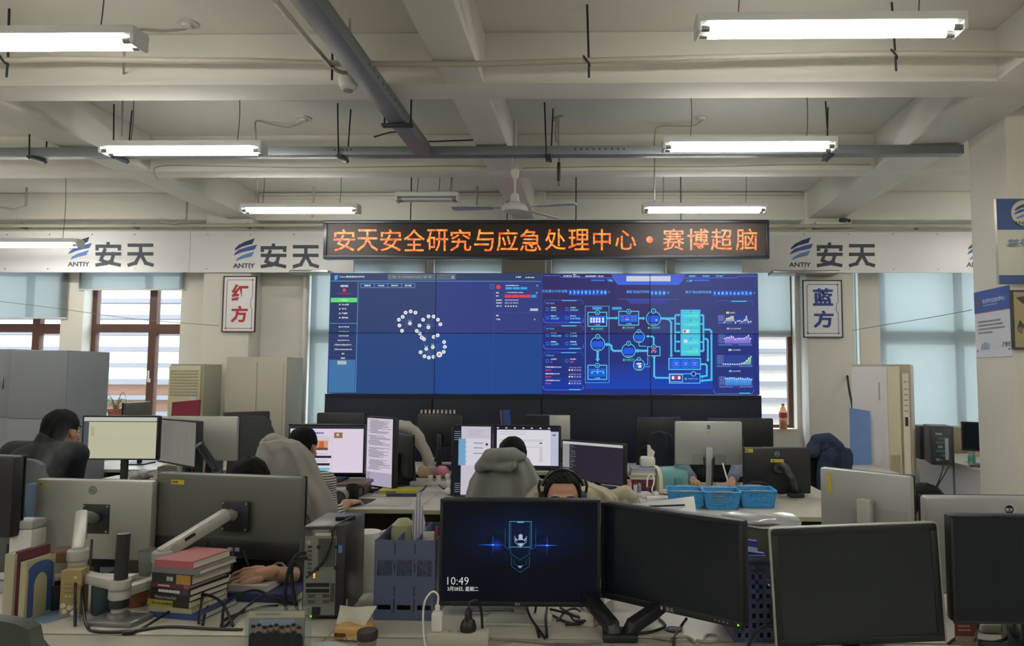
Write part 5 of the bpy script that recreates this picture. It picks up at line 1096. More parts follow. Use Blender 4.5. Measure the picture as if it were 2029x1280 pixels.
tag(MB().grid(lambda u, v: (-.08+.16*u, -.04+.08*v, .012+.02*math.sin(PI*u)*math.sin(PI*v)), 12, 6).build('face_mask', M('9ab8cc', .7), None, tuple(on(1928, 918, .752))), 'pale blue face mask on the corner of the white desk', 'mask')
for i, (x0, x1, y0, y1, zt, l_) in enumerate(((3.62, 4.3, 8.2, 8.24, 1.02, 'low beige partition behind the white desk, farther one'), (3.95, 4.4, 7.75, 7.79, 1.09, 'beige partition with pale top behind the white desk monitor'))):
    t = thing('partition', l_, 'partition', ((x0+x1)/2, y0, 0)); w = (x1-x0)/2; MB().bx(-w, w, 0, .04, 0, zt).build('panel', M('9a8a74' if i == 0 else 'a39d88', .6), t); MB().bx(-w-.01, w+.01, -.01, .05, zt, zt+.02).build('cap_rail', M('c4c2ba', .5), t)
for i, q in enumerate(([(1866, 900, 7.0), (1880, 920, 6.9), (1872, 950, 6.86), (1863, 975, 6.86), (1880, 985, 6.86)], [(1872, 900, 7.0), (1885, 915, 6.9), (1895, 912, 6.9), (1885, 935, 6.86), (1868, 965, 6.86), (1866, 985, 6.86)])): cable('black cable hanging down the side of the white desk, %s one' % ('shorter' if i == 0 else 'longer'), [at(*k) + Vector((-.05, 0, 0)) for k in q], .006)
# blue folder, white rail behind chat screens
p = at(1006, 842, 6.55); t = thing('folder', 'blue folder with red edge standing tilted behind the chat screens', 'folder', (p.x, 6.5, .75)); MB().box((.01, 0, .26), (.075, .05, .52), 0, roty(-.10)).build('cover', M('2a4a86', .5), t); MB().box((-.03, -.01, .26), (.012, .05, .52), 0, roty(-.10)).build('spine', M('8a4058', .5), t)
p0, p1 = at(848, 887, 6.3), at(892, 888, 6.3); tag(MB().bx(p0.x, p1.x, 6.36, 6.5, .752, .79).build('keyboard_tray', STEEL), 'silver flat tray on the far desk left of the chat screen', 'tray')
# ------------------------------------------------------------------ near desks, left side
ARMW = M('b4b3ac', .38, .15); ARMD = M('232529', .4)
t = thing('monitor_mount', 'white twin monitor arm on black post holding two grey-backed monitors', 'monitor arm', (*on(223, 1236, .75).xy, .75))
O = Vector(t.location); l = lambda x, y, Y: at(x, y, Y) - O
MB().box((.01, .02, .008), (.17, .11, .016), 0, rotz(-.1), .005).build('base_plate', M('8d8c88', .35, .5), t); py = .03
MB().lathe([(0, .016), (.036, .016), (.034, .026), (.022, .032), (.02, .045), (0, .045)], 24, (0, py, 0)).build('base_collar', M('8d8c88', .35, .5), t)
ptop = at(230, 1057, O.y+py).z - .75
MB().cyl((0, py, .04), (.004, py, ptop), .021, n=20).build('post', ARMD, t)
zc = at(225, 1195, O.y+py).z-.75
MB().lathe([(.0215, zc-.012), (.03, zc-.012), (.032, zc), (.03, zc+.014), (.0215, zc+.014)], 24, (0, py, 0)).build('clamp_ring', ARMD, t); MB().lathe([(.0215, zc-.03), (.0235, zc-.03), (.0235, zc-.014), (.0215, zc-.014)], 24, (0, py, 0)).build('grey_band', ARMW, t)
def joint(m, c, r, h): m.lathe([(0, -h/2), (r*.9, -h/2), (r, -h/2+.004), (r, h/2-.004), (r*.9, h/2), (0, h/2)], 24, c)
jz = at(200, 1143, 2.52).z-.75
for k, (ex, ey, eY, ux, uy, uY, tx, ty, tY) in enumerate(((152, 1150, 2.62, 155, 1105, 2.62, 162, 1022, 2.84), (320, 1142, 2.66, 326, 1108, 2.66, 447, 1020, 2.86))):
    e = l(ex, ey, eY); m = MB(); hub = Vector((0, py, zc+.035 if k else zc+.06)); joint(m, hub, .034, .04); joint(m, (e.x, e.y, hub.z), .033, .05)
    d = Vector((e.x, e.y, hub.z)) - hub; a = math.atan2(d.y, d.x); m.box(hub+d/2, (d.length, .045, .034), 0, rotz(a), .008); m.build('lower_arm', ARMW, t)
    u = Vector((e.x, e.y, l(ux, uy, uY).z)); n = MB(); n.cyl((e.x, e.y, hub.z+.024), u, .03, n=24); joint(n, u+Vector((0, 0, .01)), .034, .04); n.build('elbow', ARMW, t)
    tp = l(tx, ty, tY); d = tp-(u+Vector((0, 0, .02))); s0 = u+Vector((0, 0, .02)); L_ = d.length
    rot = d.to_track_quat('X', 'Z').to_matrix(); n = MB(); n.box(s0+d/2, (L_+.02, .042, .05), 0, rot, .012); ua = n.build('upper_arm', ARMW, t)
    c = MB(); c.box(s0+d*.38+rot @ Vector((0, -.0215, .008)), (L_*.16, .003, .012), 0, rot); c.build('slot', ARMD, ua)
    if k: MB().cyl(s0+d*.14+rot @ Vector((0, -.024, 0)), s0+d*.14+rot @ Vector((0, -.018, 0)), .017, n=20).build('pivot_cap', SILD, ua)
    mm = m8 if k else m7; q = (at(463, 1022, 2.9) if k else at(187, 1027, 2.97)) - O; pm = mm.matrix_world
    rr = rotz(mm.rotation_euler.z + PI)
    MB().tube([tp, tp.lerp(q, .55)+Vector((0, 0, .004)), q], .02, 12, curve=False).build('tilt_head', SILV, t)
    v = MB(); v.box(q + rr.to_3x3() @ Vector((0, .012, -.004)), (.118, .012, .118), 0, rr, .003); vp = v.build('mount_plate', ARMD, t)
    for sx in (-1, 1):
        for sz in (-1, 1): b_ = q + rr.to_3x3() @ Vector((sx*.05, .005, -.004+sz*.05)); MB().ball(b_, .005, 10).build('screw', STEEL, vp)
# leaning books in a wire bookend
def standing(label, px0, px1, pyt, pyb, th, cols, lean, rz, name='book', Y=None):
    p = on((px0+px1)/2, pyb, .75); h = at((px0+px1)/2, pyt, p.y).z-.76
    t = thing(name, label, 'book', (p.x, p.y, .7505), rz); w = .13
    b = MB(); b.T = rotx(0); b.bx(-th/2, -th/2+.003, 0, w, 0, h); b.bx(th/2-.003, th/2, 0, w, 0, h); b.bx(-th/2+.003, th/2-.003, 0, .003, 0, h); b.build('cover', M(cols, .5), t)
    MB().bx(-th/2+.003, th/2-.003, .004, w-.003, .003, h-.003).build('pages', stripes('d8d2c0', 'b8b2a0', 90, 'X'), t); return t, h, w, th
a = .03
standing('tall cream book standing at far left, first in the bookend', 10, 14, 1092, 1236, .034, 'aaa48e', 0, -a)
standing('dark red book standing between the cream and blue books', 27, 29, 1088, 1234, .018, '5c2430', 0, -a)
b_, h, w, th = standing('blue book with a yellow arch standing in front of the dark red book', 38, 42, 1108, 1235, .02, 'aba684', 0, -a)
g = G(.0006); g.mb.T = tr(th/2+.0008, 0, 0) @ rotz(PI/2); g.y = 0
g.rect(.012, .01, w-.008, h-.03, M('3a5488', .5)); g.circ(w*.5, h-.035, w*.42, M('3a5488', .5), 30, rz=.025); g.up(); g.rect(w*.28, .01, w*.72, h*.55, M('aca684', .5)); g.circ(w*.5, h*.55, w*.22, M('aca684', .5), 24, rz=.04); g.build('print', b_)
t = thing('bookend', 'pale blue metal bookend at the foot of the standing books', 'bookend', (*on(105, 1222, .75).xy, .7502), -.35); MB().bx(-.11, .05, -.06, .06, 0, .0025).build('base', M('7f98b4', .35), t); MB().prism([(-.03, 0), (.05, 0), (.048, .07), (-.02, .08)], .058, .06).build('upright', M('7f98b4', .35), t)
cable('pale blue network cable crossing the left desk', [D(-40, 1140, .82), D(10, 1150), D(60, 1135, .80), D(118, 1104, .83), D(145, 1112, .8), D(155, 1150), D(156, 1228)], .0045, M('6f9ac8', .45)); 
# jar, pots, cups
p = on(110, 1185, .75)
t = thing('tea_jar', 'large glass jar with brown lid behind the dark cup', 'jar', (p.x, p.y+.04, .75)); MB().lathe([(0, 0), (.05, 0), (.058, .02), (.058, .115), (.05, .13), (.046, .135)], 26).build('glass', glassy('c8c8b8', .25), t); MB().lathe([(0, .004), (.052, .004), (.054, .055), (0, .056)], 24).build('tea', M('4a4438', .3), t); MB().lathe([(.05, .132), (.054, .134), (.054, .165), (.05, .17), (0, .171)], 26).build('lid', M('6a4630', .5), t)
p = on(97, 1212, .75); mug('mug', 'black cup in front of the glass jar with brown lid', p.x, p.y+.035, .038, .088, M('1c1e22', .35), handle=False)
p = on(133, 1222, .75); t = thing('carton', 'tan carton with white flower pattern behind the twin arm', 'box', (p.x, p.y+.03, .75), .2); MB().bx(-.032, .032, -.03, .03, 0, .155, 0, .002).build('body', M('9a865a', .55), t)
g = G(); g.y = -.0312
for x, z in ((-.015, .018), (.012, .012), (.0, .03), (-.02, .038), (.018, .034)): g.circ(x, z, .009, M('c8c4b4', .5), 10)
for i in range(3): g.rect(-.02, .08+.014*i, .02, .083+.014*i, M('7d6a42', .5))
for x in (-.012, .0, .012): g.circ(x, .068, .003, M('c8c4b4', .5), 8)
g.circ(.014, .13, .006, M('c0b070', .5), 10); g.build('print', t)
p = on(190, 1222, .75); mug('mug', 'dark teal mug just left of the black arm post', p.x, p.y+.04, .04, .105, M('32434c', .35), rz=PI*.85)
p = on(251, 1210, .75); t = thing('clay_pot', 'round orange clay cup right of the black arm post', 'pot', (p.x, p.y+.05, .75)); MB().lathe([(0, 0), (.03, 0), (.042, .025), (.044, .05), (.038, .078), (.034, .082), (.031, .078), (.036, .05), (0, .02)], 26).build('body', M('8a5236', .55), t); MB().lathe([(.0355, .066), (.042, .068), (.04, .083), (.034, .084)], 24).build('dark_rim', M('3a2a24', .5), t)
p = on(262, 1190, .75); t = thing('glass_tumbler', 'clear glass tumbler on a tan box behind the clay cup', 'glass', (p.x, p.y+.1, .8185)); MB().lathe([(0, 0), (.036, 0), (.041, .09), (.0385, .09), (.034, .008), (0, .008)], 24).build('glass', glassy('d8dcd8', .22), t); MB().lathe([(0, .009), (.034, .009), (.037, .045), (0, .0455)], 22).build('water', glassy('c8ccc8', .3), t)
tag(MB().bx(-.055, .11, -.05, .05, 0, .068, 0, .004).build('tan_box', M('8f7f6a', .6), None, (p.x, p.y+.1, .75)), 'tan box under the clear glass tumbler', 'box')
tag(MB().bx(-.11, .1, -.07, .07, 0, .0012).build('paper_sheet', PAPER, None, (*on(270, 1215, .75).xy, .7502), .3), 'white sheet of paper under the clay cup', 'paper')
# book stack, spines towards the viewer
p = on(336, 1232, .75); bx, by, z = p.x, p.y+.12, .75; rz = -.22; grp = 'books in the stack on the near desk'
for (c, w, d, h, dx, sp, tx, tc, lab) in (
        ('34457c', .25, .2, .020, .03, None, None, '', 'blue glossy magazine at the bottom of the book stack'),
        ('9c967c', .21, .19, .016, -.005, None, None, '', 'cream book above the blue magazine in the stack'),
        ('a09a3c', .215, .18, .022, -.015, (.62, 1, '26262a'), 'IDA Pro权威指南', '26261c', 'yellow IDA Pro book in the stack'),
        ('1d1e22', .205, .19, .020, .0, None, 'Windows PowerShell', 'a8a8a0', 'black book above the yellow book in the stack'),
        ('1c1d20', .205, .19, .022, .003, (.62, .96, '3a3c40'), '#', 'c8c4b8', 'black book with white title in the middle of the stack'),
        ('5c2430', .20, .19, .014, -.005, (.86, 1, 'a04a78'), '##', 'c8a8a0', 'thin dark red book in the stack'),
        ('24262a', .205, .2, .034, .012, (.62, .98, 'a8803c'), '###', 'b0b0a8', 'thick black book with orange label in the stack'),
        ('6f7276', .23, .2, .018, .03, None, None, '', 'grey book under the pink book in the stack'),
        ('a85a60', .19, .2, .026, .015, None, None, '', 'pink-red book on top of the book stack')):
    book(lab, bx+dx*.6, by, z, w*.8, d*.95, h, rz + (random.uniform(-.05, .05)), c, group=grp, spine=sp, txt=tx, tcol=tc); z += h+.0003
# things around the hand
p = on(500, 1196, .75); book('dark blue book lying under the hand', p.x+.03, p.y+.1, .75, .26, .17, .03, -.05, '27345e'); zb = .7803
book('small white notebook on the dark blue book under the hand', p.x-.035, p.y+.1, zb, .15, .12, .022, -.06, 'b0aea6')
MSX, MSY, MSZ = p.x-.085, p.y+.125, zb+.0223
tag(crumple('computer_mouse', 'dark mouse under the hand', (MSX, MSY, MSZ), (.05, .032, .017), M('2a2c30', .4), 'mouse', 16, .02, 4), 'dark mouse under the hand', 'mouse')
cable('grey cable from the computer tower behind the wrist', [at(575, 1140, 2.9), at(560, 1118, 2.95), at(545, 1118, 2.95), at(532, 1132, 2.95), D(520, 1165, .79)], .005, M('8a887e', .5))
# computer tower with its back to the viewer
p0, p1 = on(597, 1230, .75), on(680, 1231, .75)
t = thing('computer_tower', 'tall black computer tower with its silver back panel facing the viewer', 'computer', ((p0.x+p1.x)/2, p0.y, .75), .05); w = (p1.x-p0.x)/2; h = at(600, 1042, p0.y).z-.75; d = .25; PL = M('8f918b', .35, .55); DK = M('17181b', .4)
MB().bx(-w, w, 0, d, .012, h, 0, .005).build('case', M('2b292d', .35), t)
for sx in (-1, 1):
    for y in (.03, d-.03): MB().cyl((sx*(w-.02), y, 0), (sx*(w-.02), y, .012), .01, n=12).build('foot', DK, t)
MB().bx(-w+.006, w-.03, -.003, 0, .02, h-.012).build('back_panel', PL, t)
g = G(.0005); g.y = -.0038; Wd = 2*w
def mesh_holes(x0, z0, x1, z1, nx, nz):
    sx, sz = (x1-x0)/nx, (z1-z0)/nz
    for i in range(nx):
        for j in range(nz): g.rect(x0+i*sx+sx*.14, z0+j*sz+sz*.14, x0+(i+1)*sx-sx*.14, z0+(j+1)*sz-sz*.14, DK)
mesh_holes(-w*.28, h*.57, w*.55, h*.87, 14, 20); mesh_holes(-w*.9, h*.9, -w*.55, h*.975, 5, 5); mesh_holes(w*.22, h*.9, w*.6, h*.975, 5, 5)
g.rect(-w*.42, h*.90, w*.4, h*.93, M('c4c4be', .5))
for i in range(2): g.rect(-w*.8, h*(.36-i*.06), w*.3, h*(.40-i*.06), DK); mesh_holes(-w*.6, h*(.362-i*.06), w*.2, h*(.398-i*.06), 12, 3)
for i in range(2):
    z = h*(.24-i*.06); g.frame(-w*.82, z, w*.4, z+h*.045, .0015, M('5f615e', .4)); mesh_holes(-w*.7, z+.003, -w*.35, z+h*.04, 5, 3); mesh_holes(-w*.0, z+.003, w*.32, z+h*.04, 5, 3)
mesh_holes(-w*.72, h*.03, -w*.15, h*.14, 9, 8); g.up(); g.rect(-w*.5, h*.07, -w*.08, h*.15, DK); mesh_holes(w*.36, h*.2, w*.56, h*.4, 4, 9)
for x, z in ((-w*.3, h*.55), (w*.6, h*.56), (-w*.25, h*.78), (w*.6, h*.78)): g.circ(x, z, .007, DK, 14)
for i in range(7): g.rect(-w*.75, h*(.5+.045*i), -w*.55, h*(.525+.045*i), M(('2e3034', '55575a', '3a3c40')[i % 3], .4))
g.circ(-w*.72, h*.83, .008, M('b0a888', .4), 14); g.rect(w*.68, h*.72, w*.86, h*.80, M('4a7ab0', .4))
for z in (.455, .475, .49): g.rect(-w*.46, h*z, -w*.38, h*z+.004, E('f0a020', 2))
g.circ(-w*.52, h*.055, .0035, E('70e020', 2), 10); g.build('back_details', t)
MB().box((w+.001, d*.12, h*.1), (.002, .012, .06)).build('side_label', M('b8b6ae', .5), t)
ph = thing('phone_charger', 'small black gadget lying on top of the computer tower', 'gadget', (t.location.x+.03, t.location.y+.12, .75+h+.0003), .3); MB().bx(-.035, .03, -.014, .014, 0, .012, 0, .004).build('body', DK, ph); MB().bx(-.0, .035, -.02, -.006, 0, .014, 0, .003).build('clip', DK, ph)
cable('thin black cable running from the gadget down the tower back', [ph.location+Vector((.03, -.03, .012)), ph.location+Vector((.015, -.165, .004)), Vector((t.location.x+.03, p0.y-.012, .75+h*.85)), Vector((t.location.x-.0, p0.y-.012, .75+h*.62)), Vector((t.location.x-.055, p0.y-.01, .75+h*.46))], .003)
for i, dx in enumerate((0, .018)):
    cable(('left', 'right')[i] + ' one of two thick black cables bending out of the tower back', [Vector((t.location.x-.06+dx*.3, p0.y-.006, .75+h*.72-dx)), Vector((t.location.x-.085-dx*.2, p0.y-.03, .75+h*.70-dx)), Vector((t.location.x-.115+dx*.8, p0.y-.02, .75+h*.5)), Vector((t.location.x-.125+dx*2, p0.y-.01, .75+h*.2)), Vector((t.location.x-.10+dx*2, p0.y-.02, .757))], .006)
# cables hanging behind the grey-backed monitors and lying on the desk
CB = [([at(412, 1073, 2.8), at(408, 1110, 2.72), at(404, 1160, 2.6), D(394, 1235)], 'black cable dropping from the dark grey monitor, left one'),
      ([at(463, 1092, 2.85), at(458, 1125, 2.8), at(440, 1160, 2.7), at(412, 1200, 2.6), D(402, 1238)], 'black cable dropping from the dark grey monitor, right one'),
      ([at(482, 1090, 2.85), at(492, 1120, 2.85), at(498, 1140, 2.86)], 'short black cable under the dark grey monitor ports'),
      ([at(182, 1070, 2.95), at(180, 1100, 2.9), at(178, 1130, 2.85)], 'black cable with plug below the left silver monitor'),
      ([at(150, 1150, 2.55), at(149, 1180, 2.5), D(149, 1240)], 'black cable beside the tan carton'),
      ([at(163, 1160, 2.56), at(165, 1200, 2.5), D(172, 1240), D(190, 1251), D(255, 1251), D(330, 1242), D(420, 1246), D(480, 1247)], 'long black cable looping along the desk seam'),
      ([D(262, 1253), D(280, 1246), D(330, 1215, .77), D(370, 1190, .80), D(405, 1178, .82), D(440, 1195, .80), D(462, 1240)], 'black cable with bare connector arching over the books'),
      ([D(440, 1246), D(445, 1200, .78), D(470, 1180, .80), D(510, 1170, .81), D(560, 1195), D(590, 1197)], 'black cable arching before the dark blue book, front one'),
      ([D(442, 1244), D(480, 1210, .77), D(520, 1180, .80), D(545, 1185, .79), D(580, 1196)], 'black cable arching before the dark blue book, rear one'),
      ([D(438, 1240), D(450, 1225), D(510, 1205, .765), D(550, 1200)], 'short black cable crossing the near desk left of the photo')]
for pts, lab in CB: cable(lab, pts, .0048)
p = D(258, 1254); tag(MB().bx(-.022, .014, -.008, .008, 0, .012, 0, .003).build('connector', DK, None, (p.x, p.y, .7505), .4), 'black connector end lying left on the desk seam', 'connector')
# white curved box and steam at far left
p = on(63, 1150, .75); t = thing('humidifier', 'white humidifier tank between black monitor and silver monitor', 'humidifier', (p.x, 2.93, .75)); hz = at(63, 1028, 2.93).z-.75
MB().bx(-.045, .045, -.04, .04, 0, hz-.035, 0, .006).build('tank', WHP, t); MB().bx(-.045, .045, -.04, .04, hz-.034, hz, 0, .006).build('lid', M('a8a8a4', .4), t)
def steam():
    m = bpy.data.materials.new('steam'); m.use_nodes = True; nt = m.node_tree; nt.nodes.clear(); N = nt.nodes.new; L = nt.links.new
    o = N('ShaderNodeOutputMaterial'); v = N('ShaderNodeVolumePrincipled'); n = N('ShaderNodeTexNoise'); tc = N('ShaderNodeTexCoord'); gr = N('ShaderNodeTexGradient'); gr.gradient_type = 'SPHERICAL'
    n.inputs['Scale'].default_value = 1.6; n.inputs['Detail'].default_value = 4; r = N('ShaderNodeMapRange'); r.inputs[1].default_value = .4; r.inputs[2].default_value = .75; r.inputs[3].default_value = 0; r.inputs[4].default_value = 9.0
    mu = N('ShaderNodeMath'); mu.operation = 'MULTIPLY'; L(tc.outputs['Object'], n.inputs['Vector']); L(tc.outputs['Object'], gr.inputs['Vector']); L(n.outputs['Fac'], r.inputs[0]); L(r.outputs[0], mu.inputs[0]); L(gr.outputs['Fac'], mu.inputs[1]); L(mu.outputs[0], v.inputs['Density']); L(v.outputs[0], o.inputs['Volume']); v.inputs['Color'].default_value = (.95, .95, .95, 1); return m
o = MB().ball((0, 0, 0), 1, 24).build('steam', steam()); o.location = at(104, 905, 2.86); o.scale = (.075, .06, .2); o.rotation_euler = (0, .32, 0)
tag(o, 'faint wisp of steam rising in front of the person in black', 'steam', None, 'stuff')
# ------------------------------------------------------------------ near desks, centre
p = on(733, 1172, .75); t = thing('electric_kettle', 'white electric kettle behind the computer tower', 'kettle', (p.x-.03, p.y+.04, .75), -.1); h = at(733, 1050, p.y+.05).z-.75
MB().lathe([(0, 0), (.062, 0), (.064, .02), (.06, .03), (.06, h-.02), (.055, h-.004), (0, h)], 28).build('body', M('cfcdc4', .35), t)
MB().tube([(.055, 0, h-.012), (.095, 0, h-.006), (.105, 0, h-.06), (.1, 0, h*.55), (.092, 0, h*.42), (.058, 0, h*.38)], .011, 10).build('handle', M('cfcdc4', .35), t)
p0, p1 = on(742, 1229, .75), on(858, 1229, .75)
t = thing('file_box', 'blue plastic desk file box with slanted slots left of the lock screen', 'file box', ((p0.x+p1.x)/2, p0.y, .75), -.02); w = (p1.x-p0.x)/2+.004; h = at(750, 1070, p0.y).z-.75; d = .24; FB = M('4f5974', .45)
zs = [0, h*.13, h*.19, h*.55, h*.75, h*.94, h]
f = MB()
for (a, b) in ((0, .13), (.19, .55), (.75, 1)): f.bx(-w, w, 0, .003, h*a, h*b)      # front wall with real slots
for i in range(4): x = -w+2*w*i/3; f.bx(max(-w, x-.011), min(w, x+.011), 0, .003, h*.13, h*.19); f.bx(max(-w, x-.009), min(w, x+.009), 0, .003, h*.55, h*.75)
for i in range(3):
    x0, x1 = -w+2*w*i/3+.009, -w+2*w*(i+1)/3-.009; n = 8; st = (x1-x0)/n; hh = h*.2; sk = hh*.55
    for k in range(-5, n): 
        a, b = x0+k*st, x0+k*st+st*.5; q = []
        for (xx, zz) in ((a+sk, h*.55), (b+sk, h*.55), (b, h*.75), (a, h*.75)): q.append((xx, zz))
        cl = lambda xx: min(max(xx, x0), x1)
        if cl(q[0][0]) == cl(q[2][0]): continue
        f.prism([(cl(x_), z_) for x_, z_ in q], 0, .003)
f.build('front_wall', FB, t)
for i in range(4): x = -w+2*w*i/3; MB().prism([(0, 0), (d, 0), (d, h*1.05), (d*.8, h*1.05), (d*.15, h), (0, h)], -.0015, .0015, T=tr(x, 0, 0) @ rotz(PI/2)).build('divider', FB, t)
MB().bx(-w, w, .003, d, 0, .003).build('bottom', FB, t); MB().bx(-w, w, d, d+.003, 0, h*1.05).build('back_wall', FB, t)
sl = MB()
for i in range(2):
    for a, b in ((.1, .27), (.3, .42), (.6, .7), (.83, .96)): x = -w+2*w*(i+1)/3; sl.bx(x-.002, x+.002, -.0006, .0, h*a, h*b)
sl.build('slots', M('1e2436', .6), t)
p = Vector((t.location.x, t.location.y, .7535)); fx, fy, fw, fh = p.x, p.y, w, h
tag(MB().prism([(-.022, 0), (.022, 0), (.028, h+.0), (.018, h+.055), (.006, h+.14), (-.004, h+.13), (-.02, h+.04)], 0, .012).build('folded_papers', stripes('c8c8cc', '8a90a8', 30, 'X'), None, (fx+.012, fy+.13, .7535)), 'pointed wad of papers sticking up from the blue file box', 'papers')
tag(MB().lathe([(0, 0), (.02, .0), (.045, h*.9), (.04, h+.02), (.02, h+.04), (0, h+.043)], 22).build('round_cushion', M('9c9a78', .6), None, (fx-.045, fy+.15, .7535)), 'olive round object sticking up from the blue file box', 'cushion')
o = MB().tube([(0, 0, 0), (.0, 0, h*1.12)], .005, 8, curve=False); tag(o.build('red_pen', M('a84038', .4), None, (fx+.095, fy+.06, .7535)), 'red pen in the right part of the blue file box', 'pen')
o = MB().bx(-.02, .02, -.002, .002, 0, h*1.03); tag(o.build('white_card', WHP, None, (fx+.06, fy+.09, .7535)), 'white card standing in the right part of the blue file box', 'card')
# front: photo stand, tissues, jar, power strip
p0, p1 = on(496, 1300, .75), on(592, 1300, .75)
t = thing('photo_stand', 'clear acrylic photo stand with group photo of people in black', 'photo frame', ((p0.x+p1.x)/2, p0.y+.02, .75), .05); w = .098; h = at(540, 1202, p0.y+.02).z-.75
MB().bx(-w, w, 0, .003, 0, h).build('acrylic_sheet', glassy('e4ece8', .12), t); MB().bx(-w, w, .003, .06, 0, .003).build('foot', glassy('e4ece8', .12), t)
x0, x1, z1 = -w+.012, w-.02, h-.012; g = G(.0005); g.y = .0042; g.rect(x0, 0, x1, z1, M('5f6a74', .4)); g.y = -.0006; g.rect(x0, 0.001, x1, z1, M('aaa892', .5)); g.up(); g.rect(x0, .001, x1, z1*.84, M('7a8088', .5)); g.up(); g.rect(x0+.04, .001, x1-.06, z1*.8, M('3f4650', .5)); g.rect(x0+.03, z1*.66, x1-.03, z1*.8, M('7f8fa6', .5)); g.scrib(x0+.02, z1*.9, .007, 9, M('8a8e90', .5), .4); g.up()
for i in range(9):
    x = x0+.014+i*(x1-x0-.028)/8; zt = z1*(.60+.035*math.sin(i*2.1)); g.up(.3); g.poly([(x-.013, .001), (x+.013, .001), (x+.011, zt-.02), (x+.005, zt-.012), (x-.005, zt-.012), (x-.011, zt-.02)], M(('15171b', '1c1e24')[i % 2], .5)); g.circ(x, zt, .0075, M('8a6a58', .5), 14, rz=.0095); g.up(.2); g.circ(x, zt+.006, .0072, M('181818', .5), 12, rz=.005)
g.build('photo_print', t)
p = on(700, 1262, .75); t = thing('tissue_pack', 'orange tissue pack with large white tissue at the bottom', 'tissues', (p.x, p.y, .75), -.1); MB().bx(-.05, .06, -.045, .045, 0, .042, 0, .014).build('pack', M('c49a5c', .5, var=.15, scale=20), t)
g = G(); g.y = -.0462; g.text('Face', -.01, .006, .018, M('e0d4b8', .5), .01); g.scrib(-.042, .014, .012, 2, M('5a3a1c', .5), .2); g.build('print', t)
zt = at(700, 1199, p.y).z-.75
MB().grid(lambda u, v: (-.06+.125*u*(.8+.2*v)+.008*v, .012*math.sin(u*5+v*2), .036+(zt-.036)*v*(1-.12*abs(u-.75))), 14, 10).build('tissue', M('d4d2c6', .8), t)
p = on(727, 1300, .75); t = thing('jar', 'clear jar with dark brown lid at the bottom edge', 'jar', (p.x, p.y+.0, .75)); zl = at(727, 1248, p.y).z-.75; MB().lathe([(0, 0), (.026, 0), (.028, .01), (.028, zl-.03), (.025, zl-.024)], 22).build('glass', glassy('e0dcd0', .25), t); MB().lathe([(0, .003), (.024, .003), (.025, zl*.45), (0, zl*.46)], 18).build('contents', M('6a4434', .7, var=.4, scale=60), t)
MB().lathe([(.0285, zl-.026), (.0305, zl-.024), (.0305, zl-.004), (.028, zl), (0, zl+.001)], 24).build('lid', M('2e2426', .35), t)
p = on(640, 1290, .75); tag(MB().grid(lambda u, v: (-.06+.12*u, -.04+.08*v, .004+.01*math.sin(u*3)), 10, 5).build('wet_wipe_pack', M('b8c4c0', .5), None, (p.x, p.y, .7505)), 'pale flat wrapper at the bottom edge left of the dark-lidded jar', 'wrapper')
p0, p1 = on(842, 1285, .75), on(968, 1278, .75)
t = thing('power_strip', 'cream power strip with white charger and black plug at the bottom', 'power strip', ((p0.x+p1.x)/2, (p0.y+p1.y)/2+.02, .75), .06); w = (p1.x-p0.x)/2
MB().bx(-w, w, -.025, .025, 0, .04, 0, .005).build('body', M('b8b4a4', .45), t); g = G(); g.mb.T = tr(0, -.02, .0405) @ rotx(-PI/2)
for x in (-.025, .005, .035):
    for dx, dz in ((-.005, .02), (.005, .02), (0, .03), (-.004, .012), (.004, .012)): g.rect(x+dx-.0013, dz-.003, x+dx+.0013, dz+.003, DK)
g.build('sockets', t)
Lc = Vector(t.location)
c = thing('charger', 'white phone charger plugged in the cream power strip', 'charger', (Lc.x-.066, Lc.y, .7905), .06); MB().bx(-.016, .016, -.016, .016, 0, .058, 0, .004).build('body', WHP, c); MB().bx(-.007, .007, -.005, .005, .0585, .078, 0, .002).build('usb_plug', WHP, c)
cable('white charging cable arching over the cream power strip', [Lc+Vector((-.066, 0, .117)), Lc+Vector((-.066, .005, .145)), Lc+Vector((-.085, .01, .155)), Lc+Vector((-.105, .0, .13)), Lc+Vector((-.108, -.01, .08)), Lc+Vector((-.095, -.04, .02)), Lc+Vector((-.075, -.075, .006)), Lc+Vector((-.07, -.12, .005))], .0032, WHP)
c = thing('black_plug', 'black mains plug standing in the cream power strip', 'plug', (Lc.x+.03, Lc.y+.003, .7905)); MB().lathe([(0, 0), (.024, 0), (.026, .012), (.02, .03), (.012, .036), (.01, .06), (.006, .066), (0, .066)], 18).build('body', DK, c)
cable('black mains lead curving from the black plug', [Lc+Vector((.03, .003, .107)), Lc+Vector((.036, .01, .125)), Lc+Vector((.055, .02, .125)), Lc+Vector((.066, .03, .09)), Lc+Vector((.068, .045, .03)), Lc+Vector((.07, .06, .006))], .0042)
cable('grey lead running right from the cream power strip', [Lc+Vector((w+.002, 0, .018)), Lc+Vector((w+.03, .0, .015)), D(1020, 1268), D(1100, 1275), D(1180, 1272), D(1260, 1262), D(1330, 1268)], .0045, M('7a776c', .5))
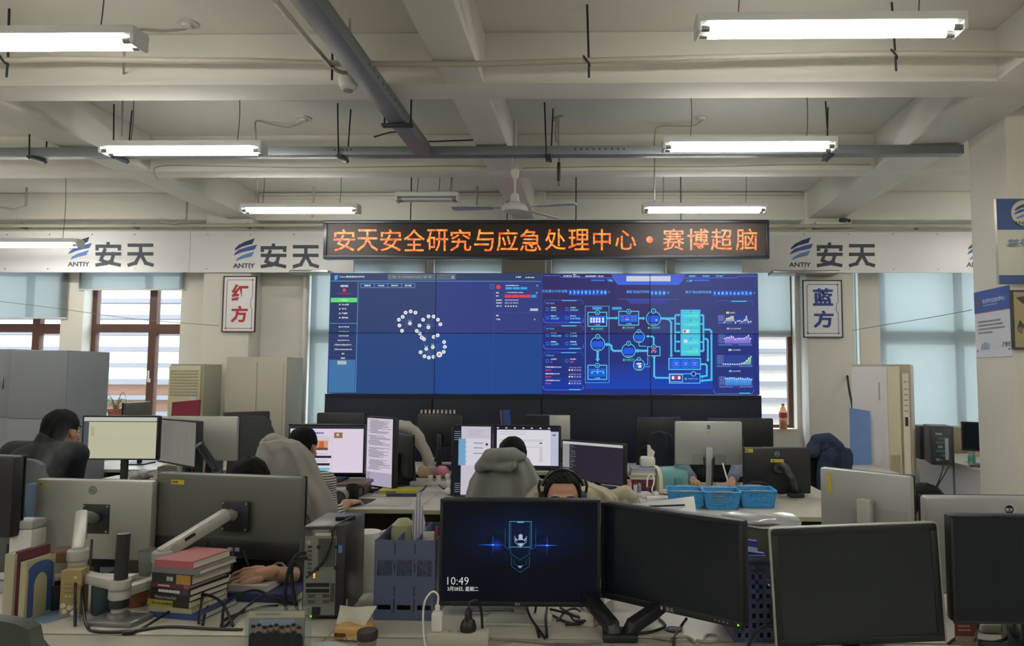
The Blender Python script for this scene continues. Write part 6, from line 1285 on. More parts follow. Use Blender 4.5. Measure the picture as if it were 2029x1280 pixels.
# under the lock screen monitor
p = on(990, 1213, .75)
t = thing('mask_pack', 'clear bag of blue and white face masks under the lock screen', 'mask pack', (p.x-.02, p.y+.03, .7505), .02)
for i, c_ in enumerate(('c8ccd0', '8fb0cc', 'd0d2d2', 'a4bccf')): MB().bx(-.10+.004*i, .09, -.05, .05, .006*i, .006*i+.005, 0, .002).build('mask', M(c_, .7), t)
crumple_ = MB().bx(-.14, .10, -.055, .055, .025, .03, 0, .002); crumple_.build('bag', glassy('e8ecee', .3), t)
cs_ = [([(1062, 1203, 2.6), (1060, 1225, 2.56), (1068, 1262, 2.4)], 'thin black cable hanging from the lock screen, right one'), ([(1044, 1202, 2.6), (1052, 1225, 2.5), (1080, 1265, 2.4)], 'thin black cable hanging from the lock screen, left one'), ([(1084, 1203, 2.6), (1082, 1230, 2.5), (1084, 1262, 2.4)], 'thin black cable hanging straight below the lock screen')]
for pts, lab in cs_: cable(lab, [at(*q) for q in pts[:-1]] + [D(pts[-1][0], pts[-1][1])], .0042)
for i, ring in enumerate([[(1075, 1206), (1100, 1222), (1130, 1235), (1160, 1232), (1170, 1216), (1150, 1203)], [(1105, 1230), (1120, 1212), (1140, 1206), (1160, 1222), (1150, 1236), (1120, 1238)], [(1090, 1207), (1125, 1216), (1140, 1230), (1175, 1226), (1190, 1210)], [(1110, 1204), (1150, 1224), (1180, 1204), (1165, 1196)]]): cable('tangled black cable under the arm of the dark monitor, loop ' + ('nearest the stand', 'in the middle', 'farthest right', 'at the back')[i], [D(x, y, .757+.006*i) for x, y in ring], .0042)
t = thing('monitor_mount', 'black V-shaped twin monitor arm at the foot of the dark monitor', 'monitor arm', (*on(1225, 1265, .75).xy, .75)); O = Vector(t.location); l = lambda x, y, Y: at(x, y, Y)-O
MB().box((.005, 0, .012), (.11, .09, .024), 0, None, .006).build('base', ARMD, t)
for pts, n in (([(1214, 1255, O.y-.01), (1212, 1240, O.y), (1176, 1196, O.y+.1), (1160, 1180, O.y+.16)], 'arm'), ([(1248, 1255, O.y), (1256, 1238, O.y+.01), (1290, 1215, O.y+.05), (1320, 1190, O.y+.1)], 'arm')):
    v = [l(*q) for q in pts]; m = MB()
    for i, (a, b) in enumerate(zip(v, v[1:])): dd = b-a; m.box((a+b)/2, (dd.length+.03, .045, .042), 0, dd.to_track_quat('X', 'Z').to_matrix(), .01)
    m.build(n, M('1d1f22', .35), t)
MB().tube([l(1320, 1190, O.y+.1), l(1330, 1150, O.y+.11), l(1335, 1110, O.y+.11)], .018, 10, curve=False).build('upright', ARMD, t); MB().box(l(1335, 1105, O.y+.105), (.09, .02, .09), 0, rotz(-.5), .003).build('mount_plate', ARMD, t)
MB().tube([l(1160, 1180, O.y+.16), l(1150, 1130, O.y+.2), l(1150, 1080, O.y+.2)], .016, 10, curve=False).build('upright', ARMD, t)
p = on(1200, 1240, .75); t = thing('power_strip', 'white power strip standing behind the V-shaped black arm', 'power strip', (p.x-.02, p.y+.1, .75), 1.2); MB().bx(-.12, .08, -.025, .025, 0, .045, 0, .005).build('body', M('c4c2b6', .45), t)
MB().bx(-.02, .012, -.015, .015, .0455, .1, 0, .004).build('plug', WHP, t)
p = on(1334, 1249, .75); t = thing('round_tag', 'round black tag with white letters below the dark monitor', 'tag', (p.x, p.y, .7515)); MB().cyl((0, 0, 0), (0, 0, .004), .026, n=26).build('disc', M('1c1e22', .4), t); g = G(.0003); g.mb.T = tr(0, -.006, .0045) @ rotx(-PI/2); g.text('安天', 0, 0, .013, M('c8cacc', .4), .02, 'c'); g.ring(0, .006, .023, .0015, M('9a9ca0', .4)); g.build('print', t)
for pts, lab, r, m in (([(1360, 1226, .8), (1350, 1240), (1337, 1262), (1335, 1282)], 'black cable hanging below the dark monitor logo', .0048, None), ([(1262, 1262), (1310, 1264), (1360, 1262), (1380, 1275)], 'pale cable along the seam below the dark monitor', .0045, M('9a968a', .5)), ([(1395, 1270), (1400, 1258), (1420, 1258), (1424, 1268), (1405, 1272), (1380, 1268)], 'small coil of pale cable below the dark monitor', .0042, M('9a968a', .5)), ([(1255, 1255), (1290, 1252), (1318, 1240), (1305, 1225)], 'black cable from V-shaped arm to the round tag', .0045, None)):
    cable(lab, [D(*q) for q in pts], r, m)
# ------------------------------------------------------------------ right of the dark monitor
p0 = on(1466, 1292, .75); px_ = at(1475, 1100, 2.42)
t = thing('file_box', 'blue perforated file holder right of the dark monitor', 'file box', (at(1458, 1250, 2.36).x, 2.36, .75), .04); w = .115; h = at(1500, 1101, 2.36).z-.75; f = MB(); cols, rows = 5, 8; cw, rh = w/cols, (h-.03)/rows
for i in range(cols+1): f.bx(i*cw-.006, i*cw+.006, 0, .003, 0, h-.02 if 0 < i < cols else h-.04)
for j in range(rows+1): f.bx(0, w, 0, .003, j*rh, j*rh+.014)
f.prism([(-.006, h-.05), (w+.006, h-.05), (w+.002, h-.02), (w-.018, h), (-.006, h)], 0, .003)
f.build('perforated_wall', FB, t); MB().bx(-.006, -.003, 0, .22, 0, h*.8).build('side_wall', FB, t); MB().bx(w+.003, w+.006, 0, .22, 0, h*.6).build('side_wall', FB, t); MB().bx(-.006, w+.006, .003, .22, 0, .003).build('bottom', FB, t)
MB().bx(0, w, .12, .123, .02, h*.85).build('divider', M('2c3550', .5), t)
for i, (yt, dx, c, lab, yy) in enumerate(((1066, 0, '2a3f9a', 'blue and white binder standing behind the perforated file holder, upper one', .16), (1090, .004, '2438a0', 'blue and white binder in the perforated file holder, lower one', .07))):
    z1 = at(1500, yt, 2.36+yy).z; b = thing('binder', lab, 'binder', (t.location.x+.012+dx, 2.36+yy, .7535), .05); hh = z1-.7535; MB().prism([(0, 0), (.095, 0), (.095, hh-.012), (0, hh)], 0, .02).build('cover', M('2c429c', .4), b); MB().prism([(0, hh-.03), (.095, hh-.05), (.095, hh-.034), (0, hh-.016)], -.0008, 0).build('white_band', M('c8c8cc', .5), b)
# plastic-wrapped lid behind it and grey lid over the dark monitor
p = on(1525, 1025, .9)
t = thing('plastic_wrap', 'sheet of clear plastic draped over a dark box right of the dark monitor', 'plastic sheet', (at(1520, 1040, 3.1).x, 3.3, .75)); zt = at(1520, 1024, 3.3).z-.75
MB().bx(-.14, .12, -.1, .1, 0, zt-.012, 0, .004).build('dark_box', M('47423e', .6), t); MB().grid(lambda u, v: (-.15+.31*u+.03*math.sin(v*3), -.12+.24*v, zt-.004-.02*max(0, .3-v)*3+.006*math.sin(u*9+v*5)), 20, 12).build('wrap', glassy('d4d6da', .45, .12), t)
tag(MB().bx(-.2, .2, -.12, .12, 0, .75).build('drawer_unit', M('59544c', .6), None, (t.location.x, 3.3, 0)), 'dark drawer unit below the clear plastic sheet', 'drawers')
q = [at(1232, 1001, 2.95), at(1375, 983, 3.05), at(1380, 1018, 2.75), at(1240, 1012, 2.72)]
t = thing('monitor', 'grey monitor laid back seen edge-on above the dark monitor', 'monitor', (.33, 2.86, .75)); O = Vector(t.location); vv = [v-O for v in q]; m = MB(); m.add([v+Vector((0, 0, .0)) for v in vv]+[v+Vector((0, .01, -.03)) for v in vv], [(0, 1, 2, 3), (7, 6, 5, 4), (0, 4, 5, 1), (1, 5, 6, 2), (2, 6, 7, 3), (3, 7, 4, 0)]); m.build('casing', SILD, t)
c = sum(vv, Vector())/4; MB().tube([vv[3].lerp(vv[0], .45).lerp(vv[2].lerp(vv[1], .45), .35)+Vector((0, 0, .003)), vv[3].lerp(vv[0], .45).lerp(vv[2].lerp(vv[1], .45), .85)+Vector((0, 0, .003))], .004, 6, curve=False).build('vent_slot', CASE, t); MB().cyl((c.x, c.y, -.0), (c.x, c.y, c.z-.02), .025, n=14).build('stand_neck', SILD, t); MB().bx(c.x-.1, c.x+.1, c.y-.08, c.y+.08, 0, .012, 0, .004).build('stand_base', SILD, t)
# under the right-hand monitors
p = on(1925, 1278, .75)
t = thing('card', 'red and white printed card standing below the right edge monitor', 'card', (p.x-.0, p.y+.02, .75)); MB().bx(-.04, .03, 0, .002, 0, .085).build('sheet', M('8a4a3c', .5), t); g = G(); g.y = -.0008
for i in range(3): g.scrib(-.03, .06-.012*i, .005, 5, M('d0b8a8', .5), .5)
g.rect(-.04, 0, .03, .02, M('b8a090', .5)); g.build('print', t)
p = on(1958, 1250, .75); tag(MB().bx(-.035, .035, -.03, .03, 0, .03, 0, .01).build('earphone_case', M('a8a898', .4), None, (p.x, p.y, .75)), 'rounded cream case below the right edge monitor', 'case')
p = on(1990, 1235, .75); t = thing('glass_tumbler', 'clear glass below the right edge monitor', 'glass', (p.x, p.y+.03, .75)); MB().lathe([(0, 0), (.03, 0), (.034, .07), (.032, .07), (.028, .006), (0, .006)], 20).build('glass', glassy('dce4e0', .25), t)
p = on(2018, 1275, .75); t = thing('steel_flask', 'steel flask at the bottom right corner', 'flask', (p.x, p.y+.03, .75)); MB().lathe([(0, 0), (.03, 0), (.032, .006), (.032, .12), (.028, .13), (0, .131)], 22).build('body', M('8c8c8a', .25, .9), t); MB().lathe([(.026, .131), (.026, .15), (0, .152)], 18).build('cap', M('3a3a3c', .4), t)
cable('black cable curling on the desk below the right edge monitor', [D(1880, 1275), D(1900, 1262), D(1930, 1268), D(1970, 1272), D(2000, 1262)], .0045); cable('thin black cable hanging from the right edge monitor', [at(1940, 1232, 2.2), at(1936, 1250, 2.22), D(1932, 1270)], .0035)
cable('black cable at the left side of the glossy monitor, lower one', [at(1540, 1245, 2.3), at(1520, 1240, 2.28), at(1500, 1250, 2.26), D(1480, 1285)], .0048); cable('black cable at the left side of the glossy monitor, looped one', [at(1545, 1180, 2.3), at(1530, 1195, 2.3), at(1528, 1225, 2.3), at(1540, 1260, 2.3), D(1552, 1290)], .0048)
# ------------------------------------------------------------------ chairs
def chair(label, x, y, rz, zb=1.0, col='2a2c30', mesh=None, wb=.22, kind='office_chair'):
    t = thing(kind, label, 'chair', (x, y, 0), rz, 'office chairs at the desks'); m = M(col, .6); P_ = M('1e2023', .45)
    b = MB()
    for k in range(5):
        a = 2*PI*k/5+.3; b.tube([(0, 0, .1), (math.cos(a)*.14, math.sin(a)*.14, .095), (math.cos(a)*.28, math.sin(a)*.28, .075)], [.024, .016], 8)
    b.cyl((0, 0, .07), (0, 0, .12), .035); b.build('star_base', P_, t); MB().cyl((0, 0, .1), (0, 0, .42), .024).build('gas_column', STEEL, t)
    for k in range(5): a = 2*PI*k/5+.3; MB().cyl((math.cos(a)*.28-.012, math.sin(a)*.28, .03), (math.cos(a)*.28+.012, math.sin(a)*.28, .03), .03, n=12).build('castor', P_, t)
    MB().box((0, 0, .45), (.48, .46, .07), 0, None, .03).build('seat', m, t)
    def bk(u, v, o): a = (u-.5)*2; e = abs(a)**4; return (a*wb*(1-.12*v*v-.1*e*(v > .9)), .235+.05*(v)-.05*(1-a*a)*0-.04*a*a+o, .56+(zb-.56)*(v-.06*e*v**6))
    n, q = 16, 12; s = MB(); s.grid(lambda u, v: bk(u, v, .0), n, q); s.grid(lambda u, v: bk(u, v, .035), n, q)
    for u in (0, 1): s.grid(lambda a, v: bk(u, v, .035*a), 1, q)
    for v in (0, 1): s.grid(lambda u, a: bk(u, v, .035*a), n, 1)
    s.build('backrest', mesh or m, t); MB().tube([(0, .05, .42), (0, .25, .42), (0, .29, .55), (0, .29, .72)], .018, 8).build('back_support', P_, t)
    for sx in (-1, 1): MB().tube([(sx*.24, .03, .45), (sx*.27, .03, .5), (sx*.27, .03, .66), (sx*.27, -.12, .67)], .014, 8).build('armrest', P_, t)
    return t
# ------------------------------------------------------------------ people
SKIN = M('b98d74', .5, var=.04, scale=30, spec=.35); HAIR = M('0b0b0c', .7, bump=.5, scale=90, spec=.15); V = Vector
def head_prims(c, R):
    f = lambda x, y, z: c + R @ V((x, y, z)); e = lambda x, y, z, r: ('e', f(x, y, z), r, R.to_4x4())
    return [e(0, .015, .03, (.076, .096, .088)), e(0, -.018, -.035, (.062, .072, .075)), e(0, -.05, -.092, (.03, .03, .022)), ('c', f(0, -.088, .012), .008, f(0, -.105, -.026), .013), e(-.012, -.094, -.03, (.009, .009, .008)), e(.012, -.094, -.03, (.009, .009, .008)),
            e(0, -.072, .026, (.05, .02, .011)), e(.04, -.06, -.03, (.025, .025, .025)), e(-.04, -.06, -.03, (.025, .025, .025)), e(.078, .012, -.01, (.010, .022, .032)), e(-.078, .012, -.01, (.010, .022, .032)), e(0, -.083, -.062, (.024, .01, .007)), e(0, .02, -.03, (.06, .06, .09))]
def add_head(t, c, R, face=True, hairline=.058, hm=None, long=0):
    def hz(az):      # az 0 = front
        a = abs(az); k = [(0, hairline), (.85, hairline-.004), (1.15, .03), (1.35, -.022), (1.5, .012), (1.85, .015), (2.1, -.05), (2.6, -.098), (PI, -.105)]
        for (a0, z0), (a1, z1) in zip(k, k[1:]):
            if a <= a1: return z0+(z1-z0)*(a-a0)/(a1-a0)
        return -.105
    from mathutils import noise
    n, q = 48, 16; mb = MB()
    def pt(i, v, off):
        az = -PI+2*PI*i; zl = hz(az)-long; zt = .122; ca, sa = math.cos(az), math.sin(az)
        th = v; z = zt+(zl-zt)*(1-math.cos(th*PI/2)); zz = (z-.03)/.0925; r = math.sqrt(max(0, 1-min(1, zz*zz))) if zz > 0 else 1-.1*zz*zz
        d = V((math.sin(az)*.080*r, -math.cos(az)*.100*r+.017, z)); nn = noise.noise(d*60)*.004+noise.noise(d*25)*.004
        return c + R @ (d + V((d.x, d.y-.015, d.z-.03)).normalized()*(nn+off))
    mb.grid(lambda u, v: pt(u, v if v < .999 else 1, .004), n, q, wrap=True); mb.grid(lambda u, v: pt(u, 1, .004-.016*v), n, 1, wrap=True)
    mb.build('hair', hm or HAIR, t, ang=60)
    if face:
        f = lambda x, y, z: c + R @ V((x, y, z))
        for s in (-1, 1):
            b = MB(); b.ball(f(s*.031, -.0775, .006), (.0135, .0115, .008), 14, 0, R.to_4x4()); e = b.build('eye', M('d8d0c8', .2), t)
            MB().ball(f(s*.031, -.0865, .006), (.0055, .0032, .006), 12, 0, R.to_4x4()).build('iris', M('20140f', .15), e)
            MB().tube([f(s*.047, -.078, .009), f(s*.031, -.0895, .0155), f(s*.016, -.083, .010)], .0022, 6).build('eyelid', SKIN, t)
            MB().tube([f(s*.052, -.078, .028), f(s*.036, -.091, .034), f(s*.016, -.092, .030)], [.0028, .0045], 6).build('eyebrow', M('1c1614', .8), t)
        MB().tube([f(-.022, -.083, -.062), f(-.008, -.092, -.0605), f(.008, -.092, -.0605), f(.022, -.083, -.062)], .0045, 8).build('mouth', M('8a4a44', .45), t)
def hand_prims(w, x, up, side=1, curl=(.35, .5, .35), spread=.06):
    x = x.normalized(); y = up.cross(x).normalized()*side; z = x.cross(y).normalized()*side; F = lambda a, b, c: w + x*a + y*b + z*c; pr = [('c', F(-.03, 0, 0), .024, F(.02, 0, 0), .022)]
    for i, (yo, L) in enumerate(((.031, 1.0), (.0105, 1.1), (-.0105, 1.02), (-.031, .82))):
        b = F(.085-.004*abs(i-1), yo*1.08, .004); pr.append(('c', F(.015, yo*.7, 0), .0145, b, .0108)); a = 0; d = yo*spread/.03*2
        for l, cu, r in ((.042, curl[0], .0084), (.027, curl[1], .0076), (.02, curl[2], .0067)):
            a += cu; n = b + (x*math.cos(a) + y*d*.4 - z*math.sin(a))*l*L; pr.append(('c', b, r+.0006, n, r-.0006)); b = n
    pr += [('c', F(.012, .02, -.006), .016, F(.045, .046, -.014), .0115), ('c', F(.045, .046, -.014), .0105, F(.072, .054, -.022), .0095), ('c', F(.072, .054, -.022), .009, F(.094, .052, -.03), .0075)]
    pr += [('e', F(.05, 0, 0), (.045, .036, .014), Matrix((x, y, z)).transposed().to_4x4())]
    return pr
def person(label, x, y, rz, ztop, shirt, trousers='24262e', lean=0.0, htilt=0.0, hturn=0.0, armL=None, armR=None, sleeve=1.0, handL=None, handR=None, voxel=.009, face=True, hairline=.058, sleeve_mat=None, hx=0, sd=.285):
    """armL / armR: (elbow, wrist) in world space; sleeve 0..1.. how far the cloth runs along the forearm"""
    t = thing('person', label, 'person', (x, y, 0), rz); I = (tr(x, y, 0) @ rotz(rz)).inverted(); zs = ztop-sd
    R = (rotz(hturn) @ rotx(htilt)).to_3x3(); hc = V((hx, -lean, ztop-.122)); ch = V((hx*.6, .10-lean*.75, zs-.12)); hip = V((0, .14, .53))
    shl, shr = V((.185+hx*.7, .085-lean*.85, zs-.035)), V((-.185+hx*.7, .085-lean*.85, zs-.035)); nk = V((hx*.8, .055-lean*.9, zs+.03))
    arms = []
    for s, sh, a in ((1, shl, armL), (-1, shr, armR)):
        if a: el, wr = I @ V(a[0]), I @ V(a[1])
        else: el, wr = V((s*.25, .02-lean*.4, max(.72, zs-.3))), V((s*.14, -.24-lean*.2, .775))
        arms.append((sh, el, wr))
    tor = [('c', hip, .135, ch, .13), ('e', ch, (.175, .115, .14)), ('c', shl, .062, shr, .062), ('c', nk - V((0, 0, .08)), .075, nk, .055)]
    legs = []
    for s in (-1, 1): k = V((s*.11, -.33, .5)); an = V((s*.12, -.3, .09)); legs += [('c', V((s*.09, .12, .52)), .09, k, .062), ('c', k, .06, an, .042), ('c', an, .04, an+V((0, -.13, -.045)), .036)]
    neck = [('c', nk - V((0, 0, .02)), .056, hc + R @ V((0, .025, -.07)), .053)]
    skin = tor + neck + head_prims(hc, R); cloth = [(p[0], p[1], p[2]+.012, p[3], p[4]+.012) if p[0] == 'c' else (p[0], p[1], tuple(r+.012 for r in p[2])) for p in tor[:3]] + [('c', nk-V((0, 0, .06)), .088, nk+V((0, .01, .008)), .068)]
    fine = []; slv = []
    for (sh, el, wr), h_ in zip(arms, (handL, handR)):
        f = [('c', sh, .048, el, .040), ('c', el, .041, wr, .026)]; d = (wr-el)
        e2 = el + d*sleeve; q = [('c', sh, .066, el, .056)] + ([('c', el, .056, e2, .044)] if sleeve > .05 else []); slv += q
        if h_: hp = hand_prims(wr + d.normalized()*.01, (I.to_3x3() @ V(h_[0])), I.to_3x3() @ V(h_[1]), h_[2], *(h_[3:] or ())); fine.append((f[1:] + hp, .0028, 2)); skin += f[:1]
        else: fine.append((f[1:] + hand_prims(wr+d.normalized()*.01, d, V((0, 0, 1)), -1 if sh.x > 0 else 1), .005, 2)); skin += f[:1]
    blob_obj('body', skin, SKIN, t, .0065 if face else voxel, 3, also=fine)
    if sleeve_mat: blob_obj('shirt', cloth, shirt, t, .012, 3, .006, 10); blob_obj('sleeves', slv, sleeve_mat, t, .008, 3, .003, 14)
    else: blob_obj('shirt', cloth + slv, shirt, t, .010, 3, .006, 10)
    blob_obj('trousers', [(p[0], p[1], p[2]+.014, p[3], p[4]+.014) for i, p in enumerate(legs) if i % 3 != 2] + [('c', hip + V((0, -.0, -.02)), .15, hip + V((0, 0, .06)), .152)], M(trousers, .8), t, .014, 3, .005, 10)
    for s in (-1, 1): blob_obj('shoe', [('c', V((s*.12, -.29, .05)), .045, V((s*.12, -.45, .036)), .036), ('c', V((s*.12, -.3, .09)), .047, V((s*.12, -.3, .05)), .046)], M('202022', .5), t, .012, 3)
    add_head(t, hc, R, face, hairline)
    return t, hc, R
W2 = lambda px, Y: at(px, 800, Y).x
# garment hung over a chair back: rows of (pixel y, left x, right x) at a depth, half depth per row
def garment(name, label, cat, Y, rows, mat, dep=(.05, .11), folds=7, amp=.012, seed=1, tilt=0, extra=None, hood=None, nw=72):
    L_ = [(at(0, r[0], Y).z, at(r[1], r[0], Y).x, at(r[2], r[0], Y).x) for r in rows]; zb = L_[-1][0]; cx = (L_[-1][1]+L_[-1][2])/2
    t = thing(name, label, cat, (cx, Y, zb)); from mathutils import noise; n = len(L_)
    def fn(u, v):
        f = v*(n-1); i = min(int(f), n-2); k = f-i; z, a, b = [L_[i][j]+(L_[i+1][j]-L_[i][j])*k for j in range(3)]
        an = 2*PI*u; hw = (b-a)/2; hd = dep[0]+(dep[1]-dep[0])*v; c_, s_ = math.cos(an), math.sin(an); ex = .75
        x = (a+b)/2 - cx + hw*math.copysign(abs(c_)**ex, c_); yy = hd*math.copysign(abs(s_)**ex, s_); w = min(1, v*2.2)
        fo = amp*w*(math.sin(folds*an+seed+1.5*noise.noise(V((u*5, v*2, seed)))*2)+.8*noise.noise(V((x*9, v*5, seed*3.1)))+.5*noise.noise(V((x*22, v*9+yy*10, seed))))
        return (x + fo*c_*.4, yy + fo*s_ + (0 if s_ < 0 else 0), z-zb + .012*noise.noise(V((x*6, v*3, 5+seed)))*w)
    m = MB(); m.grid(fn, nw, (n-1)*6, wrap=True); k = [fn(i/nw, 0) for i in range(nw)]
    c = sum((V(q) for q in k), V())/nw + V((0, 0, .006)); m.add([V(q) for q in k] + [c], [(i, (i+1) % nw, nw) for i in range(nw)]); m.build('cloth', mat, t, ang=75)
    if hood: hood(t)
    return t
def blob_child(name, t, prims, mat, vx=.01, fold=.01, fs=14, sm=3): blob_obj(name, [(p[0], V(p[1])-V(t.location), p[2]) + ((V(p[3])-V(t.location), p[4]) if p[0] == 'c' else tuple(p[3:])) for p in prims], mat, t, vx, sm, fold, fs)
# person in black at the left
Y = 4.05; px = 108
p1 = person('person in black seen from behind at the yellow screen', W2(92, Y), Y, PI-.12, 1.375, M('1b1c20', .85), lean=.06, hturn=.1, hx=-.05, sd=.205, htilt=.1, face=True, armR=((W2(172, 4.2), 4.1, .88), (W2(205, 4.5), 4.62, .80)), armL=((W2(20, 4.2), 4.15, .9), (W2(60, 4.6), 4.65, .80)))
chair('grey mesh-backed office chair of the person in black', W2(58, 3.76), 4.0, PI-.05, 1.147, '24262a', M('5f6464', .7), .16)
garment('garment', 'slate blue garment hanging from the chair of the person in black', 'garment', 3.66, [(958, 56, 84), (985, 52, 84), (1020, 60, 85), (1055, 70, 82)], M('566a86', .8), (.03, .04), 4, .008)
# striped-shirt person with hung jacket
SJ = M('8f8a84', .85, var=.06, scale=8)
p2 = person('person in striped shirt at the article screen, one hand on the mouse', W2(575, 4.35), 4.35, PI, 1.255, stripes('c9c6bc', '4a4a4c', 22, 'Z'), lean=.14, hturn=-.05, htilt=.25, hx=-.03, sleeve=.55, face=True,
            armR=(at(652, 1032, 4.42), at(687, 998, 4.6)), handR=((.3, .9, -.06), (0, 0, 1), 1, (.55, .8, .5), .04), armL=((W2(520, 4.5), 4.55, .86), (W2(575, 4.8), 4.76, .80)))
chair('dark office chair under the beige-grey jacket', W2(565, 4.22), 4.25, PI, 1.06, '26282c', None, .15)
pm = at(687, 998, 4.6); crumple('computer_mouse', 'dark mouse under the hand on the black mouse pad', (pm.x+.03, 4.69, .7535), (.032, .05, .016), M('2a2c30', .4), 'mouse', 14, .02, 4)
def hd(t): blob_child('hood', t, [('e', at(542, 872, 4.0), (.055, .06, .04)), ('e', at(525, 880, 4.02), (.03, .05, .035)), ('e', at(560, 876, 4.0), (.04, .05, .03))], SJ, .008, .01, 20)
garment('jacket', 'beige-grey jacket draped over the chair of the striped-shirt person', 'jacket', 3.98, [(868, 545, 575), (873, 520, 592), (885, 512, 606), (900, 508, 619), (938, 500, 636), (977, 497, 658), (1009, 494, 668), (1045, 492, 662)], SJ, (.06, .11), 8, .014, 2, hood=hd)
# person with the grey hooded jacket
GJ = M('7f827e', .85, var=.05, scale=8)
p3 = person('person seen from behind in front of the chat and browser screens', W2(1013, 4.25), 4.25, PI, 1.215, M('3a3c42', .85), lean=.1, htilt=.12)
chair('dark office chair under the grey hooded jacket', W2(1002, 4.1), 4.12, PI, 1.05, '26282c', None, .17)
def hd2(t): blob_child('hood', t, [('c', at(955, 925, 3.80), .036, at(975, 908, 3.77), .046), ('c', at(975, 906, 3.77), .046, at(1015, 902, 3.77), .042), ('c', at(1015, 902, 3.77), .042, at(1036, 905, 3.8), .022), ('c', at(965, 922, 3.76), .028, at(1015, 922, 3.755), .026), ('c', at(985, 926, 3.75), .024, at(1008, 928, 3.75), .022)], GJ, .007, .012, 16)
garment('jacket', 'grey hooded jacket draped over the chair before the chat screen', 'jacket', 3.86, [(888, 985, 1012), (894, 962, 1034), (903, 955, 1046), (925, 944, 1058), (950, 930, 1074), (985, 920, 1084), (1030, 918, 1086)], GJ, (.06, .1), 9, .015, 5, hood=hd2)
# person with headphones facing the viewer
Y = 3.32; X = W2(1116, Y)
p4, hc, R = person('person with headphones facing the viewer above the lock screen monitor', X, Y, 0, 1.146, M('30343c', .85), lean=.0, htilt=.06, hturn=.05, hairline=.088)
hp = thing('headphones', 'black over-ear headphones worn by the person facing the viewer', 'headphones', (X, Y, 1.0), 0); c = hc + V((0, 0, -1.0)); f = lambda x, y, z: c + R @ V((x, y, z)); BK = M('15161a', .45)
for s in (-1, 1):
    MB().tube([f(s*.084, .015, .0), f(s*.106, .012, .0)], [.037, .033], 20, curve=False).build('ear_cup', BK, hp); MB().tube([f(s*.079, .015, 0), f(s*.086, .015, 0)], .034, 20, curve=False).build('ear_pad', M('222327', .7), hp)
    MB().tube([f(s*.104, .012, .03), f(s*.108, .014, .06), f(s*.1, .016, .085)], .0065, 8).build('yoke', BK, hp)
MB().tube([f(.1*math.sin(a)*(1.04), .018, .02+.122*math.cos(a)) for a in [(-1.25+2.5*i/20) for i in range(21)]], .0022, 6).build('outer_band', M('3a3b3e', .3, .8), hp)
MB().tube([f(.096*math.sin(a)*(.99), .026, .022+.108*math.cos(a)) for a in [(-1.25+2.5*i/20) for i in range(21)]], .006, 8).build('inner_band', BK, hp)
BJ = M('aca48c', .85, var=.06, scale=8)
chair('dark office chair under the khaki jacket', W2(1125, 3.6), 3.5, 0, 1.0, '26282c', None, .17)
def hd3(t): blob_child('cuff', t, [('c', at(1222, 985, 3.74), .04, at(1240, 975, 3.74), .036), ('e', at(1250, 985, 3.74), (.03, .04, .035)), ('c', at(1236, 995, 3.74), .035, at(1256, 1000, 3.74), .028)], BJ, .007, .012, 22)
garment('jacket', 'khaki jacket draped over the chair behind the person with headphones', 'jacket', 3.73, [(942, 1110, 1146), (946, 1085, 1160), (952, 1066, 1178), (962, 1054, 1200), (975, 1043, 1222), (1000, 1036, 1228), (1050, 1034, 1230)], BJ, (.06, .12), 10, .014, 8, hood=hd3)
# person hidden behind the dark grey monitor, hand on the desk
Y = 3.42; wr = at(530, 1136, 2.80)
p5 = person('person behind the dark grey monitor, only hair top and forearm showing', W2(506, Y), Y, 0, 1.195, M('1c1d22', .85), lean=.05, htilt=.1, sleeve=.38,
            armL=(at(632, 1146, 2.98), wr), handL=((-.93, -.12, -.2), (.05, -.62, .78), -1, (.3, .5, .4), .1))
chair('dark office chair behind the dark grey monitor', W2(506, Y), 3.55, 0, .9, '26282c', None, .12)
# person behind the silver monitor of the middle row
p6 = person('person in blue-grey sleeves hidden behind the silver monitor with stand', W2(1405, 6.05), 6.05, 0, 1.18, M('1d1f24', .85), lean=.08, sleeve=.86, sleeve_mat=M('6a7486', .85, var=.1, scale=9), armL=((W2(1462, 6.0), 6.0, .86), (at(1450, 955, 5.62).x, 5.62, .79)), armR=((W2(1348, 6.0), 6.0, .86), (at(1374, 955, 5.62).x, 5.64, .79)))
# person between the two silver monitors on the right
p7 = person('person mostly hidden between the two silver-backed monitors at right', W2(1822, 3.4), 3.4, 0, 1.095, M('2a2c32', .85), lean=.05, htilt=.2, hturn=.3)
chair('dark office chair of the person between the silver-backed monitors', W2(1822, 3.4), 3.5, 0, .95, '26282c')
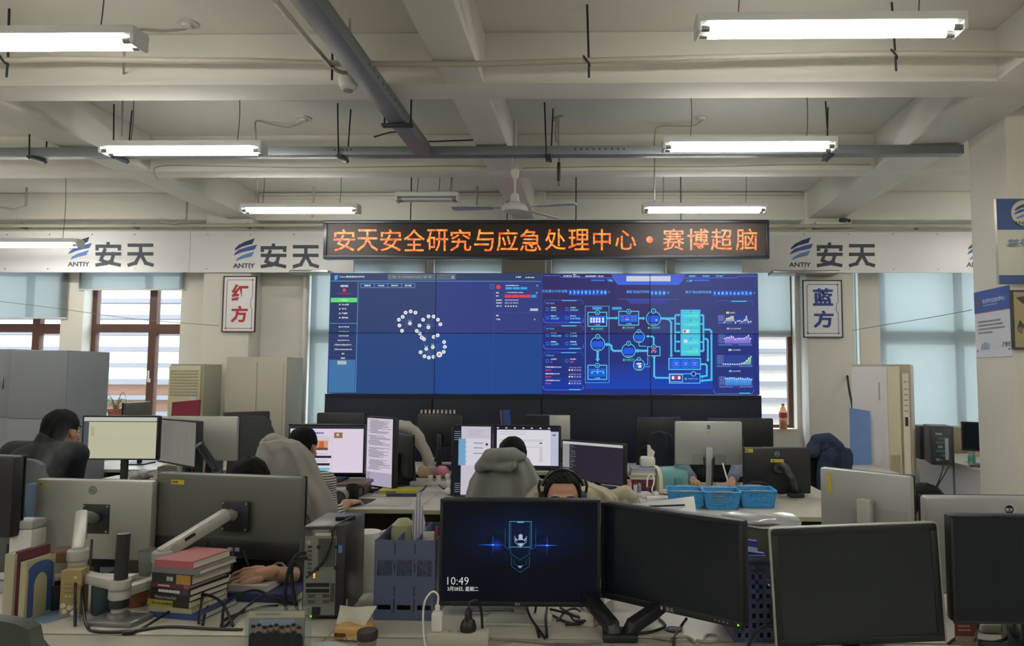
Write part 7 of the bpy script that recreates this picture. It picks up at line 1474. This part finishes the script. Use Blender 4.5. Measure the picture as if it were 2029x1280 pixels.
# more chairs and coats
chair('dark racing-style office chair left of the beige-grey jacket', W2(500, 5.95), 6.0, .5, 1.22, '35373b', None, .19)
t = chair('black office chair under the off-white coat', W2(825, 5.95), 5.98, 2.6, 1.12, '1c1e22')
WJ = M('a9a59c', .85, var=.05, scale=8); Y = 5.9
t = thing('coat', 'off-white coat hung round the chair beside the tall code screen', 'coat', tuple(at(822, 880, Y))); cpt = [(793, 838), (805, 840), (818, 848), (828, 862), (838, 880), (846, 898), (849, 912)]
blob_child('cloth', t, [('c', at(a[0], a[1]+6, Y+.02*i), .05, at(b[0], b[1]+6, Y+.02*(i+1)), .048) for i, (a, b) in enumerate(zip(cpt, cpt[1:]))] + [('c', at(a[0], a[1]+14, Y+.1), .03, at(b[0], b[1]+14, Y+.1), .03) for a, b in zip(cpt[1:], cpt[2:])], WJ, .009, .02, 16)
garment('coat', 'dark coat over a chair in front of the black cabinet', 'coat', 6.2, [(848, 1300, 1312), (853, 1288, 1330), (870, 1284, 1338), (900, 1282, 1342), (945, 1282, 1344)], M('1a1f2b', .9), (.05, .09), 6, .014, 4)
chair('dark chair under the dark coat before the black cabinet', W2(1312, 6.2), 6.1, .0, .98, '1c1e22')
NV = M('25324c', .85, var=.12, scale=10)
def hd4(t): blob_child('collar', t, [('c', at(1612, 895, 5.95), .055, at(1618, 872, 5.95), .04), ('c', at(1618, 872, 5.95), .05, at(1642, 868, 5.98), .045), ('c', at(1642, 870, 5.96), .05, at(1660, 885, 5.95), .05), ('e', at(1610, 888, 5.97), (.05, .06, .07)), ('e', at(1638, 885, 5.98), (.1, .06, .06))], NV, .01, .02, 16)
garment('coat', 'navy blue quilted coat heaped over a chair at right of the middle row', 'coat', 5.97, [(874, 1645, 1665), (880, 1628, 1684), (892, 1622, 1689), (915, 1620, 1688), (950, 1618, 1676), (985, 1616, 1640), (1000, 1616, 1630)], NV, (.06, .09), 6, .02, 7, hood=hd4)
chair('dark chair under the navy blue quilted coat', W2(1652, 6.0), 5.8, .2, .95, '1c1e22')
chair('grey-green office chair at the bottom left corner', -1.345, 1.79, PI, 1.09, '43483f', None, .25)
chair('navy office chair at the bottom edge right of the power strip', -.022, 1.79, PI, 1.045, '262e40', None, .1)
